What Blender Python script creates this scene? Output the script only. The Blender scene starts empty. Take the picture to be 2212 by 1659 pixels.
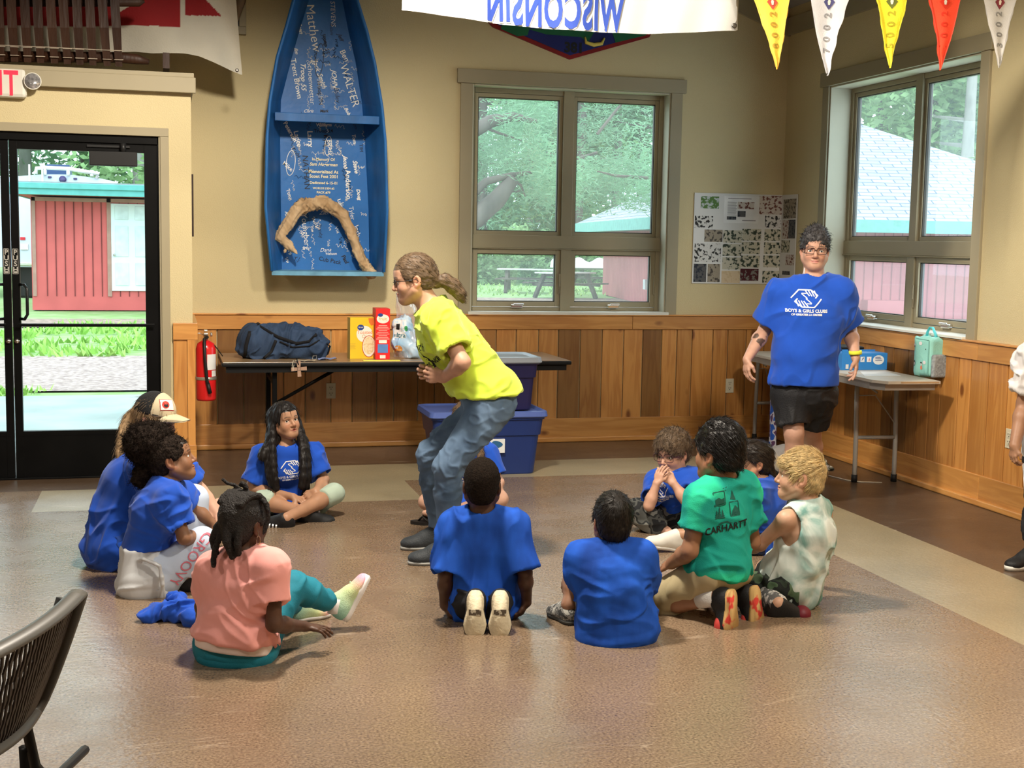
import bpy, bmesh, math, random
import numpy as np
from mathutils import Vector, Matrix, Quaternion
from mathutils.bvhtree import BVHTree
S = bpy.context.scene
COL = S.collection
random.seed(7)
RNG = np.random.default_rng(11)
# ------------------------------------------------------------------ camera
F_PX, YAW, PITCH, ROLL = 2827.34, .2583, .1075, .0178
CAMP = np.array([0.0, 0.0, 1.55])
def _axes():
    cy, sy = math.cos(YAW), math.sin(YAW)
    f = np.array([sy, cy, 0.]); r = np.array([cy, -sy, 0.]); u = np.array([0, 0, 1.])
    f2 = f*math.cos(PITCH) - u*math.sin(PITCH); u2 = u*math.cos(PITCH) + f*math.sin(PITCH)
    return r*math.cos(ROLL)+u2*math.sin(ROLL), u2*math.cos(ROLL)-r*math.sin(ROLL), f2
CR, CU, CF = _axes()
cd = bpy.data.cameras.new('camera'); cam = bpy.data.objects.new('camera', cd); COL.objects.link(cam)
cam.matrix_world = Matrix(((CR[0], CU[0], -CF[0], CAMP[0]), (CR[1], CU[1], -CF[1], CAMP[1]), (CR[2], CU[2], -CF[2], CAMP[2]), (0, 0, 0, 1)))
cd.sensor_fit = 'HORIZONTAL'; cd.sensor_width = 36; cd.lens = F_PX/2212*36; cd.clip_end = 300; cd.clip_start = .05
S.camera = cam
# ------------------------------------------------------------------ view, world, room lights
S.view_settings.view_transform = 'Standard'; S.view_settings.look = 'None'
S.view_settings.gamma = 1; S.view_settings.use_curve_mapping = False; S.view_settings.exposure = 0.14
W = bpy.data.worlds.new('overcast_sky'); S.world = W; W.use_nodes = True
nt = W.node_tree; bg = nt.nodes['Background']
tc = nt.nodes.new('ShaderNodeTexCoord'); sx = nt.nodes.new('ShaderNodeSeparateXYZ'); rp = nt.nodes.new('ShaderNodeValToRGB')
nt.links.new(tc.outputs['Generated'], sx.inputs[0]); nt.links.new(sx.outputs['Z'], rp.inputs[0]); nt.links.new(rp.outputs[0], bg.inputs[0])
rp.color_ramp.elements[0].color = (.68, .86, 1.0, 1); rp.color_ramp.elements[1].color = (.86, .95, 1, 1); bg.inputs[1].default_value = 4.2
def area(name, loc, size, power, color=(1, .9, .74), sy=None, tgt=None):
    l = bpy.data.lights.new(name, 'AREA'); l.energy = power; l.color = color; l.size = size
    if sy: l.shape = 'RECTANGLE'; l.size_y = sy
    o = bpy.data.objects.new(name, l); o.location = loc; COL.objects.link(o)
    if tgt is not None: o.rotation_euler = (Vector(tgt)-Vector(loc)).to_track_quat('-Z', 'Y').to_euler()
    return o
LAMPS = [((.75, 5.3, 3.8), 820, 167), ((2.9, 3.0, 3.75), 430, 168), ((.2, .8, 3.75), 150, 170), ((-3.2, 3.2, 3.6), 150, 170)]
for p, pw, an in LAMPS:   # wide shaded pendants, opening downwards
    l = bpy.data.lights.new('ceiling_lamp_light', 'SPOT'); l.energy = pw; l.color = (1, .90, .76); l.shadow_soft_size = .17; l.spot_size = math.radians(an); l.spot_blend = .30
    o = bpy.data.objects.new('ceiling_lamp_light', l); o.location = p; COL.objects.link(o)
# ------------------------------------------------------------------ helpers: points seen from the camera station
_fh = np.array([math.sin(YAW), math.cos(YAW), 0])
def ray(px, py): return CF + CR*(px-1106)/F_PX - CU*(py-829.5)/F_PX
def atf(px, py, z=0.):
    v = ray(px, py); return CAMP + v*((z-CAMP[2])/v[2])
def aty(px, py, y):
    v = ray(px, py); return CAMP + v*(y/v[1])
def atx(px, py, x):
    v = ray(px, py); return CAMP + v*(x/v[0])
def atd(px, py, D):
    v = ray(px, py); return CAMP + v*(D/(v@_fh))
def dfloor(px, py): return float(atf(px, py)@_fh)
# ------------------------------------------------------------------ tagging and linking
def tag(o, label=None, cat=None, group=None, kind=None):
    if label: o['label'] = label
    if cat: o['category'] = cat
    if group: o['group'] = group
    if kind: o['kind'] = kind
    return o
def empty(name, loc=(0, 0, 0), label=None, cat=None, group=None, rz=0):
    o = bpy.data.objects.new(name, None); o.location = loc; o.rotation_euler = (0, 0, rz); o.empty_display_size = .05
    COL.objects.link(o); return tag(o, label, cat, group)
def setpar(o, p):
    if p is not None: o.parent = p; o.matrix_parent_inverse = world_of(p).inverted()
def world_of(o):
    m = o.matrix_basis.copy()
    if o.parent is not None: return world_of(o.parent) @ o.matrix_parent_inverse @ m
    return m
def link(me, name, mat=None, parent=None, smooth=False, loc=None):
    o = bpy.data.objects.new(name, me); COL.objects.link(o)
    if mat is not None:
        for m in (mat if isinstance(mat, (list, tuple)) else [mat]): me.materials.append(m)
    if smooth is True and len(me.polygons): me.polygons.foreach_set('use_smooth', [True]*len(me.polygons))
    if loc is not None: o.location = loc
    setpar(o, parent)
    return o
class MB:
    """collects simple shapes in world space and links them as one mesh"""
    def __init__(s): s.v = []; s.f = []; s.m = []; s.sm = []; s.t = []; s.mi = 0; s.smooth = False; s.tone = None; s.uv = None
    def add(s, vs, fs):
        b = len(s.v); s.v += [tuple(map(float, v)) for v in vs]
        for f in fs: s.f.append([b+i for i in f]); s.m.append(s.mi); s.sm.append(s.smooth)
        s.t += [s.tone or (1, 0, 0, 1)]*len(vs); return s
    def box(s, lo, hi, ch=0, M=None):
        lo = np.minimum(lo, hi).astype(float), np.maximum(lo, hi).astype(float); a, b = lo
        if ch <= 0:
            P = [(x, y, z) for x in (a[0], b[0]) for y in (a[1], b[1]) for z in (a[2], b[2])]
            Fc = [(0, 1, 3, 2), (4, 6, 7, 5), (0, 4, 5, 1), (2, 3, 7, 6), (0, 2, 6, 4), (1, 5, 7, 3)]
            if M is not None: P = [tuple(M @ Vector(p)) for p in P]
            return s.add(P, Fc)
        bm = bmesh.new(); bmesh.ops.create_cube(bm, size=1)
        for v in bm.verts: v.co = Vector(((a[i]+b[i])/2 + v.co[i]*(b[i]-a[i]) for i in range(3)))
        bmesh.ops.bevel(bm, geom=bm.edges[:], offset=min(ch, .49*min(b-a)), segments=2, affect='EDGES', profile=.5)
        if M is not None: bmesh.ops.transform(bm, matrix=M, verts=bm.verts[:])
        s.bm(bm); return s
    def bm(s, bm):
        bm.verts.index_update(); s.add([v.co for v in bm.verts], [[v.index for v in f.verts] for f in bm.faces]); bm.free(); return s
    def tube(s, pts, r, n=8, caps=True, flat=None, closed=False):
        pts = [Vector(p) for p in pts]; k = len(pts)
        rs = r if isinstance(r, (list, tuple, np.ndarray)) else [r]*k
        ups = None; vs = []; pn = None
        o4 = math.pi/4 if n == 4 else 0; k4 = 1.35 if n == 4 else 1
        for i, p in enumerate(pts):
            if closed: t = pts[(i+1) % k]-pts[i-1]
            else: t = pts[min(i+1, k-1)]-pts[max(i-1, 0)]
            if t.length < 1e-9: t = Vector((0, 0, 1))
            t.normalize()
            if pn is None:
                a = flat if flat is not None else (Vector((0, 0, 1)) if abs(t.z) < .9 else Vector((1, 0, 0)))
                a = Vector(a)
            else: a = pn
            nrm = (a - t*a.dot(t)); nrm = nrm.normalized() if nrm.length > 1e-6 else t.orthogonal().normalized(); pn = nrm; bn = t.cross(nrm)
            rr = rs[i]; ra, rb = rr if isinstance(rr, tuple) else (rr, rr)
            for j in range(n):
                an = 2*math.pi*j/n+o4; vs.append(p + nrm*(ra*k4*math.cos(an)) + bn*(rb*k4*math.sin(an)))
        fs = []
        for i in range(k if closed else k-1):
            for j in range(n):
                q = (i+1) % k; fs.append((i*n+j, i*n+(j+1) % n, q*n+(j+1) % n, q*n+j))
        if caps and not closed: fs.append(tuple(range(n))[::-1]); fs.append(tuple((k-1)*n+j for j in range(n)))
        sm = s.smooth; s.smooth = n > 5; s.add(vs, fs); s.smooth = sm; return s
    def cyl(s, a, b, r, n=20, r2=None): return s.tube([a, b], [r, r2 if r2 is not None else r], n=n)
    def prism(s, pts2, z0, z1, M=None):
        """polygon pts2 (x,y) extruded between z0 and z1 in a local frame M"""
        n = len(pts2); P = [Vector((x, y, z0)) for x, y in pts2]+[Vector((x, y, z1)) for x, y in pts2]
        if M is not None: P = [M @ p for p in P]
        fs = [tuple(range(n))[::-1], tuple(range(n, 2*n))]+[(i, (i+1) % n, n+(i+1) % n, n+i) for i in range(n)]
        return s.add(P, fs)
    def quad(s, a, b, c, d): return s.add([a, b, c, d], [(0, 1, 2, 3)])
    def lathe(s, prof, c=(0, 0, 0), n=24, M=None):
        vs = []; k = len(prof)
        for r, z in prof:
            for j in range(n):
                a = 2*math.pi*j/n; p = Vector((r*math.cos(a), r*math.sin(a), z)); vs.append((M @ p if M is not None else p)+Vector(c))
        fs = [(i*n+j, i*n+(j+1) % n, (i+1)*n+(j+1) % n, (i+1)*n+j) for i in range(k-1) for j in range(n)]
        fs += [tuple(range(n))[::-1], tuple((k-1)*n+j for j in range(n))]
        sm = s.smooth; s.smooth = True; s.add(vs, fs); s.smooth = sm; return s
    def grid(s, fn, nu, nv, closed_u=False):
        vs = [fn(i/(nu if closed_u else nu-1), j/(nv-1)) for i in range(nu) for j in range(nv)]
        fs = [(i*nv+j, ((i+1) % nu)*nv+j, ((i+1) % nu)*nv+j+1, i*nv+j+1) for i in range(nu if closed_u else nu-1) for j in range(nv-1)]
        sm = s.smooth; s.smooth = True; s.add(vs, fs); s.smooth = sm; return s
    def build(s, name, mat, parent=None, kind=None, label=None, cat=None, group=None):
        me = bpy.data.meshes.new(name); me.from_pydata(s.v, [], s.f); me.update()
        if any(s.m): me.polygons.foreach_set('material_index', s.m)
        if any(s.sm): me.polygons.foreach_set('use_smooth', s.sm)
        if any(t != (1, 0, 0, 1) for t in s.t):
            a = me.color_attributes.new('tone', 'FLOAT_COLOR', 'POINT'); a.data.foreach_set('color', np.array(s.t, dtype=np.float32).ravel())
        o = link(me, name, mat, parent); return tag(o, label, cat, group, kind)
# ------------------------------------------------------------------ materials
_M = {}
def mat(name, c, rough=.6, metal=0, var=.12, vs=6, bump=0, bs=60, spec=.3, emit=0, coat=0, sheen=0, attr=None, stretch=(1, 1, 1), c2=None, alpha=None, detail=3, trans=0):
    if name in _M: return _M[name]
    m = bpy.data.materials.new(name); m.use_nodes = True; N = m.node_tree.nodes; L = m.node_tree.links; b = N['Principled BSDF']
    b.inputs['Roughness'].default_value = rough; b.inputs['Metallic'].default_value = metal
    b.inputs['Specular IOR Level'].default_value = spec
    if coat: b.inputs['Coat Weight'].default_value = coat; b.inputs['Coat Roughness'].default_value = .12
    if sheen: b.inputs['Sheen Weight'].default_value = sheen
    if trans: b.inputs['Transmission Weight'].default_value = trans
    tc = N.new('ShaderNodeTexCoord'); mp = N.new('ShaderNodeMapping'); mp.inputs['Scale'].default_value = stretch
    L.new(tc.outputs['Object'], mp.inputs[0])
    n = N.new('ShaderNodeTexNoise'); n.inputs['Scale'].default_value = vs; n.inputs['Detail'].default_value = detail; L.new(mp.outputs[0], n.inputs[0])
    rp = N.new('ShaderNodeMapRange'); rp.inputs[1].default_value = .3; rp.inputs[2].default_value = .7
    L.new(n.outputs['Fac'], rp.inputs[0])
    mx = N.new('ShaderNodeMix'); mx.data_type = 'RGBA'
    c = tuple(c); lo = c2 if c2 else tuple(x*(1-var) for x in c); hi = c if c2 else tuple(min(1, x*(1+var)) for x in c)
    mx.inputs[6].default_value = (*lo, 1); mx.inputs[7].default_value = (*hi, 1); L.new(rp.outputs[0], mx.inputs[0])
    out = mx.outputs[2]
    if attr:
        at = N.new('ShaderNodeAttribute'); at.attribute_name = attr; m2 = N.new('ShaderNodeMix'); m2.data_type = 'RGBA'; m2.blend_type = 'MULTIPLY'; m2.inputs[0].default_value = 1
        L.new(out, m2.inputs[6]); L.new(at.outputs['Color'], m2.inputs[7]); out = m2.outputs[2]
    L.new(out, b.inputs['Base Color'])
    if bump:
        n2 = N.new('ShaderNodeTexNoise'); n2.inputs['Scale'].default_value = bs; n2.inputs['Detail'].default_value = 4; L.new(mp.outputs[0], n2.inputs[0])
        bp = N.new('ShaderNodeBump'); bp.inputs['Strength'].default_value = bump; bp.inputs['Distance'].default_value = .01; L.new(n2.outputs['Fac'], bp.inputs['Height']); L.new(bp.outputs[0], b.inputs['Normal'])
    if emit: L.new(out, b.inputs['Emission Color']); b.inputs['Emission Strength'].default_value = emit
    if alpha is not None: b.inputs['Alpha'].default_value = alpha
    _M[name] = m; return m
def wood(name, c1, c2, axis, knots=True, rough=.38, scale=1.0, coat=.25):
    if name in _M: return _M[name]
    m = bpy.data.materials.new(name); m.use_nodes = True; N = m.node_tree.nodes; L = m.node_tree.links; b = N['Principled BSDF']
    b.inputs['Roughness'].default_value = rough; b.inputs['Coat Weight'].default_value = coat; b.inputs['Coat Roughness'].default_value = .2
    tc = N.new('ShaderNodeTexCoord'); at = N.new('ShaderNodeAttribute'); at.attribute_name = 'tone'
    sp = N.new('ShaderNodeSeparateColor'); L.new(at.outputs['Color'], sp.inputs[0])
    off = N.new('ShaderNodeCombineXYZ'); k = N.new('ShaderNodeMath'); k.operation = 'MULTIPLY'; k.inputs[1].default_value = 37.0; L.new(sp.outputs[1], k.inputs[0])
    for i in range(3): L.new(k.outputs[0], off.inputs[i])
    ad = N.new('ShaderNodeVectorMath'); ad.operation = 'ADD'; L.new(tc.outputs['Object'], ad.inputs[0]); L.new(off.outputs[0], ad.inputs[1])
    mp = N.new('ShaderNodeMapping'); sc = [9*scale]*3; sc[axis] = .8*scale; mp.inputs['Scale'].default_value = sc; L.new(ad.outputs[0], mp.inputs[0])
    n = N.new('ShaderNodeTexNoise'); n.inputs['Scale'].default_value = 1.6; n.inputs['Detail'].default_value = 4; n.inputs['Distortion'].default_value = .6; L.new(mp.outputs[0], n.inputs[0])
    sn = N.new('ShaderNodeMath'); sn.operation = 'MULTIPLY'; sn.inputs[1].default_value = 26; L.new(n.outputs['Fac'], sn.inputs[0])
    s2 = N.new('ShaderNodeMath'); s2.operation = 'SINE'; L.new(sn.outputs[0], s2.inputs[0])
    mr = N.new('ShaderNodeMapRange'); mr.inputs[1].default_value = -1; mr.inputs[2].default_value = 1.0; mr.inputs[3].default_value = .15; L.new(s2.outputs[0], mr.inputs[0])
    nb = N.new('ShaderNodeTexNoise'); nb.inputs['Scale'].default_value = 2.2; L.new(ad.outputs[0], nb.inputs[0])
    av = N.new('ShaderNodeMath'); av.operation = 'MULTIPLY'; L.new(mr.outputs[0], av.inputs[0]); L.new(nb.outputs['Fac'], av.inputs[1])
    mx = N.new('ShaderNodeMix'); mx.data_type = 'RGBA'; mx.inputs[6].default_value = (*c1, 1); mx.inputs[7].default_value = (*c2, 1); L.new(av.outputs[0], mx.inputs[0])
    out = mx.outputs[2]
    if knots:
        mk = N.new('ShaderNodeMapping'); ks = [4.6*scale]*3; ks[axis] = 2.3*scale; mk.inputs['Scale'].default_value = ks; L.new(ad.outputs[0], mk.inputs[0])
        vo = N.new('ShaderNodeTexVoronoi'); vo.inputs['Scale'].default_value = 1; L.new(mk.outputs[0], vo.inputs[0])
        kr = N.new('ShaderNodeMapRange'); kr.inputs[1].default_value = .06; kr.inputs[2].default_value = .13; kr.inputs[3].default_value = 0.85; kr.inputs[4].default_value = 0; L.new(vo.outputs['Distance'], kr.inputs[0])
        m3 = N.new('ShaderNodeMix'); m3.data_type = 'RGBA'; m3.inputs[7].default_value = (c2[0]*.35, c2[1]*.22, c2[2]*.2, 1); L.new(out, m3.inputs[6]); L.new(kr.outputs[0], m3.inputs[0]); out = m3.outputs[2]
    tn = N.new('ShaderNodeMix'); tn.data_type = 'RGBA'; tn.blend_type = 'MULTIPLY'; tn.inputs[0].default_value = 1
    cc = N.new('ShaderNodeCombineColor')
    for i in range(3): L.new(sp.outputs[0], cc.inputs[i])
    L.new(out, tn.inputs[6]); L.new(cc.outputs[0], tn.inputs[7]); L.new(tn.outputs[2], b.inputs['Base Color'])
    _M[name] = m; return m
def glass(name, tint=(.93, .97, .95), haze=.05, refl=.06):
    m = bpy.data.materials.new(name); m.use_nodes = True; N = m.node_tree.nodes; L = m.node_tree.links; N.remove(N['Principled BSDF'])
    t = N.new('ShaderNodeBsdfTransparent'); t.inputs[0].default_value = (*tint, 1); g = N.new('ShaderNodeBsdfGlossy'); g.inputs['Roughness'].default_value = .02
    d = N.new('ShaderNodeBsdfDiffuse'); d.inputs[0].default_value = (.8, .9, .88, 1)
    lw = N.new('ShaderNodeLayerWeight'); lw.inputs[0].default_value = .5; p5 = N.new('ShaderNodeMath'); p5.operation = 'POWER'; p5.inputs[1].default_value = 5; L.new(lw.outputs['Facing'], p5.inputs[0])
    fr = N.new('ShaderNodeMath'); fr.operation = 'MULTIPLY_ADD'; fr.inputs[1].default_value = .8; fr.inputs[2].default_value = .04; L.new(p5.outputs[0], fr.inputs[0])
    m1 = N.new('ShaderNodeMixShader'); L.new(fr.outputs[0], m1.inputs[0]); L.new(t.outputs[0], m1.inputs[1]); L.new(g.outputs[0], m1.inputs[2])
    tr = N.new('ShaderNodeBsdfTranslucent'); tr.inputs[0].default_value = (.9, .95, .93, 1)
    m2 = N.new('ShaderNodeMixShader'); m2.inputs[0].default_value = haze; L.new(m1.outputs[0], m2.inputs[1]); L.new(tr.outputs[0], m2.inputs[2])
    L.new(m2.outputs[0], N['Material Output'].inputs[0]); return m
# ------------------------------------------------------------------ lettering
_txc = {}
def text_mesh(s, size=1.0, bold=0.0, font_shear=0, align='CENTER', space=1.0):
    """flat lettering mesh arrays (verts Nx2, faces) from Blender's own font"""
    k = (s, size, bold, font_shear, align, space)
    if k in _txc: return _txc[k]
    cu = bpy.data.curves.new('lettering', 'FONT'); cu.body = s; cu.size = size; cu.align_x = align; cu.align_y = 'CENTER'; cu.offset = bold; cu.shear = font_shear; cu.space_character = space
    cu.resolution_u = 3
    o = bpy.data.objects.new('lettering', cu); COL.objects.link(o)
    dg = bpy.context.evaluated_depsgraph_get(); me = bpy.data.meshes.new_from_object(o.evaluated_get(dg))
    bpy.data.objects.remove(o); bpy.data.curves.remove(cu)
    v = np.array([tuple(x.co)[:2] for x in me.vertices]) if len(me.vertices) else np.zeros((0, 2)); f = [tuple(p.vertices) for p in me.polygons]; bpy.data.meshes.remove(me)
    _txc[k] = (v, f); return v, f
def flat_text(mb, s, size, O, ux, uy, off=0.0, **kw):
    """adds lettering into MB mb: origin O, axes ux, uy"""
    v, f = text_mesh(s, size, **kw); O = np.array(O, float); ux = np.array(ux, float); uy = np.array(uy, float); n = np.cross(ux, uy)
    mb.add([O+ux*a+uy*b+n*off for a, b in v], f)
def fit_text(mb, s, w, h, O, ux, uy, off=0.0, **kw):
    v, f = text_mesh(s, 1.0, **kw); lo, hi = v.min(0), v.max(0); k = (w/(hi[0]-lo[0]), (h or w/(hi[0]-lo[0])*(hi[1]-lo[1]))/(hi[1]-lo[1])); c = (lo+hi)/2; O = np.array(O, float); ux = np.array(ux, float); uy = np.array(uy, float); n = np.cross(ux, uy)
    mb.add([O+ux*(a-c[0])*k[0]+uy*(b-c[1])*k[1]+n*off for a, b in v], f)
def tess(v, f, step):
    """cuts flat lettering into small cells so that it can follow curved cloth"""
    bm = bmesh.new(); vs = [bm.verts.new((x, y, 0)) for x, y in v]
    for q in f:
        try: bm.faces.new([vs[i] for i in q])
        except ValueError: pass
    xs = [p[0] for p in v]; ys = [p[1] for p in v]
    for ax, lo, hi in ((0, min(xs), max(xs)), (1, min(ys), max(ys))):
        for i in range(1, int((hi-lo)/step)+1):
            g = bm.verts[:]+bm.edges[:]+bm.faces[:]; co = [0, 0, 0]; co[ax] = lo+i*step; no = [0, 0, 0]; no[ax] = 1; bmesh.ops.bisect_plane(bm, geom=g, plane_co=co, plane_no=no)
    bm.verts.index_update(); V = [(q.co.x, q.co.y) for q in bm.verts]; F = [tuple(q.index for q in p.verts) for p in bm.faces]; bm.free(); return V, F
def project_decal(pts2, faces, O, ux, uy, tgt_bvh, eps=.0022, sub=None):
    """drops a flat decal along its normal onto a surface and keeps it just above it"""
    O = Vector(O); ux = Vector(ux); uy = Vector(uy); n = ux.cross(uy).normalized(); vs = []; ok = []
    for a, b in pts2:
        p = O+ux*float(a)+uy*float(b); h = tgt_bvh.ray_cast(p+n*.35, -n, .8)
        if h[0] is None: vs.append(p); ok.append(False)
        else: vs.append(h[0]+h[1]*eps if h[1].dot(n) > 0 else h[0]+n*eps); ok.append(True)
    return vs, [f for f in faces if all(ok[i] for i in f)]
def poly_tess(poly, step=.012):
    """triangulate a 2-D polygon with an even grid of inner points so that it can follow curved cloth"""
    bm = bmesh.new(); vs = [bm.verts.new((x, y, 0)) for x, y in poly]; bm.faces.new(vs)
    xs = [p[0] for p in poly]; ys = [p[1] for p in poly]
    for i in range(int((max(xs)-min(xs))/step)):
        g = bm.verts[:]+bm.edges[:]+bm.faces[:]; bmesh.ops.bisect_plane(bm, geom=g, plane_co=(min(xs)+(i+1)*step, 0, 0), plane_no=(1, 0, 0))
    for i in range(int((max(ys)-min(ys))/step)):
        g = bm.verts[:]+bm.edges[:]+bm.faces[:]; bmesh.ops.bisect_plane(bm, geom=g, plane_co=(0, min(ys)+(i+1)*step, 0), plane_no=(0, 1, 0))
    bm.verts.index_update(); v = [(q.co.x, q.co.y) for q in bm.verts]; f = [tuple(q.index for q in p.verts) for p in bm.faces]; bm.free(); return v, f
def decal_obj(name, items, bvh, O, ux, uy, m, parent, eps=.0022):
    """items: list of (pts2, faces)"""
    mb = MB()
    for p, f in items:
        v, ff = project_decal(p, f, O, ux, uy, bvh, eps)
        used = sorted({i for q in ff for i in q}); mp = {i: k for k, i in enumerate(used)}
        mb.add([v[i] for i in used], [tuple(mp[i] for i in q) for q in ff])
    if mb.f: return mb.build(name, m, parent)
def bvh_of(o):
    M = world_of(o); me = o.data
    return BVHTree.FromPolygons([M @ v.co for v in me.vertices], [tuple(p.vertices) for p in me.polygons])
# ------------------------------------------------------------------ implicit shapes -> one continuous mesh
def _v(p): return np.asarray(p, dtype=np.float64)
def unit(v):
    v = _v(v); return v/max(1e-9, np.linalg.norm(v))
def frame(fwd, up=(0, 0, 1)):
    f = unit(fwd); u = _v(up)-f*np.dot(up, f); u = unit(u); r = np.cross(f, u); return np.stack([r, f, u])   # rows: right, forward, up
class SDF:
    def __init__(s): s.p = []
    def _add(s, lo, hi, fn, op, k): s.p.append((_v(lo), _v(hi), fn, op, k)); return s
    def cone(s, a, b, ra, rb=None, k=.02, op='u'):
        a, b = _v(a), _v(b); rb = ra if rb is None else rb; ab = b-a; L2 = max(1e-9, ab@ab); R = max(ra, rb)
        def fn(X, Y, Z):
            x, y, z = X-a[0], Y-a[1], Z-a[2]; t = np.clip((x*ab[0]+y*ab[1]+z*ab[2])/L2, 0, 1)
            return np.sqrt((x-t*ab[0])**2+(y-t*ab[1])**2+(z-t*ab[2])**2)-(ra+(rb-ra)*t)
        return s._add(np.minimum(a, b)-R, np.maximum(a, b)+R, fn, op, k)
    def ell(s, c, r, M=None, k=.02, op='u'):
        c, r = _v(c), _v(r); M = np.eye(3) if M is None else _v(M); R = np.abs(M.T) @ r
        def fn(X, Y, Z):
            x, y, z = X-c[0], Y-c[1], Z-c[2]; q = [M[i, 0]*x+M[i, 1]*y+M[i, 2]*z for i in range(3)]
            k0 = np.sqrt((q[0]/r[0])**2+(q[1]/r[1])**2+(q[2]/r[2])**2); k1 = np.sqrt((q[0]/r[0]**2)**2+(q[1]/r[1]**2)**2+(q[2]/r[2]**2)**2)
            return k0*(k0-1)/np.maximum(k1, 1e-6)
        return s._add(c-R, c+R, fn, op, k)
    def econe(s, a, b, wa, da, wb, db, xd, k=.02, op='u'):
        """tapered limb of elliptic section: half width along xd, half depth across it"""
        a, b = _v(a), _v(b); ab = b-a; L = np.linalg.norm(ab); ax = ab/L; x_ = unit(_v(xd)-ax*(_v(xd)@ax)); y_ = np.cross(ax, x_); R = max(wa, da, wb, db)
        def fn(X, Y, Z):
            x, y, z = X-a[0], Y-a[1], Z-a[2]; h = x*ax[0]+y*ax[1]+z*ax[2]; t = np.clip(h/L, 0, 1); w = wa+(wb-wa)*t; d = da+(db-da)*t; m = np.minimum(w, d)
            u = (x*x_[0]+y*x_[1]+z*x_[2])/w; v = (x*y_[0]+y*y_[1]+z*y_[2])/d; e = (h-t*L)/m
            q = np.sqrt(u*u+v*v+e*e); return (q-1)*m
        return s._add(np.minimum(a, b)-R, np.maximum(a, b)+R, fn, op, k)
    def box(s, c, h, M=None, rd=.005, k=.01, op='u'):
        c, h = _v(c), _v(h); M = np.eye(3) if M is None else _v(M); R = np.abs(M.T) @ h
        def fn(X, Y, Z):
            x, y, z = X-c[0], Y-c[1], Z-c[2]; q = [np.abs(M[i, 0]*x+M[i, 1]*y+M[i, 2]*z)-(h[i]-rd) for i in range(3)]
            o = np.sqrt(np.maximum(q[0], 0)**2+np.maximum(q[1], 0)**2+np.maximum(q[2], 0)**2); return o+np.minimum(np.maximum(q[0], np.maximum(q[1], q[2])), 0)-rd
        return s._add(c-R, c+R, fn, op, k)
    def sleeve(s, a, b, ra, rb, e, dd, k=.07, wall=.013, deep=.05):
        """open-ended cloth tube a-b cut square at e (axis dd) and hollow near its mouth"""
        a, b, e, dd = _v(a), _v(b), _v(e), _v(dd); ab = b-a; L2 = max(1e-9, ab@ab); R = max(ra, rb)
        def fn(X, Y, Z):
            x, y, z = X-a[0], Y-a[1], Z-a[2]; t = np.clip((x*ab[0]+y*ab[1]+z*ab[2])/L2, 0, 1); d = np.sqrt((x-t*ab[0])**2+(y-t*ab[1])**2+(z-t*ab[2])**2)-(ra+(rb-ra)*t)
            x, y, z = X-e[0], Y-e[1], Z-e[2]; h = x*dd[0]+y*dd[1]+z*dd[2]; rad = np.sqrt(np.maximum(x*x+y*y+z*z-h*h, 0)); inner = np.maximum(rad-(rb-wall), -h-deep)
            return np.maximum(np.maximum(d, h), -inner)
        return s._add(np.minimum(a, b)-R, np.maximum(a, b)+R, fn, 'u', k)
    def chain(s, pts, rs, k=.02, op='u'):
        for i in range(len(pts)-1): s.cone(pts[i], pts[i+1], rs[i], rs[i+1], k if i == 0 else min(k, .012), op)
        return s
    def bounds(s):
        u = [p for p in s.p if p[3] == 'u']; return np.min([p[0] for p in u], 0), np.max([p[1] for p in u], 0)
    def grid(s, lo, hi, h):
        n = np.ceil((hi-lo)/h).astype(int)+1; ax = [(lo[i]+h*np.arange(n[i])).astype(np.float32) for i in range(3)]
        D = np.full(n, .06, np.float32)
        for a, b, fn, op, k in s.p:
            pad = k+.03+h; i0 = np.maximum(0, np.floor((a-pad-lo)/h).astype(int)); i1 = np.minimum(n, np.ceil((b+pad-lo)/h).astype(int)+1)
            if (i1 <= i0).any(): continue
            X = ax[0][i0[0]:i1[0], None, None]; Y = ax[1][None, i0[1]:i1[1], None]; Z = ax[2][None, None, i0[2]:i1[2]]
            d = fn(X, Y, Z).astype(np.float32); V = D[i0[0]:i1[0], i0[1]:i1[1], i0[2]:i1[2]]
            if op == 'u':
                hh = np.maximum(k-np.abs(V-d), 0)/k; V[...] = np.minimum(V, d)-hh*hh*k*.25
            elif op == 's':
                d = -d; hh = np.maximum(k-np.abs(V-d), 0)/k; V[...] = np.maximum(V, d)+hh*hh*k*.25
        return D
    def mesh(s, h, lo=None, hi=None):
        b = s.bounds(); lo = b[0]-3*h if lo is None else _v(lo); hi = b[1]+3*h if hi is None else _v(hi)
        return nets(s.grid(lo, hi, h), lo, h)
    def mesh_multi(s, h, spots):
        V, Fc = s.mesh(h)
        for c, r, h2 in spots:
            c = _v(c); cen = V[Fc].mean(1); Fc = Fc[np.linalg.norm(cen-c, axis=1) > r-h*.9]
        VV = [V]; FF = [Fc]; n = len(V)
        for c, r, h2 in spots:
            c = _v(c); v, f = s.mesh(h2, c-r-3*h2, c+r+3*h2)
            if not len(f): continue
            f = f[np.linalg.norm(v[f].mean(1)-c, axis=1) < r]; VV.append(v); FF.append(f+n); n += len(v)
        return compact(np.concatenate(VV), np.concatenate(FF))
def compact(V, Fc):
    u, inv = np.unique(Fc, return_inverse=True); return V[u], inv.reshape(Fc.shape)
_CO = np.array([(i, j, k) for i in (0, 1) for j in (0, 1) for k in (0, 1)])
_ED = [(0, 4), (1, 5), (2, 6), (3, 7), (0, 2), (1, 3), (4, 6), (5, 7), (0, 1), (2, 3), (4, 5), (6, 7)]
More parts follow.
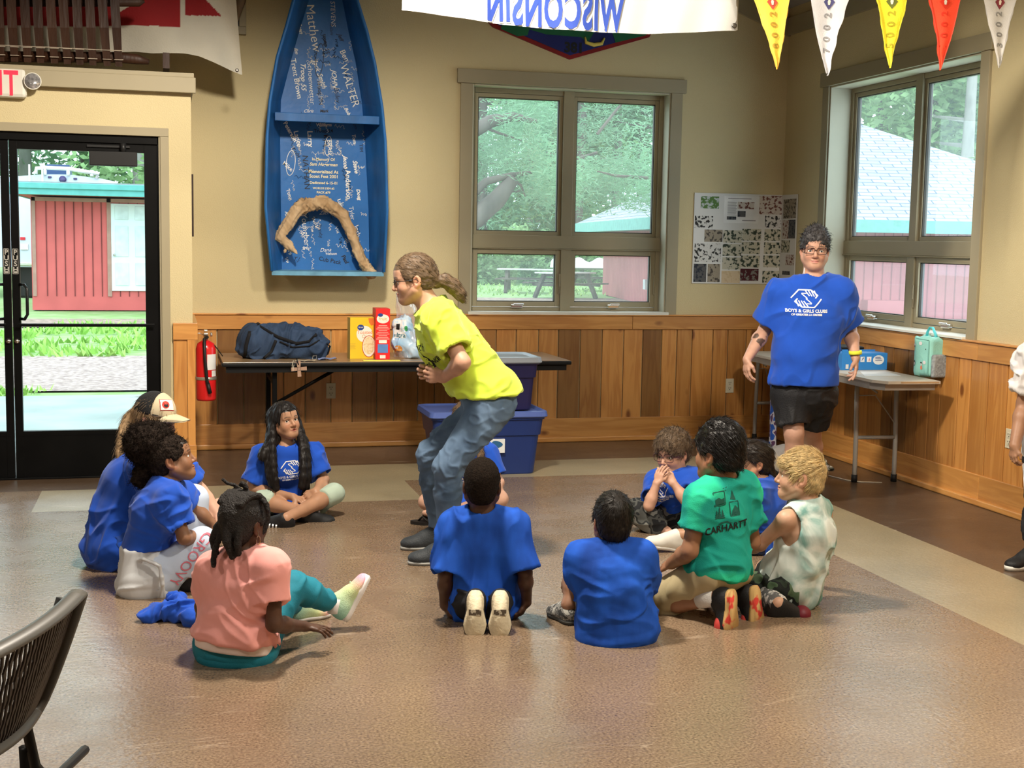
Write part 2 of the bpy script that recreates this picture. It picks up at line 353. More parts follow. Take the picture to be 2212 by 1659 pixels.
def nets(D, lo, h):
    I = D < 0; n = np.array(D.shape)
    c = np.zeros(n-1, np.int8)
    for i, j, k in _CO: c += I[i:n[0]-1+i, j:n[1]-1+j, k:n[2]-1+k]
    cells = np.argwhere((c > 0) & (c < 8))
    if not len(cells): return np.zeros((0, 3)), np.zeros((0, 4), int)
    vals = np.stack([D[cells[:, 0]+a, cells[:, 1]+b, cells[:, 2]+d] for a, b, d in _CO], 1)
    acc = np.zeros((len(cells), 3)); cnt = np.zeros(len(cells))
    for a, b in _ED:
        va, vb = vals[:, a], vals[:, b]; m = (va < 0) != (vb < 0); t = np.where(m, va/np.where(m, va-vb, 1), 0)
        p = _CO[a][None]+t[:, None]*(_CO[b]-_CO[a])[None]; acc += p*m[:, None]; cnt += m
    V = (cells+acc/cnt[:, None])*h+lo
    idx = np.full(n-1, -1, np.int32); idx[tuple(cells.T)] = np.arange(len(cells)); Fs = []
    for ax in range(3):
        o1, o2 = [(1, 2), (2, 0), (0, 1)][ax]
        a = [slice(None)]*3; b = [slice(None)]*3; a[ax] = slice(0, -1); b[ax] = slice(1, None)
        A, B = I[tuple(a)], I[tuple(b)]; e = np.argwhere(A != B); e = e[(e[:, o1] > 0) & (e[:, o2] > 0) & (e[:, o1] < n[o1]-1) & (e[:, o2] < n[o2]-1)]
        s = A[tuple(e.T)]; q = []
        for d1, d2 in ((0, 0), (-1, 0), (-1, -1), (0, -1)):
            g = e.copy(); g[:, o1] += d1; g[:, o2] += d2; q.append(idx[tuple(g.T)])
        q = np.stack(q, 1); q[~s] = q[~s][:, ::-1]; Fs.append(q)
    Fc = np.concatenate(Fs); return V, Fc[(Fc >= 0).all(1)]
def vnormals(V, Fc):
    n = np.cross(V[Fc[:, 2]]-V[Fc[:, 0]], V[Fc[:, 3]]-V[Fc[:, 1]]); N = np.zeros_like(V)
    for i in range(4): np.add.at(N, Fc[:, i], n)
    return N/np.maximum(1e-12, np.linalg.norm(N, axis=1))[:, None]
def relax(V, Fc, it=1, w=.5):
    for _ in range(it):
        A = np.zeros_like(V); c = np.zeros(len(V))
        for i in range(4):
            a, b = Fc[:, i], Fc[:, (i+1) % 4]; np.add.at(A, a, V[b]); np.add.at(A, b, V[a]); np.add.at(c, a, 1); np.add.at(c, b, 1)
        V = V*(1-w)+w*A/np.maximum(c, 1)[:, None]
    return V
def noise3(P, sc, seed=0):
    q = P*sc+seed*17.13; i = np.floor(q).astype(np.int64); f = q-i; f = f*f*(3-2*f); out = 0
    for a, b, c in _CO:
        h = (i[:, 0]+a)*374761393+(i[:, 1]+b)*668265263+(i[:, 2]+c)*2147483647+seed*1013; h = (h ^ (h >> 13))*1274126177; h = ((h ^ (h >> 16)) & 0xffff)/65535.0
        out = out+h*(f[:, 0] if a else 1-f[:, 0])*(f[:, 1] if b else 1-f[:, 1])*(f[:, 2] if c else 1-f[:, 2])
    return out*2-1
def folds(amp, dirs=None, sc=14, seed=0, fine=.30):
    """cloth creases: warped ridged noise stretched along one or more directions"""
    dirs = dirs or [(1, 0, .3)]
    def fn(V, N):
        d = np.zeros(len(V))
        for i, w in enumerate(dirs):
            w = unit(w); Q = V-np.outer(V@w, w)*.80; wq = np.stack([noise3(V, 4.5, seed+i+3), noise3(V, 4.5, seed+i+31), noise3(V, 4.5, seed+i+57)], 1)*.045; m = np.clip(.55+.9*noise3(V, 5, seed+i+70), .08, 1.3)
            r = 1-np.abs(noise3(Q+wq, sc*1.5, seed+i)); d += m*(2.6*np.clip(r-.62, 0, 1)*(1+r)-.35+fine*noise3(Q+wq, sc*2.2, seed+i+9)*.8)
        return V+N*(1.55*amp*np.clip(d/len(dirs)**.5, -.45, 3))[:, None]
    return fn
def to_obj(V, Fc, name, m, parent=None, disp=None, colors=None, smooth=2):
    if smooth: V = relax(V, Fc, smooth, .35)
    if disp is not None: V = disp(V, vnormals(V, Fc))
    me = bpy.data.meshes.new(name); me.vertices.add(len(V)); me.vertices.foreach_set('co', V.astype(np.float32).ravel())
    n = len(Fc); me.loops.add(4*n); me.loops.foreach_set('vertex_index', Fc.astype(np.int32).ravel())
    me.polygons.add(n); me.polygons.foreach_set('loop_start', np.arange(0, 4*n, 4, dtype=np.int32)); me.polygons.foreach_set('loop_total', np.full(n, 4, np.int32))
    me.update(calc_edges=True); me.polygons.foreach_set('use_smooth', np.ones(n, bool))
    if colors is not None:
        c = np.ones((len(V), 4), np.float32); c[:, :3] = colors(V); a = me.color_attributes.new('Col', 'FLOAT_COLOR', 'POINT'); a.data.foreach_set('color', c.ravel())
    return link(me, name, m, parent)
def sdf_obj(s, h, name, m, parent=None, **kw):
    V, Fc = s.mesh(h); return to_obj(V, Fc, name, m, parent, **kw)
# ------------------------------------------------------------------ people
AD = dict(th=.084, kn=.057, cf=.054, an=.035, ua=.044, el=.037, fa=.037, wr=.026, nk=.055, tw=.155, td=.105, pw=.160, pd=.120, hs=1.0, hd=1.0, sh=.05)
CH = dict(th=.066, kn=.044, cf=.042, an=.028, ua=.034, el=.028, fa=.029, wr=.020, nk=.042, tw=.112, td=.080, pw=.120, pd=.095, hs=.78, hd=.90, sh=.036)
class Head:
    def __init__(s, C, fwd, up=(0, 0, 1), sc=1.0): s.C = _v(C); s.M = frame(fwd, up); s.s = sc
    def __call__(s, x, y, z): return s.C+s.s*(s.M[0]*x+s.M[1]*y+s.M[2]*z)
    def loc(s, V): return ((V-s.C)@s.M.T)/s.s
    def ell(s, S_, c, r, k=.012, op='u'): S_.ell(s(*c), _v(r)*s.s, s.M, k*s.s, op)
    def cone(s, S_, a, b, ra, rb=None, k=.012, op='u'): S_.cone(s(*a), s(*b), ra*s.s, (rb or ra)*s.s, k*s.s, op)
def add_head(S_, H, child=True, open_mouth=False, nose=1.0, smile=False):
    e = H.ell; c = H.cone
    e(S_, (0, -.014, .035), (.073, .093, .081), .02); e(S_, (0, .026, -.018), (.057, .060, .080), .03)
    e(S_, (0, .052, -.082), (.027, .027, .022), .025)
    for q in (-1, 1):
        c(S_, (q*.052, .004, -.045), (q*.014, .055, -.084), .022, .018, .03)
        e(S_, (q*.034, .052, -.030), (.024, .026, .028) if child else (.021, .024, .024), .02)
        c(S_, (q*.012, .079, .020), (q*.040, .068, .017), .0095, .009, .014)
    e(S_, (0, .058, .045), (.050, .032, .040), .02)
    for q in (-1, 1): e(S_, (q*.031, .098, -.001), (.019, .020, .012), .012, 's')
    for q in (-1, 1): e(S_, (q*.031, .0672, 0), (.0136,)*3, .004)
    for q in (-1, 1): e(S_, (q*.031, .080, -.0005), (.0126, .012, .0052), .0012, 's')
    c(S_, (0, .081, .006), (0, .098*nose+.004*(1-nose), -.026), .0075, .0095, .009); e(S_, (0, .094, -.031), (.010, .010, .0085), .008)
    for q in (-1, 1): e(S_, (q*.011, .086, -.033), (.0075, .009, .007), .006)
    for q in (-1, 1): e(S_, (q*.0055, .094, -.040), (.003, .005, .003), .002, 's')
    sm = .003 if smile else 0
    e(S_, (0, .0815, -.053), (.020, .0085, .0058), .006); e(S_, (0, .0795, -.0635), (.016, .009, .0062), .006)
    if open_mouth: e(S_, (0, .088, -.0585), (.012, .014, .0045), .002, 's')
    else:
        for q in (-1, 1): c(S_, (0, .0905, -.0583), (q*.021, .079, -.0575+sm), .0016, .0012, .003, 's')
    for q in (-1, 1):
        e(S_, (q*.073, -.012, -.004), (.010, .019, .030), .008); e(S_, (q*.082, -.006, -.002), (.008, .010, .018), .006, 's')
        e(S_, (q*.070, -.004, -.028), (.007, .010, .009), .006)
def head_colors(H, skin, lip, brow=(.05, .03, .02), hair=None, extra=None):
    skin, lip, brow = _v(skin), _v(lip), _v(brow)
    def fn(V):
        L = H.loc(V); x, y, z = L.T; c = np.tile(skin, (len(V), 1)); near = (np.abs(L) < .14).all(1)
        w = .93+.10*noise3(V, 30, 2)+.04*noise3(V, 90, 5); c = c*np.clip(w, .8, 1.1)[:, None]
        def mixin(col, wt): nonlocal c; wt = np.clip(wt, 0, 1)*near; c = c*(1-wt[:, None])+_v(col)*wt[:, None]
        ch = np.exp(-(((np.abs(x)-.036)/.018)**2+((z+.03)/.018)**2))*(y > .03); mixin(skin*np.array([1.08, .80, .76]), ch*.45)
        ns = np.exp(-((x/.013)**2+((z+.03)/.012)**2))*(y > .08); mixin(skin*np.array([1.05, .82, .78]), ns*.5)
        mixin(skin*np.array([1.08, .78, .72]), (np.abs(x) > .070)*(np.abs(z) < .04)*(y < .03)*.45)
        bz = .0215+.004*(1-((np.abs(x)-.030)/.018)**2); mixin(brow, (np.abs(z-bz) < .0032)*(np.abs(x) > .012)*(np.abs(x) < .047)*(y > .05)*.8)
        lw = (.0075-.010*np.abs(x/.024)**2); mixin(lip, (np.abs(z+.058) < lw+.0015)*(np.abs(x) < .0225)*(y > .06)*.85)
        mixin(brow*.6, (np.abs(z-.0058) < .0018)*(np.abs(np.abs(x)-.031) < .0135)*(y > .055)*.8)
        if hair is not None: mixin(hair, ((z > .058) | (y < -.03) & (z > -.05)) * 1.0)
        if extra: c = extra(V, L, c)
        return np.clip(c, 0, 1)
    return fn
def eyes(H, parent, iris=(.06, .03, .015), look=(0, 1, 0)):
    for q in (-1, 1):
        Cw = H(q*.031, .0672, 0); d = unit(H.M[0]*look[0]+H.M[1]*look[1]+H.M[2]*look[2]); M = frame(d, H.M[2]); r = .0129*H.s; mb = MB(); mb.smooth = True
        rings = [(0, 0)]+[(a, 1) for a in (.20, .21, .46, .48, .8, 1.2, 1.6, 2.0, 2.5)]; n = 20; vs = []
        for a, _ in rings:
            for j in range(n): p = 2*math.pi*j/n; vs.append(Cw+r*(M[1]*math.cos(a)+(M[0]*math.cos(p)+M[2]*math.sin(p))*math.sin(a)))
        for i in range(len(rings)-1):
            mb.mi = 2 if i < 2 else (1 if i < 4 else 0); b = len(mb.v) if i else 0
            mb.add(vs[i*n:(i+2)*n], [(j, (j+1) % n, n+(j+1) % n, n+j) for j in range(n)])
        mb.build('eye', [mat('eye_white', (.78, .76, .72), .15, var=.02), mat('iris_%d' % int(iris[0]*1000+iris[2]*100), iris, .15, var=.2, vs=200), mat('pupil', (.004, .004, .004), .1)], parent)
def add_hand(S_, wrist, d, n, t, s=1.0, curl=.5, spread=.05, thumb=.3, k=.008):
    """d towards the knuckles, n out of the palm, t towards the thumb side; curl bends the fingers into the palm"""
    w = _v(wrist); d = unit(d); n = unit(_v(n)-d*(_v(n)@d)); t = unit(_v(t)-d*(_v(t)@d)-n*(_v(t)@n)); e = w+d*.062*s
    S_.econe(w+d*.012*s, e, .026*s, .017*s, .034*s, .0125*s, t, k*2)
    tips = []
    for i, (o, L, r) in enumerate(zip((.029, .010, -.010, -.028), (.070, .078, .072, .056), (.0088, .009, .0086, .0076))):
        b = w+d*(.074-.006*abs(i-1.2))*s+t*o*s; cl = curl[i] if isinstance(curl, (list, tuple)) else curl; dd = unit(d+t*spread*(1.5-i)); p = b; rr = r*s; S_.cone(w+d*.045*s+t*o*.8*s, b, .010*s, rr, k)
        for j, (fl, an) in enumerate(zip((.42, .32, .26), (.55, 1.45, 2.05))):
            a = cl*an; q = p+(dd*math.cos(a)+n*math.sin(a))*L*fl*s; r2 = rr*(.93, .86, .78)[j]; S_.cone(p, q, rr*(1, .93, .86)[j], r2, .004); p = q
        tips.append(p)
    b = w+d*.022*s+t*.022*s; m = b+unit(d*.62+t*(.75-thumb*.6)+n*(.15+thumb*.6))*.036*s; q = m+unit(d*.85+t*(.35-thumb*.8)+n*(.1+thumb*.8))*.030*s
    S_.cone(b, m, .0125*s, .0105*s, k*1.4); S_.cone(m, q, .010*s, .0082*s, .005); tips.append(q); return tips
class Person:
    def __init__(s, base, label, skin, lip, P, **kw):
        s.root = empty('person', base, label, 'person', kw.get('group')); s.P = dict(P); s.skin = skin; s.lip = lip; s.B = SDF(); s.spots = []; s.J = {}
    def pose(s, **j): s.J.update({k: _v(v) for k, v in j.items()})
    def foot(s, q, fwd, up=(0, 0, 1), L=.2):
        fwd = unit(fwd); up = unit(_v(up)-fwd*(_v(up)@fwd)); k = L/.22; a = s.J['an'+q]; s.J['to'+q] = a+fwd*.09*k-up*.045*k; s.J['he'+q] = a-up*.088*k-fwd*.048*k
    def torso(s, S_=None, g=0.0, gw=1.0, top=True, low=0.0, belly=0.0):
        """pelvis to neck; g grows it for clothes"""
        S_ = S_ or s.B; J, P = s.J, s.P; X = J['shb']-J['sha']; HX = J['hib']-J['hia']
        S_.econe(J['pel'], J['wst'], P['pw']+g*gw, P['pd']+g, P['tw']*.86+g*gw, P['td']*.95+g+belly, HX, .05)
        S_.econe(J['wst'], J['chs'], P['tw']*.86+g*gw, P['td']*.95+g+belly, P['tw']+g*gw, P['td']+g, X, .05)
        if top:
            r = P['sh']+g; S_.cone(J['sha'], J['neck']-(J['neck']-J['chs'])*.10, r, r*.9, .05); S_.cone(J['shb'], J['neck']-(J['neck']-J['chs'])*.10, r, r*.9, .05)
            S_.econe(J['chs'], J['neck']-(J['neck']-J['chs'])*.25, P['tw']*.95+g, P['td']*.95+g, P['tw']*.55+g, P['td']*.6+g, X, .05)
    def body(s, fine_hands=True, head_kw={}, hidden_torso=True):
        J, P, B = s.J, s.P, s.B; s.torso()
        B.cone(J['neck']-(J['neck']-J['chs'])*.12, s.H(0, -.018, -.04), P['nk']*1.08, P['nk']*.95, .03)
        add_head(B, s.H, **head_kw); s.spots.append((s.H(0, .01, .0), .135*s.H.s, .0023 if not s.P.get('back') else .003))
        for q in 'ab':
            if 'el'+q in J:
                B.cone(J['sh'+q], J['el'+q], P['ua']*1.05, P['el'], .03); m = J['el'+q]*.68+J['wr'+q]*.32
                B.cone(J['el'+q], m, P['el']*.95, P['fa'], .02); B.cone(m, J['wr'+q], P['fa'], P['wr'], .02)
                if q in s.P.get('hands', {}):
                    h = s.P['hands'][q]; add_hand(B, J['wr'+q], s=P['hs'], **h)
                    s.spots.append((J['wr'+q]+unit(h['d'])*.075*P['hs'], .105*P['hs'], .0028))
            if 'kn'+q in J:
                B.cone(J['hi'+q], J['kn'+q], P['th'], P['kn'], .04); m = J['kn'+q]*.66+J['an'+q]*.34
                B.cone(J['kn'+q], m, P['kn'], P['cf'], .02); B.cone(m, J['an'+q], P['cf'], P['an'], .02)
                if 'to'+q in J: B.cone(J['an'+q], J['to'+q], P['an']*.9, P['an']*.6, .02)
    def finish(s, h=.0055, brow=(.05, .03, .02), hair=None, extra=None, rough=.48):
        V, Fc = s.B.mesh_multi(h, s.spots)
        m = mat('skin_%02d%02d' % (int(s.skin[0]*99), int(s.skin[2]*99)), (.98, .98, .98), rough, var=.03, attr='Col', bump=.06, bs=260, spec=.4)
        m.node_tree.nodes['Principled BSDF'].inputs['Subsurface Weight'].default_value = .0
        o = to_obj(V, Fc, 'body', m, s.root, colors=head_colors(s.H, s.skin, s.lip, brow, hair, extra), smooth=1); s.bodyo = o
        return o
    def sleeve(s, S_, q, f, r0, r1):
        J = s.J; a = J['sh'+q]; d = J['el'+q]-a; dd = unit(d)
        if f <= 1: e = a+d*f; S_.sleeve(a, e+dd*.03, r0, r1, e, dd)
        else:
            S_.cone(a, J['el'+q], r0, (r0+r1)/2, .045); d2 = J['wr'+q]-J['el'+q]; e = J['el'+q]+d2*(f-1); dd = unit(d2); S_.sleeve(J['el'+q], e+dd*.03, (r0+r1)/2, r1, e, dd, .02)
    def shirt(s, m, g=.016, sl=.75, slr=(.058, .068), low=None, neck_r=None, amp=.004, dirs=None, name='shirt', sc=14, seed=0, h=.0058, gw=1.0, belly=0.0, extra=None, sides='ab', neck_up=.01, tank=False, hem=None):
        J, P = s.J, s.P; S_ = SDF(); s.torso(S_, g, gw, belly=belly)
        if low is not None: S_.econe(J['pel'], low[0], P['pw']+g, P['pd']+g, low[1], low[2], J['hib']-J['hia'], .05)
        if not tank:
            for q in sides: s.sleeve(S_, q, sl if not isinstance(sl, dict) else sl[q], *slr)
        if extra: extra(S_)
        nr = neck_r or P['nk']*1.35; nd = unit(s.H(0, -.02, -.05)-J['neck']); S_.cone(J['neck']+nd*neck_up, J['neck']+nd*.16, nr, nr*1.1, .008, 's')
        if hem is not None:
            hp, hn = _v(hem[0]), unit(hem[1]); S_.box(hp+hn*.2, (.4, .2, .4), frame(hn, (0, 0, 1) if abs(hn[2]) < .9 else (1, 0, 0)), .002, .004, 's')
        if tank:
            for q in sides: S_.ell(J['sh'+q]+_v(tank[0]), tank[1], frame(unit(J['shb']-J['sha'])), .01, 's')
        V, Fc = S_.mesh(h); V, Fc = drop_small(V, Fc)
        o = to_obj(V, Fc, name, m, s.root, disp=folds(amp, dirs or [unit(J['shb']-J['sha'])], sc, seed), smooth=2); return o
    def pants(s, m, g=.014, cut=1.0, name='trousers', amp=.004, seed=3, kr=1.0, flare=.0, h=.0062, sc=13, top=True, dirs=None, legs='ab', pel=True):
        J, P = s.J, s.P; S_ = SDF(); HX = J['hib']-J['hia']
        if pel: S_.econe(J['pel'], J['pel']*.6+J['wst']*.4, P['pw']+g, P['pd']+g, P['pw']*.93+g*.7, P['pd']*.9+g*.7, HX, .05)
        for q in legs:
            c = cut[q] if isinstance(cut, dict) else cut; a, k_, n_ = J['hi'+q], J['kn'+q], J['an'+q]
            if c <= 1: e = a+(k_-a)*c; dd = unit(k_-a); r = P['th']*(1-c)+P['kn']*c+g+flare; S_.sleeve(a, e+dd*.03, P['th']+g, r, e, dd, .05)
            else:
                S_.cone(a, k_, P['th']+g, P['kn']*kr+g, .05); e = k_+(n_-k_)*(c-1); dd = unit(n_-k_); m1 = k_+(n_-k_)*min(.35, max(.05, c-1.1)); r1 = P['cf']+g
                S_.cone(k_, m1, P['kn']*kr+g, r1, .02); r = (P['cf']*(2-c)+P['an']*(c-1))+g+flare; S_.sleeve(m1, e+dd*.02, r1, r, e, dd, .02, .009, .03)
        V, Fc = S_.mesh(h); V, Fc = drop_small(V, Fc)
        return to_obj(V, Fc, name, m, s.root, disp=folds(amp, dirs or [HX], sc, seed), smooth=2)
def drop_small(V, Fc, frac=.02):
    """keeps the large shells of a mesh (cuts can leave crumbs)"""
    n = len(V); lab = np.arange(n)
    for _ in range(400):
        m = lab[Fc].min(1); new = lab.copy()
        for i in range(4): np.minimum.at(new, Fc[:, i], m)
        new = new[new]
        if (new == lab).all(): break
        lab = new
    u, inv, c = np.unique(lab, return_inverse=True, return_counts=True); keep = c[inv] > frac*c.max(); return compact(V, Fc[keep[Fc[:, 0]]])
def shoe(parent, heel, fwd, up, L, mu, ms, name='shoe', W=None, h=.0042, low=False, sole_t=.022, colors=None, collar=True, laces=None, tip=None):
    """heel: point under the heel; fwd to the toe; up away from the sole"""
    M = frame(fwd, up); W = W or L*.19; heel = _v(heel); q = lambda x, y, z: heel+M[0]*x+M[1]*y+M[2]*z; S_ = SDF(); k = L/.22
    S_.ell(q(0, .045*k, .045*k), (W*.80, .045*k, .042*k), M, .03); S_.ell(q(0, L*.5, .038*k), (W*.82, L*.25, .036*k), M, .03); S_.ell(q(0, L-.055*k, .028*k), (W*1.0, .055*k, .030*k), M, .03)
    if not low: S_.econe(q(0, .050*k, .05*k), q(0, .045*k, .085*k), W*.72, .040*k, W*.66, .036*k, M[0], .03)
    S_.cone(q(0, .11*k, .062*k), q(0, .065*k, .085*k), .024*k, .026*k, .03)
    if collar: S_.cone(q(0, .045*k, .078*k), q(0, .04*k, .13*k), W*.50, W*.55, .006, 's')
    S_.box(q(0, L*.5, -.10+sole_t*.6), (.2, .3, .10), M, .001, .002, 's')
    o = sdf_obj(S_, h, name, mu, parent, smooth=1, colors=colors)
    out = []
    for i in range(32):
        t = i/32*2*math.pi; y = .5-.5*math.cos(t); pr = np.interp(y, [0, .15, .42, .70, .88, 1], [.80, .86, .70, 1.04, .98, .9]); out.append((W*pr*math.copysign(abs(math.sin(t))**.55, math.sin(t)), y*L))
    mb = MB(); Mx = Matrix(((M[0][0], M[1][0], M[2][0], heel[0]), (M[0][1], M[1][1], M[2][1], heel[1]), (M[0][2], M[1][2], M[2][2], heel[2]), (0, 0, 0, 1)))
    bm = bmesh.new(); vs = [bm.verts.new((a, b, 0)) for a, b in out]; fc = bm.faces.new(vs); r = bmesh.ops.extrude_face_region(bm, geom=[fc]); bmesh.ops.translate(bm, vec=(0, 0, sole_t), verts=[g for g in r['geom'] if isinstance(g, bmesh.types.BMVert)])
    bmesh.ops.recalc_face_normals(bm, faces=bm.faces[:]); bmesh.ops.bevel(bm, geom=[e for e in bm.edges if abs(e.verts[0].co.z-e.verts[1].co.z) < 1e-5], offset=.005, segments=2, affect='EDGES'); bmesh.ops.transform(bm, matrix=Mx, verts=bm.verts[:])
    mb.smooth = True; mb.bm(bm); so = mb.build('sole', ms, o)
    if laces is not None:
        lb = MB()
        for i in range(4):
            y = L*(.42+.085*i); z = (.066-.006*i)*k; w = W*.42; lb.tube([q(-w, y, z-.004), q(-w*.4, y+.004, z+.004), q(w*.4, y-.004, z+.004), q(w, y, z-.004)], .0028, 6)
        lb.build('laces', laces, o)
    return o, M, q
# ------------------------------------------------------------------ hair
def hair_shell(S_, H, top=.010, back=.012, side=.008, nape=-.055, line=.062, fringe=0, ears=True, temple=.028, bulk=1.0):
    """cap of hair over the skull; line = height of the hair line on the brow"""
    e = H.ell
    e(S_, (0, -.014, .037+top*.3), (.073+side, .094+back, .082+top), .02); e(S_, (0, -.050, -.012), (.060+side*.8, .052+back, .066), .025)
    for q in (-1, 1): e(S_, (q*.064, .012, .012), (.012+side*.7, .030, .040), .015)
    if fringe:
        e(S_, (0, .055, .060), (.066, .034, .036*fringe), .02)
    e(S_, (0, .120, -.060), (.078, .066, .060+line), .010, 's')
    if ears:
        for q in (-1, 1): e(S_, (q*.086, -.004, -.012), (.026, .021, .032), .006, 's'); e(S_, (q*.07, .045, -.055), (.045, .05, .062), .01, 's')
    S_.box(H(0, -.03, nape-.08), _v((.16, .16, .08))*H.s, H.M, .002, .012, 's')
def strands(V, N, n, flow, length, r=.0016, lift=.004, seg=4, jit=.25, seed=1, keep=None, curl=0, grav=0):
    """n tapered hairs rooted on surface points V, combed along flow(p)->direction"""
    rg = np.random.default_rng(seed); idx = np.arange(len(V)) if keep is None else np.nonzero(keep)[0]
    if not len(idx): return MB()
    idx = rg.choice(idx, min(n, len(idx)*3)); mb = MB(); P = V[idx].copy(); Nn = N[idx]; D = flow(P); D = D-Nn*(D*Nn).sum(1)[:, None]; D /= np.maximum(1e-6, np.linalg.norm(D, axis=1))[:, None]
    D += rg.normal(0, jit, D.shape); D /= np.linalg.norm(D, axis=1)[:, None]; ln = length*rg.uniform(.6, 1.25, len(P)); a = Nn; b = np.cross(D, a); b /= np.maximum(1e-6, np.linalg.norm(b, axis=1))[:, None]
    allv = []; ph = rg.uniform(0, 6.28, len(P))
    for j in range(seg+1):
        t = j/seg; p = P+D*(ln*t)[:, None]+Nn*(lift*math.sin(t*math.pi*.8)-.001+lift*.5*t)[..., None] if False else P+D*(ln*t)[:, None]+Nn*(lift*math.sin(t*2.4)-.0008)
        if grav: p[:, 2] -= grav*t*t
        if curl: p += b*(curl*np.sin(ph+t*9))[:, None]+a*(curl*np.cos(ph+t*9))[:, None]
        w = r*(1-t*.85)
        for q in range(3): an = q*2.094; allv.append(p+(b*math.cos(an)*1.5+a*math.sin(an)*.8)*w)
    A = np.stack(allv, 1); m = 3*(seg+1); fs = []
    base = [(j*3+q, j*3+(q+1) % 3, (j+1)*3+(q+1) % 3, (j+1)*3+q) for j in range(seg) for q in range(3)]
    mb.v = A.reshape(-1, 3); nb = np.array(base); Fc = (nb[None]+np.arange(len(P))[:, None, None]*m).reshape(-1, 4); mb.arr = (A.reshape(-1, 3), Fc); return mb
def hair_obj(parent, S_, m, name='hair', h=.0042, disp=.0025, ns=700, flow=None, length=.045, r=.0016, lift=.004, jit=.25, seed=1, sc=60, fdir=None, curl=0, grav=0, smooth=2, mat_s=None, keepz=None):
    V, Fc = S_.mesh(h); V, Fc = drop_small(V, Fc); V = relax(V, Fc, smooth, .4); N = vnormals(V, Fc)
    if disp:
        if fdir is not None: w = unit(fdir); Q = V-np.outer(V@w, w)*.75
        else: Q = V
        V = V+N*(disp*(noise3(Q, sc, seed)+.5*noise3(Q, sc*2.2, seed+4)))[:, None]; N = vnormals(V, Fc)
    if ns:
        mb = strands(V, N, ns, flow, length, r, lift, jit=jit, seed=seed, curl=curl, grav=grav); A, F2 = mb.arr; F2 = F2+len(V); V = np.concatenate([V, A]); Fc = np.concatenate([Fc, F2])
    return to_obj(V, Fc, name, m, parent, smooth=0)
def lock(S_, pts, r0, r1=None, k=.012): n = len(pts); S_.chain(pts, list(np.linspace(r0, r1 or r0, n)), k)
def bez(a, b, c, d, n=10):
    a, b, c, d = map(_v, (a, b, c, d)); t = np.linspace(0, 1, n)[:, None]; return list((1-t)**3*a+3*(1-t)**2*t*b+3*(1-t)*t*t*c+t**3*d)
def hmat(name, c, hi=None, rough=.5): return mat(name, tuple(x*.8 for x in c), rough, var=.35, vs=55, c2=None, spec=.22, bump=.10, bs=160)
def glasses(H, parent, m, w=.026, h=.016, sq=.5):
    mb = MB(); g = MB()
    for q in (-1, 1):
        pts = []
        for i in range(20):
            a = i/20*2*math.pi; cx, cz = math.cos(a), math.sin(a); p = sq; x = abs(cx)**p*math.copysign(1, cx)*w; z = abs(cz)**p*math.copysign(1, cz)*h; pts.append(H(q*.033+x, .0935-abs(q*.033+x)*.10, .000+z))
        mb.tube(pts, (.0017*H.s), 6, closed=True); g.add(pts, [tuple(range(20))])
        mb.tube([H(q*(.033+w), .089, .006), H(q*.074, .075, .006), H(q*.080, .03, .004), H(q*.081, -.005, .006), H(q*.079, -.028, -.012)], (.0017*H.s), 6)
    mb.tube([H(-.008, .094, .003), H(0, .098, .005), H(.008, .094, .003)], .0016*H.s, 6); o = mb.build('glasses', m, parent)
    g.build('lens', _M['lens'], o); return o
# ================================================================== the room
D, RX, DL, BX = 9.78, 4.82, 8.72, .157
M_wall = mat('painted_wall', (.58, .49, .285), .75, var=.03, vs=1.2, bump=.35, bs=140, spec=.25)
M_trim = mat('painted_trim', (.33, .285, .185), .5, var=.03, vs=3)
M_ceil = mat('ceiling_board', (.30, .29, .28), .8, var=.04)
M_black = mat('black_metal', (.004, .004, .004), .40, var=.2, spec=.10)
WV = wood('pine_upright', (.58, .27, .070), (.36, .125, .022), 2)
WX = wood('pine_along_x', (.60, .29, .078), (.38, .14, .026), 0)
WY = wood('pine_along_y', (.60, .29, .078), (.38, .14, .026), 1)
M_glass = glass('window_glass', haze=.07); M_door_glass = glass('door_glass', haze=.008); M_scr = glass('screened_glass', (.84, .88, .88), haze=.10)
def box(name, lo, hi, m, parent=None, ch=0, **kw): return MB().box(lo, hi, ch).build(name, m, parent, **kw)
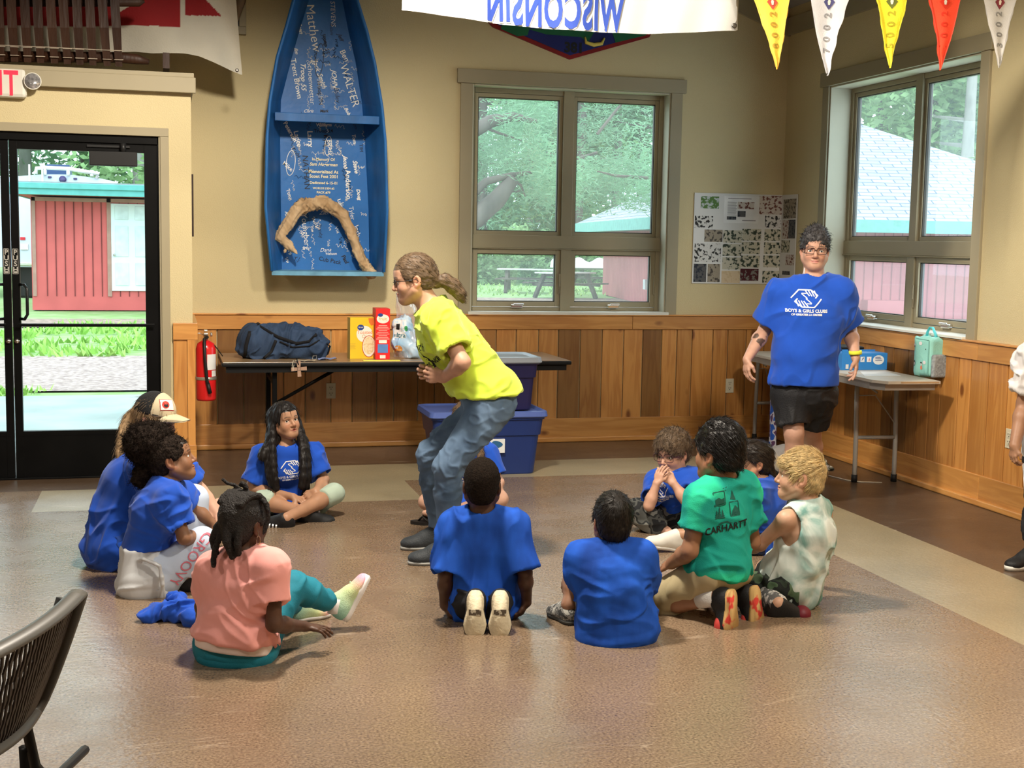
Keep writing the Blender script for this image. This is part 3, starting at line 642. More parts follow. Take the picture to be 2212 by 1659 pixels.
# floor with its lighter bands
def floor_mat(name, c, c2, rough):
    m = mat(name, c, rough, c2=c2, vs=110, detail=5, spec=.9, coat=0); N = m.node_tree.nodes; L = m.node_tree.links; b = N['Principled BSDF']
    src = b.inputs['Base Color'].links[0].from_socket; tc = N.new('ShaderNodeTexCoord')
    big = N.new('ShaderNodeTexNoise'); big.inputs['Scale'].default_value = 1.3; big.inputs['Detail'].default_value = 5; L.new(tc.outputs['Object'], big.inputs[0])
    mr = N.new('ShaderNodeMapRange'); mr.inputs[1].default_value = .3; mr.inputs[2].default_value = .7; mr.inputs[3].default_value = .82; mr.inputs[4].default_value = 1.15; L.new(big.outputs['Fac'], mr.inputs[0])
    sc = N.new('ShaderNodeVectorMath'); sc.operation = 'SCALE'; L.new(src, sc.inputs[0]); L.new(mr.outputs[0], sc.inputs['Scale'])
    out = sc.outputs[0]
    for k, (rot, s1) in enumerate(((.5, 1.0), (2.0, 1.25), (1.2, .8))):   # fine pale scratches
        mp = N.new('ShaderNodeMapping'); mp.inputs['Rotation'].default_value = (0, 0, rot); mp.inputs['Scale'].default_value = (1.1*s1, 15*s1, 1); mp.inputs['Location'].default_value = (k*3.3, k, 0); L.new(tc.outputs['Object'], mp.inputs[0])
        vo = N.new('ShaderNodeTexVoronoi'); vo.feature = 'DISTANCE_TO_EDGE'; vo.inputs['Scale'].default_value = 1.0; L.new(mp.outputs[0], vo.inputs[0])
        r1 = N.new('ShaderNodeMapRange'); r1.inputs[1].default_value = .004; r1.inputs[2].default_value = .012; r1.inputs[3].default_value = 1; r1.inputs[4].default_value = 0; L.new(vo.outputs['Distance'], r1.inputs[0])
        nn = N.new('ShaderNodeTexNoise'); nn.inputs['Scale'].default_value = 1.9+k; L.new(tc.outputs['Object'], nn.inputs[0])
        r2 = N.new('ShaderNodeMapRange'); r2.inputs[1].default_value = .56; r2.inputs[2].default_value = .66; r2.inputs[4].default_value = .28; L.new(nn.outputs['Fac'], r2.inputs[0])
        mu = N.new('ShaderNodeMath'); mu.operation = 'MULTIPLY'; L.new(r1.outputs[0], mu.inputs[0]); L.new(r2.outputs[0], mu.inputs[1])
        mx = N.new('ShaderNodeMix'); mx.data_type = 'RGBA'; mx.inputs[7].default_value = (.50, .40, .30, 1); L.new(mu.outputs[0], mx.inputs[0]); L.new(out, mx.inputs[6]); out = mx.outputs[2]
    L.new(out, b.inputs['Base Color'])
    n3 = N.new('ShaderNodeTexNoise'); n3.inputs['Scale'].default_value = 5; n3.inputs['Detail'].default_value = 6; L.new(tc.outputs['Object'], n3.inputs[0])
    rr = N.new('ShaderNodeMapRange'); rr.inputs[3].default_value = rough-.07; rr.inputs[4].default_value = rough+.10; L.new(n3.outputs['Fac'], rr.inputs[0]); L.new(rr.outputs[0], b.inputs['Roughness'])
    n4 = N.new('ShaderNodeTexNoise'); n4.inputs['Scale'].default_value = 38; n4.inputs['Detail'].default_value = 3; L.new(tc.outputs['Object'], n4.inputs[0])
    bp = N.new('ShaderNodeBump'); bp.inputs['Strength'].default_value = .13; bp.inputs['Distance'].default_value = .01; L.new(n4.outputs['Fac'], bp.inputs['Height']); L.new(bp.outputs[0], b.inputs['Normal']); return m
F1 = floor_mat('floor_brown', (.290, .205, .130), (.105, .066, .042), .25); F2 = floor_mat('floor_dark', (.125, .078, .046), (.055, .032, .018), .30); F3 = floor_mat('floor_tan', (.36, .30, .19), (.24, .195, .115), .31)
xs = sorted({-7, -.75, .75, 1.48, 3.27, 3.9, 4.9}); ys = sorted({-3.5, 7.66, 8.30, 8.93, 9.8})
mb = MB()
for i in range(len(xs)-1):
    for j in range(len(ys)-1):
        x, y = (xs[i]+xs[i+1])/2, (ys[j]+ys[j+1])/2
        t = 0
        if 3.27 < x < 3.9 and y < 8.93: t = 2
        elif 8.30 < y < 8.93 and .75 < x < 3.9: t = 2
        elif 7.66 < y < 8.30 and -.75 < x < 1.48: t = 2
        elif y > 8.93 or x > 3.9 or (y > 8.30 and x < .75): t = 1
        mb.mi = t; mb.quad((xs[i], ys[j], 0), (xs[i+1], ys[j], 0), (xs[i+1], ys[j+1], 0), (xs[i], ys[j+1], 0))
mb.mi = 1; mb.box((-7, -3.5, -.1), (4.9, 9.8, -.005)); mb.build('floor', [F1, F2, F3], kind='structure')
# walls
w = MB(); w.box((BX, D, 0), (2.235, D+.17, 6)); w.box((3.83, D, 0), (RX+.2, D+.17, 6)); w.box((2.235, D, 0), (3.83, D+.17, 1.01)); w.box((2.235, D, 2.735), (3.83, D+.17, 6)); w.box((-7, D, 2.5), (BX, D+.17, 6)); w.build('wall_back', M_wall, kind='structure')
w = MB(); w.box((RX, 9.05, 0), (RX+.24, D, 3.6)); w.box((RX, -3.5, 0), (RX+.24, 7.145, 3.6)); w.box((RX, 7.145, 0), (RX+.24, 9.05, 1.005)); w.box((RX, 7.145, 2.755), (RX+.24, 9.05, 3.6)); w.build('wall_right', M_wall, kind='structure')
w = MB(); w.box((-.04, DL, 0), (BX, DL+.12, 2.5)); w.box((-7, DL, 2.19), (-.04, DL+.12, 2.5)); w.box((-7, DL, 0), (-1.93, DL+.12, 2.19)); w.box((BX-.12, DL+.12, 0), (BX, D+.17, 2.5)); w.build('wall_left', M_wall, kind='structure')
M_wf = mat('dark_unseen_wall', (.22, .15, .09), .7, var=.2, vs=2); box('wall_side', (-7.2, -3.5, 0), (-7, D, 6), M_wf, kind='structure'); box('wall_front', (-7, -3.7, 0), (RX+.2, -3.5, 6), M_wf, kind='structure')  # unseen walls, given a dark tone to cut bounced light and raise contrast
w = MB(); zr = 3.37+4.9*.36; w.add([(RX+.3, -3.7, 3.34), (RX+.3, D+.2, 3.34), (-.1, D+.2, zr), (-.1, -3.7, zr), (RX+.3, -3.7, 3.5), (RX+.3, D+.2, 3.5), (-.1, D+.2, zr+.16), (-.1, -3.7, zr+.16)], [(0, 1, 2, 3), (7, 6, 5, 4), (0, 4, 5, 1), (3, 2, 6, 7), (0, 3, 7, 4), (1, 5, 6, 2)])
w.add([(-7.2, -3.7, 3.0), (-7.2, D+.2, 3.0), (-.1, D+.2, zr), (-.1, -3.7, zr), (-7.2, -3.7, 3.2), (-7.2, D+.2, 3.2), (-.1, D+.2, zr+.16), (-.1, -3.7, zr+.16)], [(3, 2, 1, 0), (4, 5, 6, 7), (0, 1, 5, 4), (0, 4, 7, 3), (1, 2, 6, 5)]); w.build('ceiling', M_ceil, kind='structure')
w = MB(); w.box((RX-.03, -3.5, 3.23), (RX, D, 3.36)); w.build('trim_1', M_trim, kind='structure')
w = MB(); w.add([(RX, D-.03, 3.36), (RX, D-.03, 3.22), (-.1, D-.03, zr-.15), (-.1, D-.03, zr), (RX, D, 3.36), (RX, D, 3.22), (-.1, D, zr-.15), (-.1, D, zr)], [(0, 1, 2, 3), (1, 5, 6, 2), (0, 3, 7, 4)]); w.build('trim_2', M_trim, kind='structure')
# wainscot
def paneling(n, axis, a0, a1, wallpos, into, m_up, m_rail, seed):
    rg = random.Random(seed); b = MB(); p = a0
    def bx(q, lo, hi, z0, z1, d, tone, ch=.002):
        q.tone = tone
        if axis == 0: q.box((lo, wallpos, z0), (hi, wallpos+into*d, z1), ch)
        else: q.box((wallpos, lo, z0), (wallpos+into*d, hi, z1), ch)
    while p < a1-.005:
        wd = min(rg.choice([.13, .16, .18, .185, .19]), a1-p); t = rg.choice([.42, .62, .75, .85, .95, 1.05, 1.12, 1.0, .9]); bx(b, p+.0035, p+wd-.0035, .17, .90, .018, (t, rg.random(), 0, 1), .004); p += wd
    b.build('trim_%d' % n, m_up, kind='structure', label='knotty pine wainscot boards')
    r = MB(); p = a0
    while p < a1-.01:
        q = min(p+rg.uniform(1.2, 2.4), a1); bx(r, p, q-.0015, .885, .992, .032, (rg.uniform(.9, 1.1), rg.random(), 0, 1), .003); p = q
    bx(r, a0, a1, .992, 1.004, .045, (1.15, .3, 0, 1), .003); r.build('trim_%d' % (n+1), m_rail, kind='structure', label='pine cap rail')
    r = MB(); p = a0
    while p < a1-.01:
        q = min(p+rg.uniform(1.6, 3), a1); bx(r, p, q-.0015, .03, .186, .028, (rg.uniform(.95, 1.1), rg.random(), 0, 1), .003); p = q
    bx(r, a0, a1, 0, .040, .052, (1.15, .6, 0, 1), .008); return r
paneling(3, 0, BX, RX, D, -1, WV, WX, 5).build('baseboard_back', WX, kind='structure')
paneling(5, 1, -3.5, D-.05, RX, -1, WV, WY, 9).build('baseboard_right', WY, kind='structure')
b = MB(); b.tone = (1.0, .2, 0, 1); b.box((.035, DL-.018, .2), (.12, DL, .90)); b.tone = (1.12, .7, 0, 1); b.box((.122, DL-.028, .2), (BX+.012, DL, .895)); b.build('trim_7', WV, kind='structure')
b = MB(); b.tone = (1.05, .4, 0, 1); b.box((.033, DL-.032, .89), (BX+.018, DL, .997), .002); b.box((BX, DL-.03, .89), (BX+.03, D, .997), .002); b.tone = (1.0, .5, 0, 1); b.box((.033, DL-.034, .0), (BX+.018, DL, .2), .002); b.tone = (1.15, .1, 0, 1); b.box((.033, DL-.05, 0), (BX+.03, DL, .035), .004); b.build('baseboard_left', WX, kind='structure')
# ledge of the entry
w = MB(); w.box((-7, DL-.03, 2.455), (BX+.012, D, 2.478)); w.box((-7, DL-.055, 2.455), (BX+.03, DL-.02, 2.552), .004); w.box((-7, DL-.04, 2.552), (BX+.02, D, 2.58), .003); w.build('trim_8', M_trim, kind='structure')
# windows
def window(n, axis, a0, a1, z0, z1, wallpos, into, depth, tz, setb):
    """axis 0: window in the back wall, 1: in the right wall; into points outdoors"""
    root = empty('window_%d' % n, (0, 0, 0)); root['kind'] = 'structure'
    def bx(q, lo, hi, za, zb, d0, d1, ch=.003):
        d0, d1 = wallpos+into*d0, wallpos+into*d1
        if axis == 0: q.box((lo, d0, za), (hi, d1, zb), ch)
        else: q.box((d0, lo, za), (d1, hi, zb), ch)
    t = MB(); bx(t, a0-.092, a0, z0-.01, z1, -.02, 0); bx(t, a1, a1+.092, z0-.01, z1, -.02, 0); bx(t, a0-.12, a1+.12, z1+.0005, z1+.105, -.03, 0); t.build('casing', M_trim, root)
    MJ = mat('painted_jamb', (.47, .44, .33), .5, var=.02)
    j = MB(); bx(j, a0, a0+.012, z0, z1, -.005, depth); bx(j, a1-.012, a1, z0, z1, -.005, depth); bx(j, a0+.013, a1-.013, z1-.012, z1, -.004, depth); j.build('jamb', MJ, root)
    s = MB(); bx(s, a0-.02 if axis == 0 else a0, a1+.02 if axis == 0 else a1, z0-.012, z0+.012, -.045, depth); s.build('sill', mat('pale_sill', (.70, .68, .60), .45, var=.03), root)
    f = MB(); mid = (a0+a1)/2; e = setb; ff = .035
    bx(f, a0+.012, a0+.012+ff, z0+.012, z1-.012, e, e+.07); bx(f, a1-.012-ff, a1-.012, z0+.012, z1-.012, e, e+.07); bx(f, a0+.013+ff, a1-.013-ff, z1-.012-ff, z1-.012, e+.001, e+.07); bx(f, a0+.013+ff, a1-.013-ff, z0+.012, z0+.012+ff*.8, e+.001, e+.07)
    bx(f, mid-.042, mid+.042, z0, z1, e-.01, e+.075); bx(f, a0+.012, a1-.012, tz-.05, tz+.05, e-.012, e+.075); bx(f, a0+.012, a1-.012, tz-.058, tz-.05, e-.022, e+.06); f.build('frame', M_trim, root)
    for sgn in (0, 1):
        lo, hi = (a0+.047, mid-.042) if sgn == 0 else (mid+.042, a1-.047)
        for up in (0, 1):
            za, zb = (z0+.045, tz-.058) if up == 0 else (tz+.05, z1-.05); sw = .038 if up == 0 else .030
            q = MB(); o = .004 if up == 0 else .012
            bx(q, lo, lo+sw, za, zb, e+o, e+.055); bx(q, hi-sw, hi, za, zb, e+o, e+.055); bx(q, lo+sw, hi-sw, za, za+sw, e+o+.001, e+.055, .001); bx(q, lo+sw, hi-sw, zb-sw, zb, e+o+.001, e+.055, .001); sash = q.build('sash', M_trim, root)
            tl = MB(); k = .006
            for (p0, p1, c0, c1) in ((lo+sw, lo+sw+k, za+sw, zb-sw), (hi-sw-k, hi-sw, za+sw, zb-sw), (lo+sw, hi-sw, za+sw, za+sw+k), (lo+sw, hi-sw, zb-sw-k, zb-sw)): bx(tl, p0, p1, c0, c1, e+.02, e+.05, 0)
            tl.build('gasket', mat('dark_gasket', (.05, .045, .035), .6), sash)
            g = MB(); bx(g, lo+sw, hi-sw, za+sw, zb-sw, e+.036, e+.037, 0) if False else None
            a_, b_, c_, d_ = [(lo+sw, za+sw), (hi-sw, za+sw), (hi-sw, zb-sw), (lo+sw, zb-sw)]
            P = [((x, wallpos+into*(e+.036), z) if axis == 0 else (wallpos+into*(e+.036), x, z)) for x, z in (a_, b_, c_, d_)]; MB().quad(*P).build('pane', M_glass if up else M_scr, sash)
            if up == 0:
                c = MB(); m0 = (lo+hi)/2; bx(c, m0-.048, m0+.048, za-.012, za+.018, e-.028, e+.004, .008); bx(c, m0-.03, m0+.052, za+.012, za+.026, e-.04, e-.022, .005); c.build('crank', mat('chrome', (.75, .74, .72), .18, 1, var=.03), root)
                c = MB(); bx(c, hi-.012, hi-.002, za+.16, za+.26, e-.016, e-.004, .003); bx(c, hi-.012, hi-.004, za+.10, za+.17, e-.01, e, .003); c.build('latch', mat('bronze_latch', (.30, .24, .15), .4, .4), root)
    return root
window(1, 0, 2.235, 3.83, 1.01, 2.735, D, 1, .17, 1.56, .115)
window(2, 1, 7.145, 9.05, 1.005, 2.755, RX, 1, .24, 1.56, .165)
# entry doors
w = MB(); w.box((-.035, DL-.022, 0), (.018, DL, 2.178), .003); w.box((-2.0, DL-.0235, 2.1785), (.018, DL, 2.232), .003); w.box((-.045, DL-.012, 0), (-.035, DL+.1, 2.19)); w.build('trim_9', M_trim, kind='structure')
def door(n, x0, x1, hinge):
    r = empty('door_%d' % n); r['kind'] = 'structure'; y0, y1 = DL+.015, DL+.06; s = .052 if hinge > 0 else .052; g0, g1, gz0, gz1 = x0+.047, x1-.085, .305, 2.075
    if hinge < 0: g0, g1 = x0+.085, x1-.047
    f = MB(); f.box((x0, y0, .012), (g0, y1, 2.13), .002); f.box((g1, y0, .012), (x1, y1, 2.13), .002); f.box((g0, y0, .012), (g1, y1, gz0), 0); f.box((g0, y0, gz1), (g1, y1, 2.13), 0); f.box((g0, y0-.006, .97), (g1, y1, .985)); f.box((x0+.02, y0-.002, gz0-.03), (x1-.02, y0, gz0-.024)); f.build('door_leaf', M_black, r)
    p = MB(); p.quad((g0, y0+.02, gz0), (g1, y0+.02, gz0), (g1, y0+.02, gz1), (g0, y0+.02, gz1)); p.build('pane', M_door_glass, r)
    h = MB(); hx = g0+.0 if hinge > 0 else g1; d = .045 if hinge > 0 else -.045; h.tube([(hx, y0, 1.235), (hx+d*.6, y0-.03, 1.235), (hx+d, y0-.045, 1.21), (hx+d, y0-.045, 1.05), (hx+d*.6, y0-.03, 1.02), (hx, y0, 1.02)], .010, 10); h.build('handle', mat('black_pull', (.01, .01, .01), .25), r)
    h = MB(); h.box((x0+.03, y0-.05, .985), (x1-.03, y0-.03, .993), .004); h.build('push_rail', M_black, r)
    lk = MB(); lk.cyl((hx-d*.55, y0-.012, .88), (hx-d*.55, y0, .88), .016, 16); lk.build('lock_cylinder', mat('chrome', (0, 0, 0)), r)
    cx = x1-.27; c = MB(); c.box((cx-.145, y0-.05, 1.985), (cx+.145, y0, 2.075), .006); c.box((cx-.16, y0-.012, 2.10), (cx+.10, y0-.002, 2.115), .002); c.cyl((cx+.06, y0-.03, 2.07), (cx+.06, y0-.03, 2.13), .018, 12); c.build('door_closer', mat('closer_black', (.012, .012, .012), .45), r)
    t = MB(); lx = (x0+g0)/2 if hinge > 0 else (g1+x1)/2
    for i, ch in enumerate('PUSH'): flat_text(t, ch, .042, (lx, y0-.0015, 1.435-i*.036), (1, 0, 0), (0, 0, 1), .0, bold=.001)
    for a, b_ in (((-.017, 1.30), (.017, 1.303)), ((-.017, 1.455), (.017, 1.458)), ((-.017, 1.30), (-.0145, 1.458)), ((.0145, 1.30), (.017, 1.458)), ((-.012, 1.306), (.012, 1.318))): t.quad((lx+a[0], y0-.0015, a[1]), (lx+b_[0], y0-.0015, a[1]), (lx+b_[0], y0-.0015, b_[1]), (lx+a[0], y0-.0015, b_[1]))
    t.build('push_label', mat('label_grey', (.42, .40, .36), .5), r); return r
door(1, -.94, -.05, 1); door(2, -1.84, -.946, -1)
w = MB(); w.box((-1.93, DL, 2.13), (-.04, DL+.1, 2.19)); w.box((-.052, DL, 0), (-.035, DL+.1, 2.19)); w.box((-1.93, DL, 0), (-1.84, DL+.1, 2.19)); w.box((-1.93, DL-.02, 0), (-.04, DL+.12, .012), .003); w.build('trim_10', M_black, kind='structure')
# ================================================================== outdoors
GZ = -.08
def gmat(name, a, b_, sc, rough=.9, bump=.5): return mat(name, a, rough, c2=b_, vs=sc, detail=6, bump=bump, bs=sc*2.5, spec=.2)
G_grass = gmat('lawn', (.16, .30, .09), (.26, .36, .17), 3); G_grav = gmat('gravel', (.42, .35, .32), (.16, .12, .11), 16); G_walk = gmat('concrete_walk', (.30, .37, .36), (.20, .26, .25), 1.6, .45, .1); G_dirt = gmat('leaf_litter', (.34, .26, .22), (.14, .11, .08), 9)
g = MB()
def zone(i, x0, x1, y0, y1, z=GZ): g.mi = i; g.quad((x0, y0, z), (x1, y0, z), (x1, y1, z), (x0, y1, z))
zone(0, -40, 90, 8.9, 120, GZ-.02); zone(2, -14, 2.0, 8.9, 13.9, GZ+.01); zone(1, -30, 5, 14.4, 18.6, GZ); zone(3, -30, 4, 24.5, 27, GZ-.005); zone(3, 4, 45, 22, 38, GZ-.004)
g.build('ground', [G_grass, G_grav, G_walk, G_dirt], kind='structure')
def tufts(name, n, rect, hgt, m, label, seed=1):
    rg = np.random.default_rng(seed); mb = MB(); P = np.stack([rg.uniform(rect[0], rect[1], n), rg.uniform(rect[2], rect[3], n)], 1); keep = noise3(np.c_[P, np.zeros(n)], .9, seed) > -.25; P = P[keep]; vs = []; fs = []
    for x, y in P:
        a = rg.uniform(0, 3.14); h = hgt*rg.uniform(.5, 1.3); w = hgt*.35; dx, dy = math.cos(a)*w, math.sin(a)*w; lx, ly = rg.normal(0, h*.5, 2); b = len(vs)
        vs += [(x-dx, y-dy, GZ), (x+dx, y+dy, GZ), (x+lx, y+ly, GZ+h)]; fs.append((b, b+1, b+2))
    mb.v = vs; mb.f = fs; mb.m = [0]*len(fs); mb.sm = [False]*len(fs); mb.t = [(1, 0, 0, 1)]*len(vs); return mb.build(name, m, kind='stuff', label=label, cat='grass')
tufts('grass', 5200, (-6, 4, 18.4, 24.6), .12, mat('grass_blades', (.27, .50, .10), .7, var=.35, vs=2), 'bright green grass beyond the gravel outside the glass door')
tufts('grass', 900, (-5, 2, 13.9, 14.5), .07, mat('grass_blades', (0, 0, 0)), 'thin strip of grass along the wet concrete walk', 3)
tufts('grass', 3200, (6, 30, 39, 52), .10, mat('grass_far', (.30, .46, .15), .8, var=.3, vs=1), 'long grass around the picnic tables behind the back window', 5)
# red shed beyond the door
def shed():
    Y0 = 30.0; r = empty('shed', (0, Y0, GZ), 'red board shed with a teal fascia and a white door outside the glass entry', 'shed')
    X = lambda px, py=550: float(aty(px, py, Y0)[0]); Z = lambda py, px=180: float(aty(px, py, Y0)[2])
    red = mat('red_boards', (.52, .105, .10), .7, var=.1, vs=2); x0 = X(68); x1 = x0+7; zt = Z(428); zb = GZ
    w = MB(); w.box((x0, Y0, zb), (x1, Y0+4, zt)); o = w.build('wall', red, r)
    gr = MB(); xx = X(100)
    while xx < x1: gr.box((xx, Y0-.012, Z(640)), (xx+.02, Y0+.01, zt)); xx += X(120)-X(100)
    gr.build('board_joints', mat('joint_dark', (.16, .03, .03), .8), o)
    t = MB(); tm = mat('shed_trim', (.34, .20, .16), .7); t.box((X(70), Y0-.03, Z(640)), (X(78), Y0+.05, zt)); t.box((X(232), Y0-.03, Z(640)), (X(241), Y0+.05, zt)); t.box((X(70), Y0-.03, Z(436)), (x1, Y0+.02, Z(428))); t.build('corner_trim', tm, r)
    d = MB(); d.box((X(241), Y0-.04, Z(628)), (X(241)+.86, Y0, Z(438)), .01); dm = mat('white_door', (.62, .72, .72), .5, var=.03); dd = d.build('shed_door', dm, r)
    pn = MB(); dw = .86
    for cx in (.22, .64):
        for za, zb_ in ((.12, .62), (.75, 1.42), (1.55, 1.85)): pn.box((X(241)+cx*dw/.86-.14, Y0-.055, Z(628)+za), (X(241)+cx*dw/.86+.14, Y0-.035, Z(628)+zb_), .008)
    pn.build('door_panel', mat('white_door_panel', (.55, .65, .66), .5), dd)
    k = MB(); k.lathe([(0, 0), (.03, .0), (.03, .03), (0, .05)], (X(248), Y0-.05, Z(550)), 12, Matrix.Rotation(math.pi/2, 4, 'X')); k.build('knob', mat('chrome', (0, 0, 0)), dd)
    s = MB(); ox = X(38); s.box((ox, Y0-.75, Z(424)), (x1+.5, Y0+4.5, Z(416))); s.build('soffit', red, r)
    f = MB(); tl = mat('teal_paint', (.10, .36, .34), .55, var=.08); f.box((ox-.05, Y0-.80, Z(425)), (x1+.5, Y0-.72, Z(401)), .01); f.box((ox-.05, Y0-.84, Z(412)), (x1+.5, Y0-.80, Z(400)), .01); f.box((ox-.05, Y0-.8, Z(425)), (ox+.03, Y0+4.5, Z(401))); f.build('fascia', tl, r)
    q = MB(); q.box((ox, Y0-.75, Z(401)-.01), (x1+.5, Y0+4.5, Z(401)+.04)); q.build('roof', mat('roof_grey', (.25, .28, .28), .8), r)
shed()
def trailer():
    Y0 = 36.0; X = lambda px, py=400: float(aty(px, py, Y0)[0]); Z = lambda py, px=150: float(aty(px, py, Y0)[2])
    r = empty('camper', (X(60), Y0, GZ), 'white camper with a roof rack parked behind the red shed', 'camper'); wm = mat('camper_white', (.55, .62, .72), .4, var=.03); x0, x1 = X(-60), X(252)
    pts = [(x0, .7), (x1, .7), (x1, Z(390)), (X(220), Z(384)), (X(150), Z(377)), (X(95), Z(378)), (X(36), Z(384)), (X(-60), Z(396))]
    M = Matrix(((1, 0, 0, 0), (0, 0, -1, Y0), (0, 1, 0, 0), (0, 0, 0, 1))); b = MB(); b.prism(pts, -6, 0, M); b.build('body', wm, r)
    k = MB(); rm = mat('rack_white', (.8, .82, .82), .4)
    k.tube([(X(78), Y0-.05, Z(378)), (X(80), Y0-.05, Z(366)), (X(100), Y0-.05, Z(364)), (X(150), Y0-.05, Z(365)), (X(215), Y0-.05, Z(374)), (X(208), Y0-.05, Z(384))], .05, 6)
    for px in (98, 148, 199): k.tube([(X(px), Y0-.05, Z(380)), (X(px), Y0-.05, Z(366))], .045, 6)
    for px in (63, 91): k.box((X(px), Y0-.12, Z(398)), (X(px+3.5), Y0-.05, Z(358)))
    k.build('roof_rack', rm, r)
    v = MB(); v.box((X(97), Y0+.5, Z(378)), (X(148), Y0+1.5, Z(354)), .02); v.build('roof_box', mat('solar_blue', (.03, .06, .14), .3), r)
    for px, py in ((108, 384), (163, 386), (236, 396)): l = MB(); l.box((X(px-4), Y0-.06, Z(py+2)), (X(px+4), Y0, Z(py-2)), .01); l.build('marker_light', mat('marker_dark', (.05, .04, .12), .3), r)
    l = MB(); l.lathe([(0, 0), (.09, 0), (.09, .08), (0, .1)], (X(136), Y0, Z(388)), 14, Matrix.Rotation(math.pi/2, 4, 'X')); l.build('marker_light', mat('marker_dark', (.05, .04, .12), .3), r)
    s = MB(); s.box((X(41), Y0-.02, Z(520)), (X(52), Y0, Z(514)), 0); s.build('red_sticker', mat('sticker_red', (.6, .03, .04), .4), r)
    p = MB(); p.box((X(41), Y0-.03, Z(541)), (X(58), Y0, Z(529)), .005); pl = p.build('number_plate', mat('plate_white', (.75, .76, .74), .4), r)
    u = MB(); u.box((X(36), Y0-.08, Z(575)), (X(72), Y0+.02, Z(569)), .01); u.build('bumper', mat('chrome', (0, 0, 0)), r)
    wl = MB(); wl.box((X(20), Y0+.2, GZ), (X(75), Y0+1.5, .75), .05); wl.build('wheel', mat('tyre', (.02, .02, .02), .8), r)
trailer()
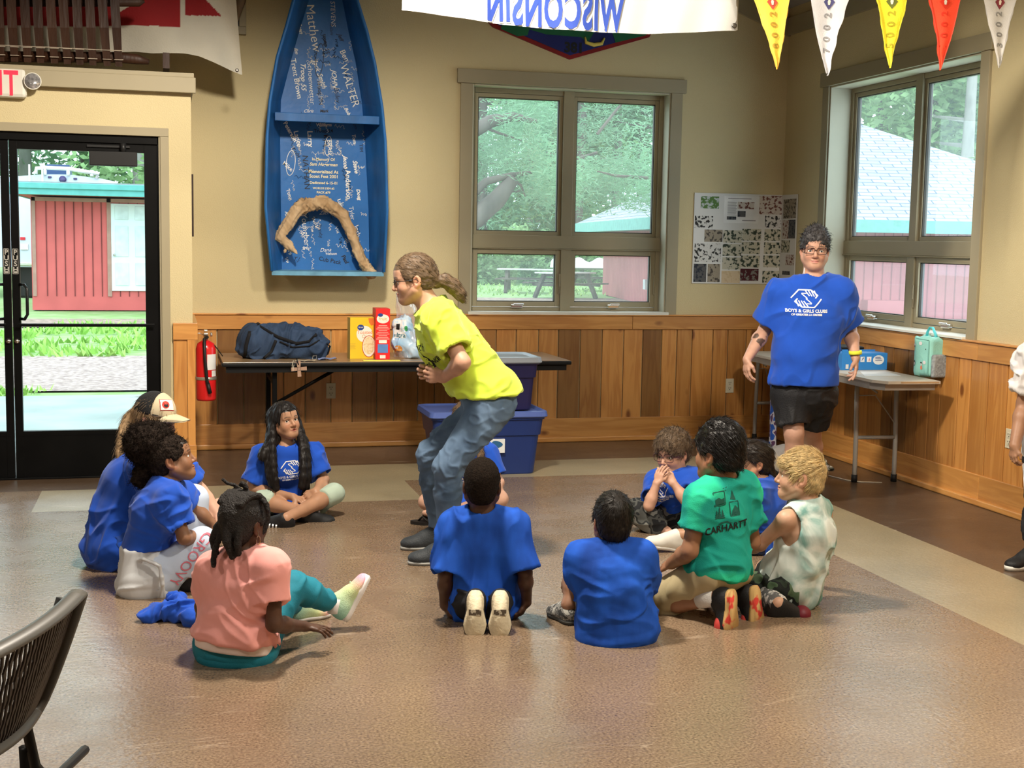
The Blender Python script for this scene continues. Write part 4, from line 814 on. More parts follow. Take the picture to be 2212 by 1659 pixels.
# hip roofed red building seen through both windows
def cabin():
    def gp(px, dep, z): v = ray(px, 560); h = v[:2]/(v@_fh); return np.array([h[0]*dep, h[1]*dep, z])
    A, B, C_ = gp(1303, 43, 0), gp(1490, 31.2, 0), gp(2420, 31.5, 0); Dp = A+(C_-B); r = empty('cabin', tuple(np.append(B[:2], GZ)), 'red cabin with a shingled hip roof and teal eaves beyond both windows', 'cabin')
    red = mat('cabin_red', (.46, .14, .15), .75, var=.08, vs=1.5); H_ = 1.98; w = MB(); P = [A, B, C_, Dp]
    w.add([(p[0], p[1], GZ) for p in P]+[(p[0], p[1], H_) for p in P], [(0, 1, 5, 4), (1, 2, 6, 5), (2, 3, 7, 6), (3, 0, 4, 7)]); wo = w.build('wall', red, r)
    j = MB()
    for a, b_ in ((A, B), (B, C_)):
        n = int(np.linalg.norm(b_-a)/.22); nn = unit(np.cross(b_-a, (0, 0, 1)))
        for i in range(1, n):
            p = a+(b_-a)*i/n; q = unit(b_-a)*.012; j.add([(p[0]-q[0]+nn[0]*.01, p[1]-q[1]+nn[1]*.01, z) if s < 0 else (p[0]+q[0]+nn[0]*.01, p[1]+q[1]+nn[1]*.01, z) for s, z in ((-1, GZ), (1, GZ), (1, H_), (-1, H_))], [(0, 1, 2, 3)])
    j.build('board_joints', mat('cabin_joint', (.28, .075, .08), .8), wo)
    cen = (A+B+C_+Dp)/4; E = [cen+(p-cen)*1.0+unit(p-cen)*1.3 for p in P]; ap1 = gp(1800, 38.5, 5.15)[:2]; ap = np.array([cen[0]*.9+ap1[0]*.1, cen[1]*.9+ap1[1]*.1, 5.3])
    f = MB(); tl = mat('teal_eave', (.13, .36, .32), .6)
    for i in range(4):
        a, b_ = E[i], E[(i+1) % 4]; f.add([(a[0], a[1], 1.93), (b_[0], b_[1], 1.93), (b_[0], b_[1], 2.22), (a[0], a[1], 2.22)], [(0, 1, 2, 3)])
    f.add([(p[0], p[1], 1.95) for p in E], [(0, 1, 2, 3)]); f.build('fascia', tl, r)
    sh = bpy.data.materials.new('shingles'); sh.use_nodes = True; N = sh.node_tree.nodes; L = sh.node_tree.links; bs = N['Principled BSDF']; bs.inputs['Roughness'].default_value = .85
    tc = N.new('ShaderNodeTexCoord'); br = N.new('ShaderNodeTexBrick'); br.inputs['Scale'].default_value = 1; br.inputs['Brick Width'].default_value = .55; br.inputs['Row Height'].default_value = .22; br.inputs['Mortar Size'].default_value = .018
    br.inputs['Color1'].default_value = (.20, .23, .26, 1); br.inputs['Color2'].default_value = (.27, .30, .32, 1); br.inputs['Mortar'].default_value = (.07, .10, .15, 1); L.new(tc.outputs['UV'], br.inputs[0]); L.new(br.outputs[0], bs.inputs['Base Color'])
    me = bpy.data.meshes.new('roof'); vs = []; fs = []; uv = []
    for i in range(4):
        a, b_ = E[i].copy(), E[(i+1) % 4].copy(); a[2] = b_[2] = 2.2; k = len(vs); vs += [tuple(a), tuple(b_), tuple(ap)]; fs.append((k, k+1, k+2)); L_ = np.linalg.norm(b_-a); ex = (b_-a)/L_; m_ = (ap-a)@ex; hh = np.linalg.norm(ap-a-ex*m_); uv += [(0, 0), (L_, 0), (m_, hh)]
    me.from_pydata(vs, [], fs); ul = me.uv_layers.new(name='UVMap'); ul.data.foreach_set('uv', np.array(uv, np.float32).ravel()); link(me, 'roof', sh, r)
    def onwall(t, z0, z1, w_, name, m, d=.06, a=A, b_=B):
        p = a+(b_-a)*t; e = unit(b_-a)*w_/2; nn = unit(np.cross(b_-a, (0, 0, 1)))*d; q = MB(); c = [(p-e, 0), (p+e, 0), (p+e, 1), (p-e, 1)]
        q.add([(*(x+n_*nn)[:2], z0 if i in (0, 1) else z1) for n_ in (0, 1) for i, (x, _) in enumerate(c)], [(4, 5, 6, 7), (0, 1, 5, 4), (1, 2, 6, 5), (2, 3, 7, 6), (3, 0, 4, 7)]); q.build(name, m, r)
    onwall(.30, 1.35, 1.9, .5, 'vent', mat('vent_green', (.20, .42, .38), .6)); onwall(.62, .35, .62, .28, 'meter', mat('meter_grey', (.5, .52, .52), .5), .15)
    onwall(.45, .02, .35, 1.0, 'step_box', mat('cabin_red', (0, 0, 0)), .5, B, C_); onwall(.80, .95, 1.85, 1.7, 'cabin_window', mat('cabin_glass', (.42, .55, .60), .25, var=.3, vs=2), .05, B, C_)
    onwall(.83, .0, 1.0, 1.5, 'lower_door', mat('screen_door', (.22, .20, .22), .5), .08, B, C_)
cabin()
def picnic(px, dep, rz, ln=1.9, label=''):
    v = ray(px, 600); h = v[:2]/(v@_fh)*dep; r = empty('picnic_table', (h[0], h[1], GZ), label, 'picnic table', None, rz); c = Matrix.Translation((h[0], h[1], GZ)) @ Matrix.Rotation(rz, 4, 'Z')
    dk = mat('weathered_wood', (.10, .085, .07), .8, var=.3); tp = mat('wet_table_top', (.60, .58, .54), .35, var=.1)
    t = MB(); [t.box((-ln/2, -.36+i*.148, .74), (ln/2, -.36+i*.148+.14, .78), M=c) for i in range(5)]; t.build('table_top', tp, r)
    for s in (-1, 1):
        b = MB(); b.box((-ln/2, s*.62, .43), (ln/2, s*.62+.26*s, .47), M=c); b.build('bench', dk, r)
    for e in (-1, 1):
        l = MB(); x = e*ln*.36; l.box((x, -.75, .36), (x+.05, .75, .44), M=c); l.box((x, -.33, .66), (x+.05, .33, .74), M=c)
        for s in (-1, 1): l.tube([c @ Vector((x, s*.22, .72)), c @ Vector((x, s*.62, 0))], .055, 4)
        l.build('leg_frame', dk, r)
picnic(1150, 43.5, -.35, 2.3, 'weathered picnic table nearest the left pane of the back window'); picnic(1222, 39.5, .5, 1.9, 'picnic table with dark trestle legs in the right pane of the back window'); picnic(1275, 46.5, -.2, 2.6, 'picnic table heaped with a pale tarp beside the red cabin')
tp = MB(); c0 = gp0 = None; v = ray(1275, 600); h = v[:2]/(v@_fh)*46.5
tp.grid(lambda a, b: (h[0]+(a-.5)*2.7*math.cos(-.2)+(b-.5)*.5, h[1]+(a-.5)*2.7*math.sin(-.2)+(b-.5)*1.1, .72+.28*math.sin(math.pi*b)**.5*(1+.3*math.sin(a*23))), 30, 10); tag(tp.build('tarp', mat('pale_tarp', (.66, .68, .66), .5, var=.15, vs=4)), 'crumpled pale tarp lying on the farthest picnic table', 'tarp')
st = MB(); st.cyl((h[0]+.1, h[1]-4, GZ), (h[0]+.1, h[1]-4, 1.05), .025, 8); tag(st.build('stake', mat('weathered_wood', (0, 0, 0))), 'thin dark stake in the lawn beside the red cabin', 'stake')
# trees
LEAF = [mat('leaves_a', (.17, .31, .17), .6, var=.5, vs=.8), mat('leaves_b', (.27, .42, .20), .6, var=.45, vs=.8), mat('needles', (.20, .36, .22), .6, var=.4, vs=.7)]
for m_ in LEAF:
    b_ = m_.node_tree.nodes['Principled BSDF']; N = m_.node_tree.nodes; L = m_.node_tree.links; tr = N.new('ShaderNodeBsdfTranslucent'); src = b_.inputs['Base Color'].links[0].from_socket; L.new(src, tr.inputs[0]); mx = N.new('ShaderNodeMixShader'); mx.inputs[0].default_value = .45
    L.new(b_.outputs[0], mx.inputs[1]); L.new(tr.outputs[0], mx.inputs[2]); L.new(mx.outputs[0], N['Material Output'].inputs[0])
BARK = mat('bark', (.10, .085, .075), .9, var=.35, vs=3, bump=.6, bs=12, stretch=(1, 1, .3)); BARK2 = mat('pale_bark', (.27, .26, .24), .9, var=.25, vs=3, bump=.4, bs=12, stretch=(1, 1, .3))
def foliage(cens, rads, n, sz, seed, needle=False):
    rg = np.random.default_rng(seed); k = rg.choice(len(cens), n, p=np.array(rads)**2/np.sum(np.array(rads)**2)); d = rg.normal(size=(n, 3)); d /= np.linalg.norm(d, axis=1)[:, None]
    P = np.array(cens)[k]+d*(np.array(rads)[k]*rg.uniform(.35, 1.05, n))[:, None]*np.array([1, 1, .75]); a = rg.normal(size=(n, 3)); a[:, 2] *= .5; a /= np.linalg.norm(a, axis=1)[:, None]; b = np.cross(a, rg.normal(size=(n, 3))); b /= np.linalg.norm(b, axis=1)[:, None]
    s = sz*rg.uniform(.5, 1.4, n)[:, None]; w = (.12 if needle else .42); V = np.stack([P-a*s, P-b*s*w, P+a*s, P+b*s*w], 1).reshape(-1, 3); return V, np.arange(4*n).reshape(-1, 4)
def tree(px, dep, hgt, r, seed, leaf, bark, label, tr=.22, n=2600, low=.25, name='tree', sz=.3, needle=False):
    rg = random.Random(seed); v = ray(px, 560); h = v[:2]/(v@_fh)*dep; x, y = h; root = empty(name, (x, y, GZ), label, 'tree'); t = MB(); lean = rg.uniform(-.04, .04)
    t.tube([(x+lean*z, y, GZ+z) for z in np.linspace(0, hgt, 7)], list(np.linspace(tr, tr*.3, 7)), 10); cens = []; rads = []
    for i in range(14):
        z = hgt*(low+(1-low)*(i+.5)/14); a = rg.uniform(0, 6.28); q = r*(1.15-.7*(z/hgt))*rg.uniform(.5, 1); c = (x+math.cos(a)*q, y+math.sin(a)*q, GZ+z); cens.append(c); rads.append(r*rg.uniform(.42, .65)); t.tube([(x+lean*z, y, GZ+z-.5), ((x+c[0])/2, (y+c[1])/2, c[2]-.3), c], [tr*.35, tr*.2, tr*.08], 5)
    t.build('trunk', bark, root); V, Fc = foliage(cens, rads, n, sz, seed, needle); to_obj(V, Fc, 'foliage', leaf, root, smooth=0)
kinds = [('bushy green tree', LEAF[0], BARK), ('pale green leafy tree', LEAF[1], BARK2), ('dark pine tree', LEAF[2], BARK)]
spots = [(60, 52, 16, 4.5, 1, 'behind the camper'), (190, 56, 17, 5, 0, 'right of centre behind the red shed'), (300, 50, 15, 4.5, 1, 'at the right edge of the glass door'), (-40, 48, 14, 4, 0, 'hidden half by the left door leaf'),
 (1040, 60, 20, 5, 0, 'behind the left pane of the back window'), (1150, 66, 22, 5, 1, 'behind the first picnic table'), (1240, 58, 21, 4.5, 2, 'just left of the cabin roof'), (1330, 64, 22, 5, 1, 'above the cabin roof in the back window'), (1430, 60, 21, 5, 0, 'at the right edge of the back window'), (1100, 78, 26, 7, 2, 'far back between the window panes'), (1380, 80, 27, 7, 0, 'far back above the cabin'),
 (1900, 58, 21, 5, 2, 'left in the right-hand window'), (1990, 54, 20, 4.6, 0, 'mid of the right-hand window'), (2075, 50, 15, 4, 1, 'right pane of the right-hand window'), (2160, 60, 16, 5, 0, 'far right behind the cabin roof'), (1960, 76, 26, 7, 1, 'far back over the cabin ridge')]
for i, (px, dp, hg, rr, k, lb) in enumerate(spots):
    far = dp > 70; tree(px, dp, hg, rr, 40+i, kinds[k][1], kinds[k][2], kinds[k][0]+' '+lb, .3, 9000 if not far else 9000, .04 if i > 3 and i != 13 else .12, sz=.21 if not far else .5, needle=k == 2)
def near_pine():
    root = empty('pine_tree', (float(aty(960, 560, 26)[0]), 26, GZ), 'big leaning pine with long bare limbs crossing the left upper pane', 'tree'); Q = lambda px, py, y=26: aty(px, py, y)
    t = MB(); t.tube([Q(940, 640), Q(955, 560), Q(985, 500), Q(1030, 468), Q(1075, 430), Q(1110, 385)], [.30, .28, .24, .21, .19, .13], 12)
    t.tube([Q(985, 500), Q(1015, 425), Q(1050, 392), Q(1105, 378), Q(1150, 372)], [.2, .10, .08, .055, .03], 8); t.tube([Q(960, 320), Q(1010, 290), Q(1060, 262), Q(1110, 252), Q(1160, 262)], [.2, .15, .13, .09, .04], 8)
    t.tube([Q(955, 560), Q(950, 330), Q(970, 180)], [.28, .24, .2], 10)
    for a, b_, c in (((1020, 262), (1070, 285), (1140, 308)), ((1290, 330), (1240, 345), (1180, 330)), ((1400, 385), (1330, 380), (1290, 370)), ((1100, 385), (1125, 400), (1135, 425)), ((1020, 230), (1050, 205), (1080, 200)), ((1290, 290), (1330, 240), (1360, 205))): t.tube([Q(*a), Q(*b_), Q(*c)], [.035, .03, .015], 5)
    t.build('trunk', BARK, root); rg = random.Random(3); cens = []; rads = []
    for _ in range(46):
        px, py = rg.uniform(1000, 1440), rg.uniform(150, 385)
        if rg.random() < .25: py = rg.uniform(380, 430)
        cens.append(tuple(Q(px, py, rg.uniform(25, 30)))); rads.append(rg.uniform(.45, .95))
    V, Fc = foliage(cens, rads, 26000, .085, 77, True); to_obj(V, Fc, 'foliage', LEAF[2], root, smooth=0)
near_pine()
def bush(px, dep, n, label, seed):
    v = ray(px, 600); h = v[:2]/(v@_fh)*dep; rg = random.Random(seed); cens = [(h[0]+rg.uniform(-2.6, 2.6), h[1]+rg.uniform(-1, 1), rg.uniform(.2, 1.8)) for _ in range(12)]; V, Fc = foliage(cens, [.8]*12, n*2, .13, seed); tag(to_obj(V, Fc, 'bush', LEAF[1], smooth=0), label, 'bush')
bush(1050, 52, 2600, 'low leafy bushes at the lawn edge in the left pane', 1); bush(1160, 55, 2600, 'undergrowth behind the first picnic table', 2); bush(1270, 57, 2600, 'undergrowth left of the cabin wall', 3); bush(1380, 60, 1500, 'undergrowth hidden mostly by the cabin', 4)
# ================================================================== people
_aH = np.array([math.sin(YAW), math.cos(YAW), 0]); _rH = np.array([math.cos(YAW), -math.sin(YAW), 0])
def V3(r, a, u): return _rH*r+_aH*a+np.array([0, 0, u])
lens = bpy.data.materials.new('clear_lens'); lens.use_nodes = True; _n = lens.node_tree; _n.nodes.remove(_n.nodes['Principled BSDF']); _t = _n.nodes.new('ShaderNodeBsdfTransparent'); _g = _n.nodes.new('ShaderNodeBsdfGlossy'); _g.inputs['Roughness'].default_value = .03; _m = _n.nodes.new('ShaderNodeMixShader'); _m.inputs[0].default_value = .07; _n.links.new(_t.outputs[0], _m.inputs[1]); _n.links.new(_g.outputs[0], _m.inputs[2]); _n.links.new(_m.outputs[0], _n.nodes['Material Output'].inputs[0]); _M['lens'] = lens
DARK = ((.085, .038, .021), (.11, .035, .03)); BROWN = ((.26, .125, .066), (.30, .10, .075)); TAN = ((.46, .245, .145), (.46, .16, .12)); FAIR = ((.62, .36, .255), (.58, .22, .19))
M_blue = mat('royal_blue_cotton', (.012, .075, .47), .85, var=.10, vs=9, bump=.07, bs=420, spec=.2, sheen=.15)
M_bluew = mat('washed_blue_cotton', (.016, .10, .55), .85, c2=(.008, .045, .26), vs=11, bump=.07, bs=420, spec=.2, stretch=(1, 1, .4))
M_white = mat('white_print', (.82, .82, .82), .7, var=.02); M_blk = mat('black_print', (.012, .012, .012), .7)
M_shoe_blk = mat('black_shoe', (.012, .012, .013), .55, bump=.2, bs=200); M_shoe_wh = mat('white_shoe', (.66, .64, .58), .5, var=.06, vs=20); M_sole_wh = mat('cream_sole', (.70, .62, .44), .6, var=.10, vs=30, bump=.3, bs=90)
def camo(name, cols, sc=14):
    m = mat(name, (.5, .5, .5), .85, bump=.2, bs=300); N = m.node_tree.nodes; L = m.node_tree.links; b = N['Principled BSDF']; tc = N.new('ShaderNodeTexCoord'); n = N.new('ShaderNodeTexNoise'); n.inputs['Scale'].default_value = sc; n.inputs['Detail'].default_value = 1.5; L.new(tc.outputs['Object'], n.inputs[0])
    r = N.new('ShaderNodeValToRGB'); r.color_ramp.interpolation = 'CONSTANT' if len(cols) > 3 else 'EASE'; L.new(n.outputs['Fac'], r.inputs[0]); e = r.color_ramp.elements; e[0].color = (*cols[0], 1); e[0].position = 0; e[1].color = (*cols[1], 1); e[1].position = .42
    for i, c in enumerate(cols[2:]): q = e.new(.50+.08*i); q.color = (*c, 1)
    L.new(r.outputs[0], b.inputs['Base Color']); return m
def seg(p, q, w):
    p, q = np.array(p, float), np.array(q, float); d = (q-p)/np.linalg.norm(q-p); n = np.array([-d[1], d[0]])*w/2; k = max(1, int(np.linalg.norm(q-p)/.16)); P = []; Fc = []
    for i in range(k+1): c = p+(q-p)*i/k; P += [tuple(c-n), tuple(c+n)]
    return P, [(2*i, 2*i+2, 2*i+3, 2*i+1) for i in range(k)]
def chest_logo(shirt, O, ux, uy, W_, parent, text=True, only=None):
    """two clasped hands drawn in strokes, with the two lines of lettering below"""
    bv = bvh_of(shirt); ux, uy = unit(ux), unit(uy); it = []
    def st(p, q, w=.085):
        for s in (1, -1): P, f = seg((p[0]*s, p[1]*s), (q[0]*s, q[1]*s), w); it.append(([(a*W_*.5, b*W_*.5) for a, b in P], f))
    st((-1, .02), (-.47, .60)); st((-.50, .60), (.34, .60)); st((.34, .60), (.78, .22)); st((.78, .24), (.58, .02)); st((-.30, .34), (.05, .0), .07)
    for i in range(4): st((-.05+i*.20, .56), (.20+i*.165, .18-.02*i), .075)
    st((-.30, .36), (.02, .36), .06)
    if text:
        for s_, sz, y in (('BOYS & GIRLS CLUBS', .30, -.86), ('OF GREATER LA CROSSE', .185, -1.12)):
            v, f = tess(*text_mesh(s_, sz, .009), .16); it.append(([(a*W_*.5, (b+y)*W_*.5) for a, b in v], f))
    return decal_obj('shirt_print', it, bv, O, ux, uy, M_white, shirt)
def text_decal(obj, s_, size, O, ux, uy, m, name='lettering', bold=.0, eps=.0025):
    v, f = tess(*text_mesh(s_, size, bold), .012); return decal_obj(name, [(v, f)], bvh_of(obj), O, unit(ux), unit(uy), m, obj, eps)
def scalp_flow(H, kind='fwd', part=0):
    def fn(P):
        L = H.loc(P)
        if kind == 'fwd': d = np.stack([L[:, 0]*1.2, np.full(len(P), .9), -.35-(L[:, 2] < .03)*.9], 1)
        elif kind == 'down': d = np.stack([L[:, 0]*3, L[:, 1]*1.5, np.full(len(P), -1.)], 1)
        elif kind == 'back': d = np.stack([-L[:, 0]*1.5, np.full(len(P), -1.), -.35-.4*(L[:, 1] < -.02)], 1)
        elif kind == 'crown':   # swirl away from the crown
            d = L-np.array([0, -.06, .10]); d = d+np.cross(d, [0, 0, .25])
        elif kind == 'up': d = np.stack([L[:, 0], np.full(len(P), .5), np.full(len(P), .6)], 1)
        return d[:, :1]*H.M[0]+d[:, 1:2]*H.M[1]+d[:, 2:]*H.M[2]
    return fn
def fa(px, py, L=.2): return atf(px, py)+np.array([0, 0, .088*L/.22])
def V_(D0): return lambda x, y, b=0.: atd(x, y, D0+b)
# ---- woman in the yellow shirt, crouching
def yellow_woman():
    j = V_(6.32); p = Person(tuple(atf(952, 1205)), 'person in bright yellow t-shirt, jeans and glasses crouching forward in profile', *FAIR, {**AD, 'tw': .150, 'td': .112, 'th': .088, 'hands': {'a': dict(d=V3(-.98, .1, .1), n=V3(.2, .9, .1), t=V3(0, 0, 1), curl=1.15, thumb=1.0), 'b': dict(d=V3(-.9, -.2, .1), n=V3(0, -1, 0), t=V3(0, 0, 1), curl=1.1, thumb=1.0)}})
    p.skin = (.56, .31, .205)
    p.pose(pel=j(1056, 868), wst=j(1014, 800), chs=j(966, 733), neck=j(934, 672), sha=j(950, 694, -.16), shb=j(938, 690, .17), hia=j(1056, 884, -.09), hib=j(1050, 884, .09),
           ela=j(999, 783, -.27), wra=j(960, 815, -.17), elb=j(985, 775, .27), wrb=j(945, 806, .06), kna=j(968, 1008, -.17), ana=fa(968, 1218, .25), knb=j(932, 980, .10), anb=fa(948, 1186, .25)); p.foot('a', V3(-.95, -.1, 0), L=.25); p.foot('b', V3(-.97, -.1, 0), L=.25)
    p.H = H = Head(j(894, 606), V3(-.96, -.12, -.14), V3(-.10, 0, 1), 1.02)
    p.body(head_kw=dict(child=False, smile=True)); p.finish(brow=(.14, .08, .05), hair=(.10, .065, .04)); eyes(H, p.root, (.10, .12, .08), (0, 1, -.3)); glasses(H, p.root, mat('glasses_black', (.01, .01, .01), .3), w=.025, h=.014, sq=.45)
    m = mat('yellow_cotton', (.60, .78, .060), .8, var=.05, vs=6, bump=.07, bs=420, sheen=.2)
    sh = p.shirt(m, g=.026, sl=.70, slr=(.062, .078), low=(j(1064, 852), .185, .148), amp=.0058, dirs=[V3(.55, .2, .1), V3(.2, .9, .2)], sc=13, seed=2, hem=(j(1044, 852), V3(.08, 0, -1)), neck_r=.070, neck_up=.0)
    text_decal(sh, 'COUNCIL', .036, j(938, 782, -.1), V3(.65, -.55, .5), V3(-.5, .1, .85), M_blk, bold=.001)
    it = [poly_tess([(-.05, .07), (.02, -.07), (.05, -.05), (-.02, .07)], .02)]; decal_obj('shirt_print', it, bvh_of(sh), j(922, 765, -.08), V3(.55, -.75, -.2), V3(-.4, -.1, .9), M_blk, sh); text_decal(sh, 'Youth', .05, j(905, 745, -.08), V3(.45, -.8, -.2), V3(-.3, -.1, .9), M_blk)
    p.pants(mat('denim', (.13, .20, .30), .85, c2=(.055, .095, .16), vs=7, bump=.15, bs=400), g=.011, cut=1.93, amp=.0045, kr=1.02, seed=5, dirs=[V3(.2, 1, .1), V3(.9, .1, .35)], sc=15)
    shoe(p.root, p.J['hea'], V3(-.95, -.1, 0), (0, 0, 1), .25, mat('dark_trainer', (.03, .035, .04), .6, bump=.3, bs=150), mat('grey_sole', (.30, .30, .28), .6)); shoe(p.root, p.J['heb'], V3(-.97, -.1, .0), V3(0, 0, 1), .25, mat('dark_trainer', (0, 0, 0)), mat('grey_sole', (0, 0, 0)))
    S_ = SDF(); hair_shell(S_, H, top=.010, back=.008, side=.004, line=.060, nape=-.045); hm = hmat('light_brown_hair', (.13, .085, .05))
    base = H(0, -.104, -.018); S_.cone(H(0, -.085, 0), base, .035*H.s, .024, .03)
    pts = [base, base+V3(.045, 0, .004), base+V3(.085, 0, -.022), base+V3(.115, 0, -.060), base+V3(.130, 0, -.090)]; S_.chain(pts, [.020, .034, .036, .030, .014], .02)
    hair_obj(p.root, S_, hm, ns=1500, flow=lambda P: np.where(((P-base)@_rH > .0)[:, None], V3(.85, 0, -.5), base-P), length=.024, lift=.0010, r=.0012, jit=.08, disp=.003, fdir=V3(1, 0, -.35), sc=90)
    t = MB(); t.tube([base+V3(.0, math.cos(a)*.026, math.sin(a)*.026) for a in np.linspace(0, 6.28, 14)[:-1]], .008, 6, closed=True); t.build('hair_tie', M_blk, p.root)
yellow_woman()
# ---- woman walking in the blue shirt
def walking_woman():
    j = V_(7.75); p = Person(tuple(atf(1730, 1088)), 'person with short grey hair, blue t-shirt and black shorts walking past the folding table', *FAIR, {**AD, 'tw': .185, 'td': .135, 'pw': .168, 'pd': .135, 'th': .080, 'nk': .060, 'ua': .050, 'fa': .042, 'hands': {'a': dict(d=V3(-.05, -.15, -1), n=V3(.9, .3, .1), t=V3(.2, -.9, 0), curl=.55, thumb=.5), 'b': dict(d=V3(.05, -.2, -1), n=V3(-.9, .3, 0), t=V3(-.3, -.9, 0), curl=[.25, .5, .8, .9], thumb=.4)}})
    p.skin = (.55, .31, .22)
    p.pose(pel=j(1737, 842, .02), wst=j(1737, 760), chs=j(1750, 678), neck=j(1758, 608), sha=j(1686, 634, .02), shb=j(1815, 632, -.02), hia=j(1708, 858), hib=j(1768, 858, .02),
           ela=j(1652, 712, .08), wra=j(1614, 776, -.05), elb=j(1836, 712, .08), wrb=j(1848, 772, -.06), kna=j(1715, 935, -.06), ana=fa(1718, 1092, .25), knb=j(1753, 928, .14), anb=fa(1764, 1064, .25)); p.foot('a', V3(-.25, -.95, 0), L=.25); p.foot('b', V3(-.1, -.95, 0), L=.25)
    p.H = H = Head(j(1760, 541), V3(-.16, -1, -.04), V3(.03, 0, 1), 1.05)
    def ex(V, L, c):
        d = V-(p.J['ela']*.35+p.J['wra']*.65); near = (np.linalg.norm(V-(p.J['ela']*.62+p.J['wra']*.38), axis=1) < .055) & (noise3(V, 38, 8) > .05); c[near] = c[near]*.18; return c
    p.body(head_kw=dict(child=False)); p.finish(brow=(.10, .06, .05), hair=(.05, .045, .045), extra=ex); eyes(H, p.root, (.08, .09, .10), (-.1, 1, -.1)); glasses(H, p.root, mat('glasses_dark_red', (.03, .008, .008), .3), w=.028, h=.016, sq=.4)
    sh = p.shirt(M_blue, g=.022, sl=.80, slr=(.070, .095), low=(j(1737, 822), .198, .165), amp=.006, dirs=[V3(.3, .4, 1), V3(.8, 0, .6)], sc=7, seed=8, hem=(j(1737, 830), (0, 0, -1)), belly=.015, neck_r=.075)
    chest_logo(sh, j(1757, 648, -.3), V3(1, 0, 0), V3(0, 0, 1), .165, p.root)
    bp = mat('black_shorts', (.010, .010, .012), .6, bump=.25, bs=120); sp = p.pants(bp, g=.024, cut=.80, name='shorts', amp=.006, flare=.012, seed=4, dirs=[V3(.2, .5, .2), V3(0, 0, 1)], sc=10)
    wb = MB(); c = p.J['wrb']+V3(-.002, 0, .028); wb.tube([c+V3(math.cos(q)*.036, math.sin(q)*.034, .003*math.cos(q)) for q in np.linspace(0, 6.28, 22)[:-1]], [(.012, .003)]*21, 6, closed=True, flat=(0, 0, 1)); wb.build('wristband', mat('wristband_yellow', (.75, .80, .06), .5), p.root)
    for q, hp in (('a', p.J['hea']), ('b', p.J['heb'])): shoe(p.root, hp, V3(-.25, -.95, 0), (0, 0, 1), .25, M_shoe_blk, mat('dark_sole', (.03, .03, .03), .6))
    S_ = SDF(); hair_shell(S_, H, top=.022, back=.006, side=.005, line=.066, nape=-.045, fringe=1.0); hair_obj(p.root, S_, hmat('salt_pepper_hair', (.055, .052, .055)), ns=900, flow=scalp_flow(H, 'fwd'), length=.030, lift=.006, r=.0015, jit=.40, disp=.007, sc=50, curl=.002)
    nl = MB(); nl.tube([H(-.052, .035, -.14), H(-.05, .02, -.10), H(0, -.055, -.085), H(.05, .02, -.10), H(.052, .035, -.14)], .003, 6); nl.build('necklace', mat('white_cord', (.8, .78, .74), .5), p.root)
walking_woman()
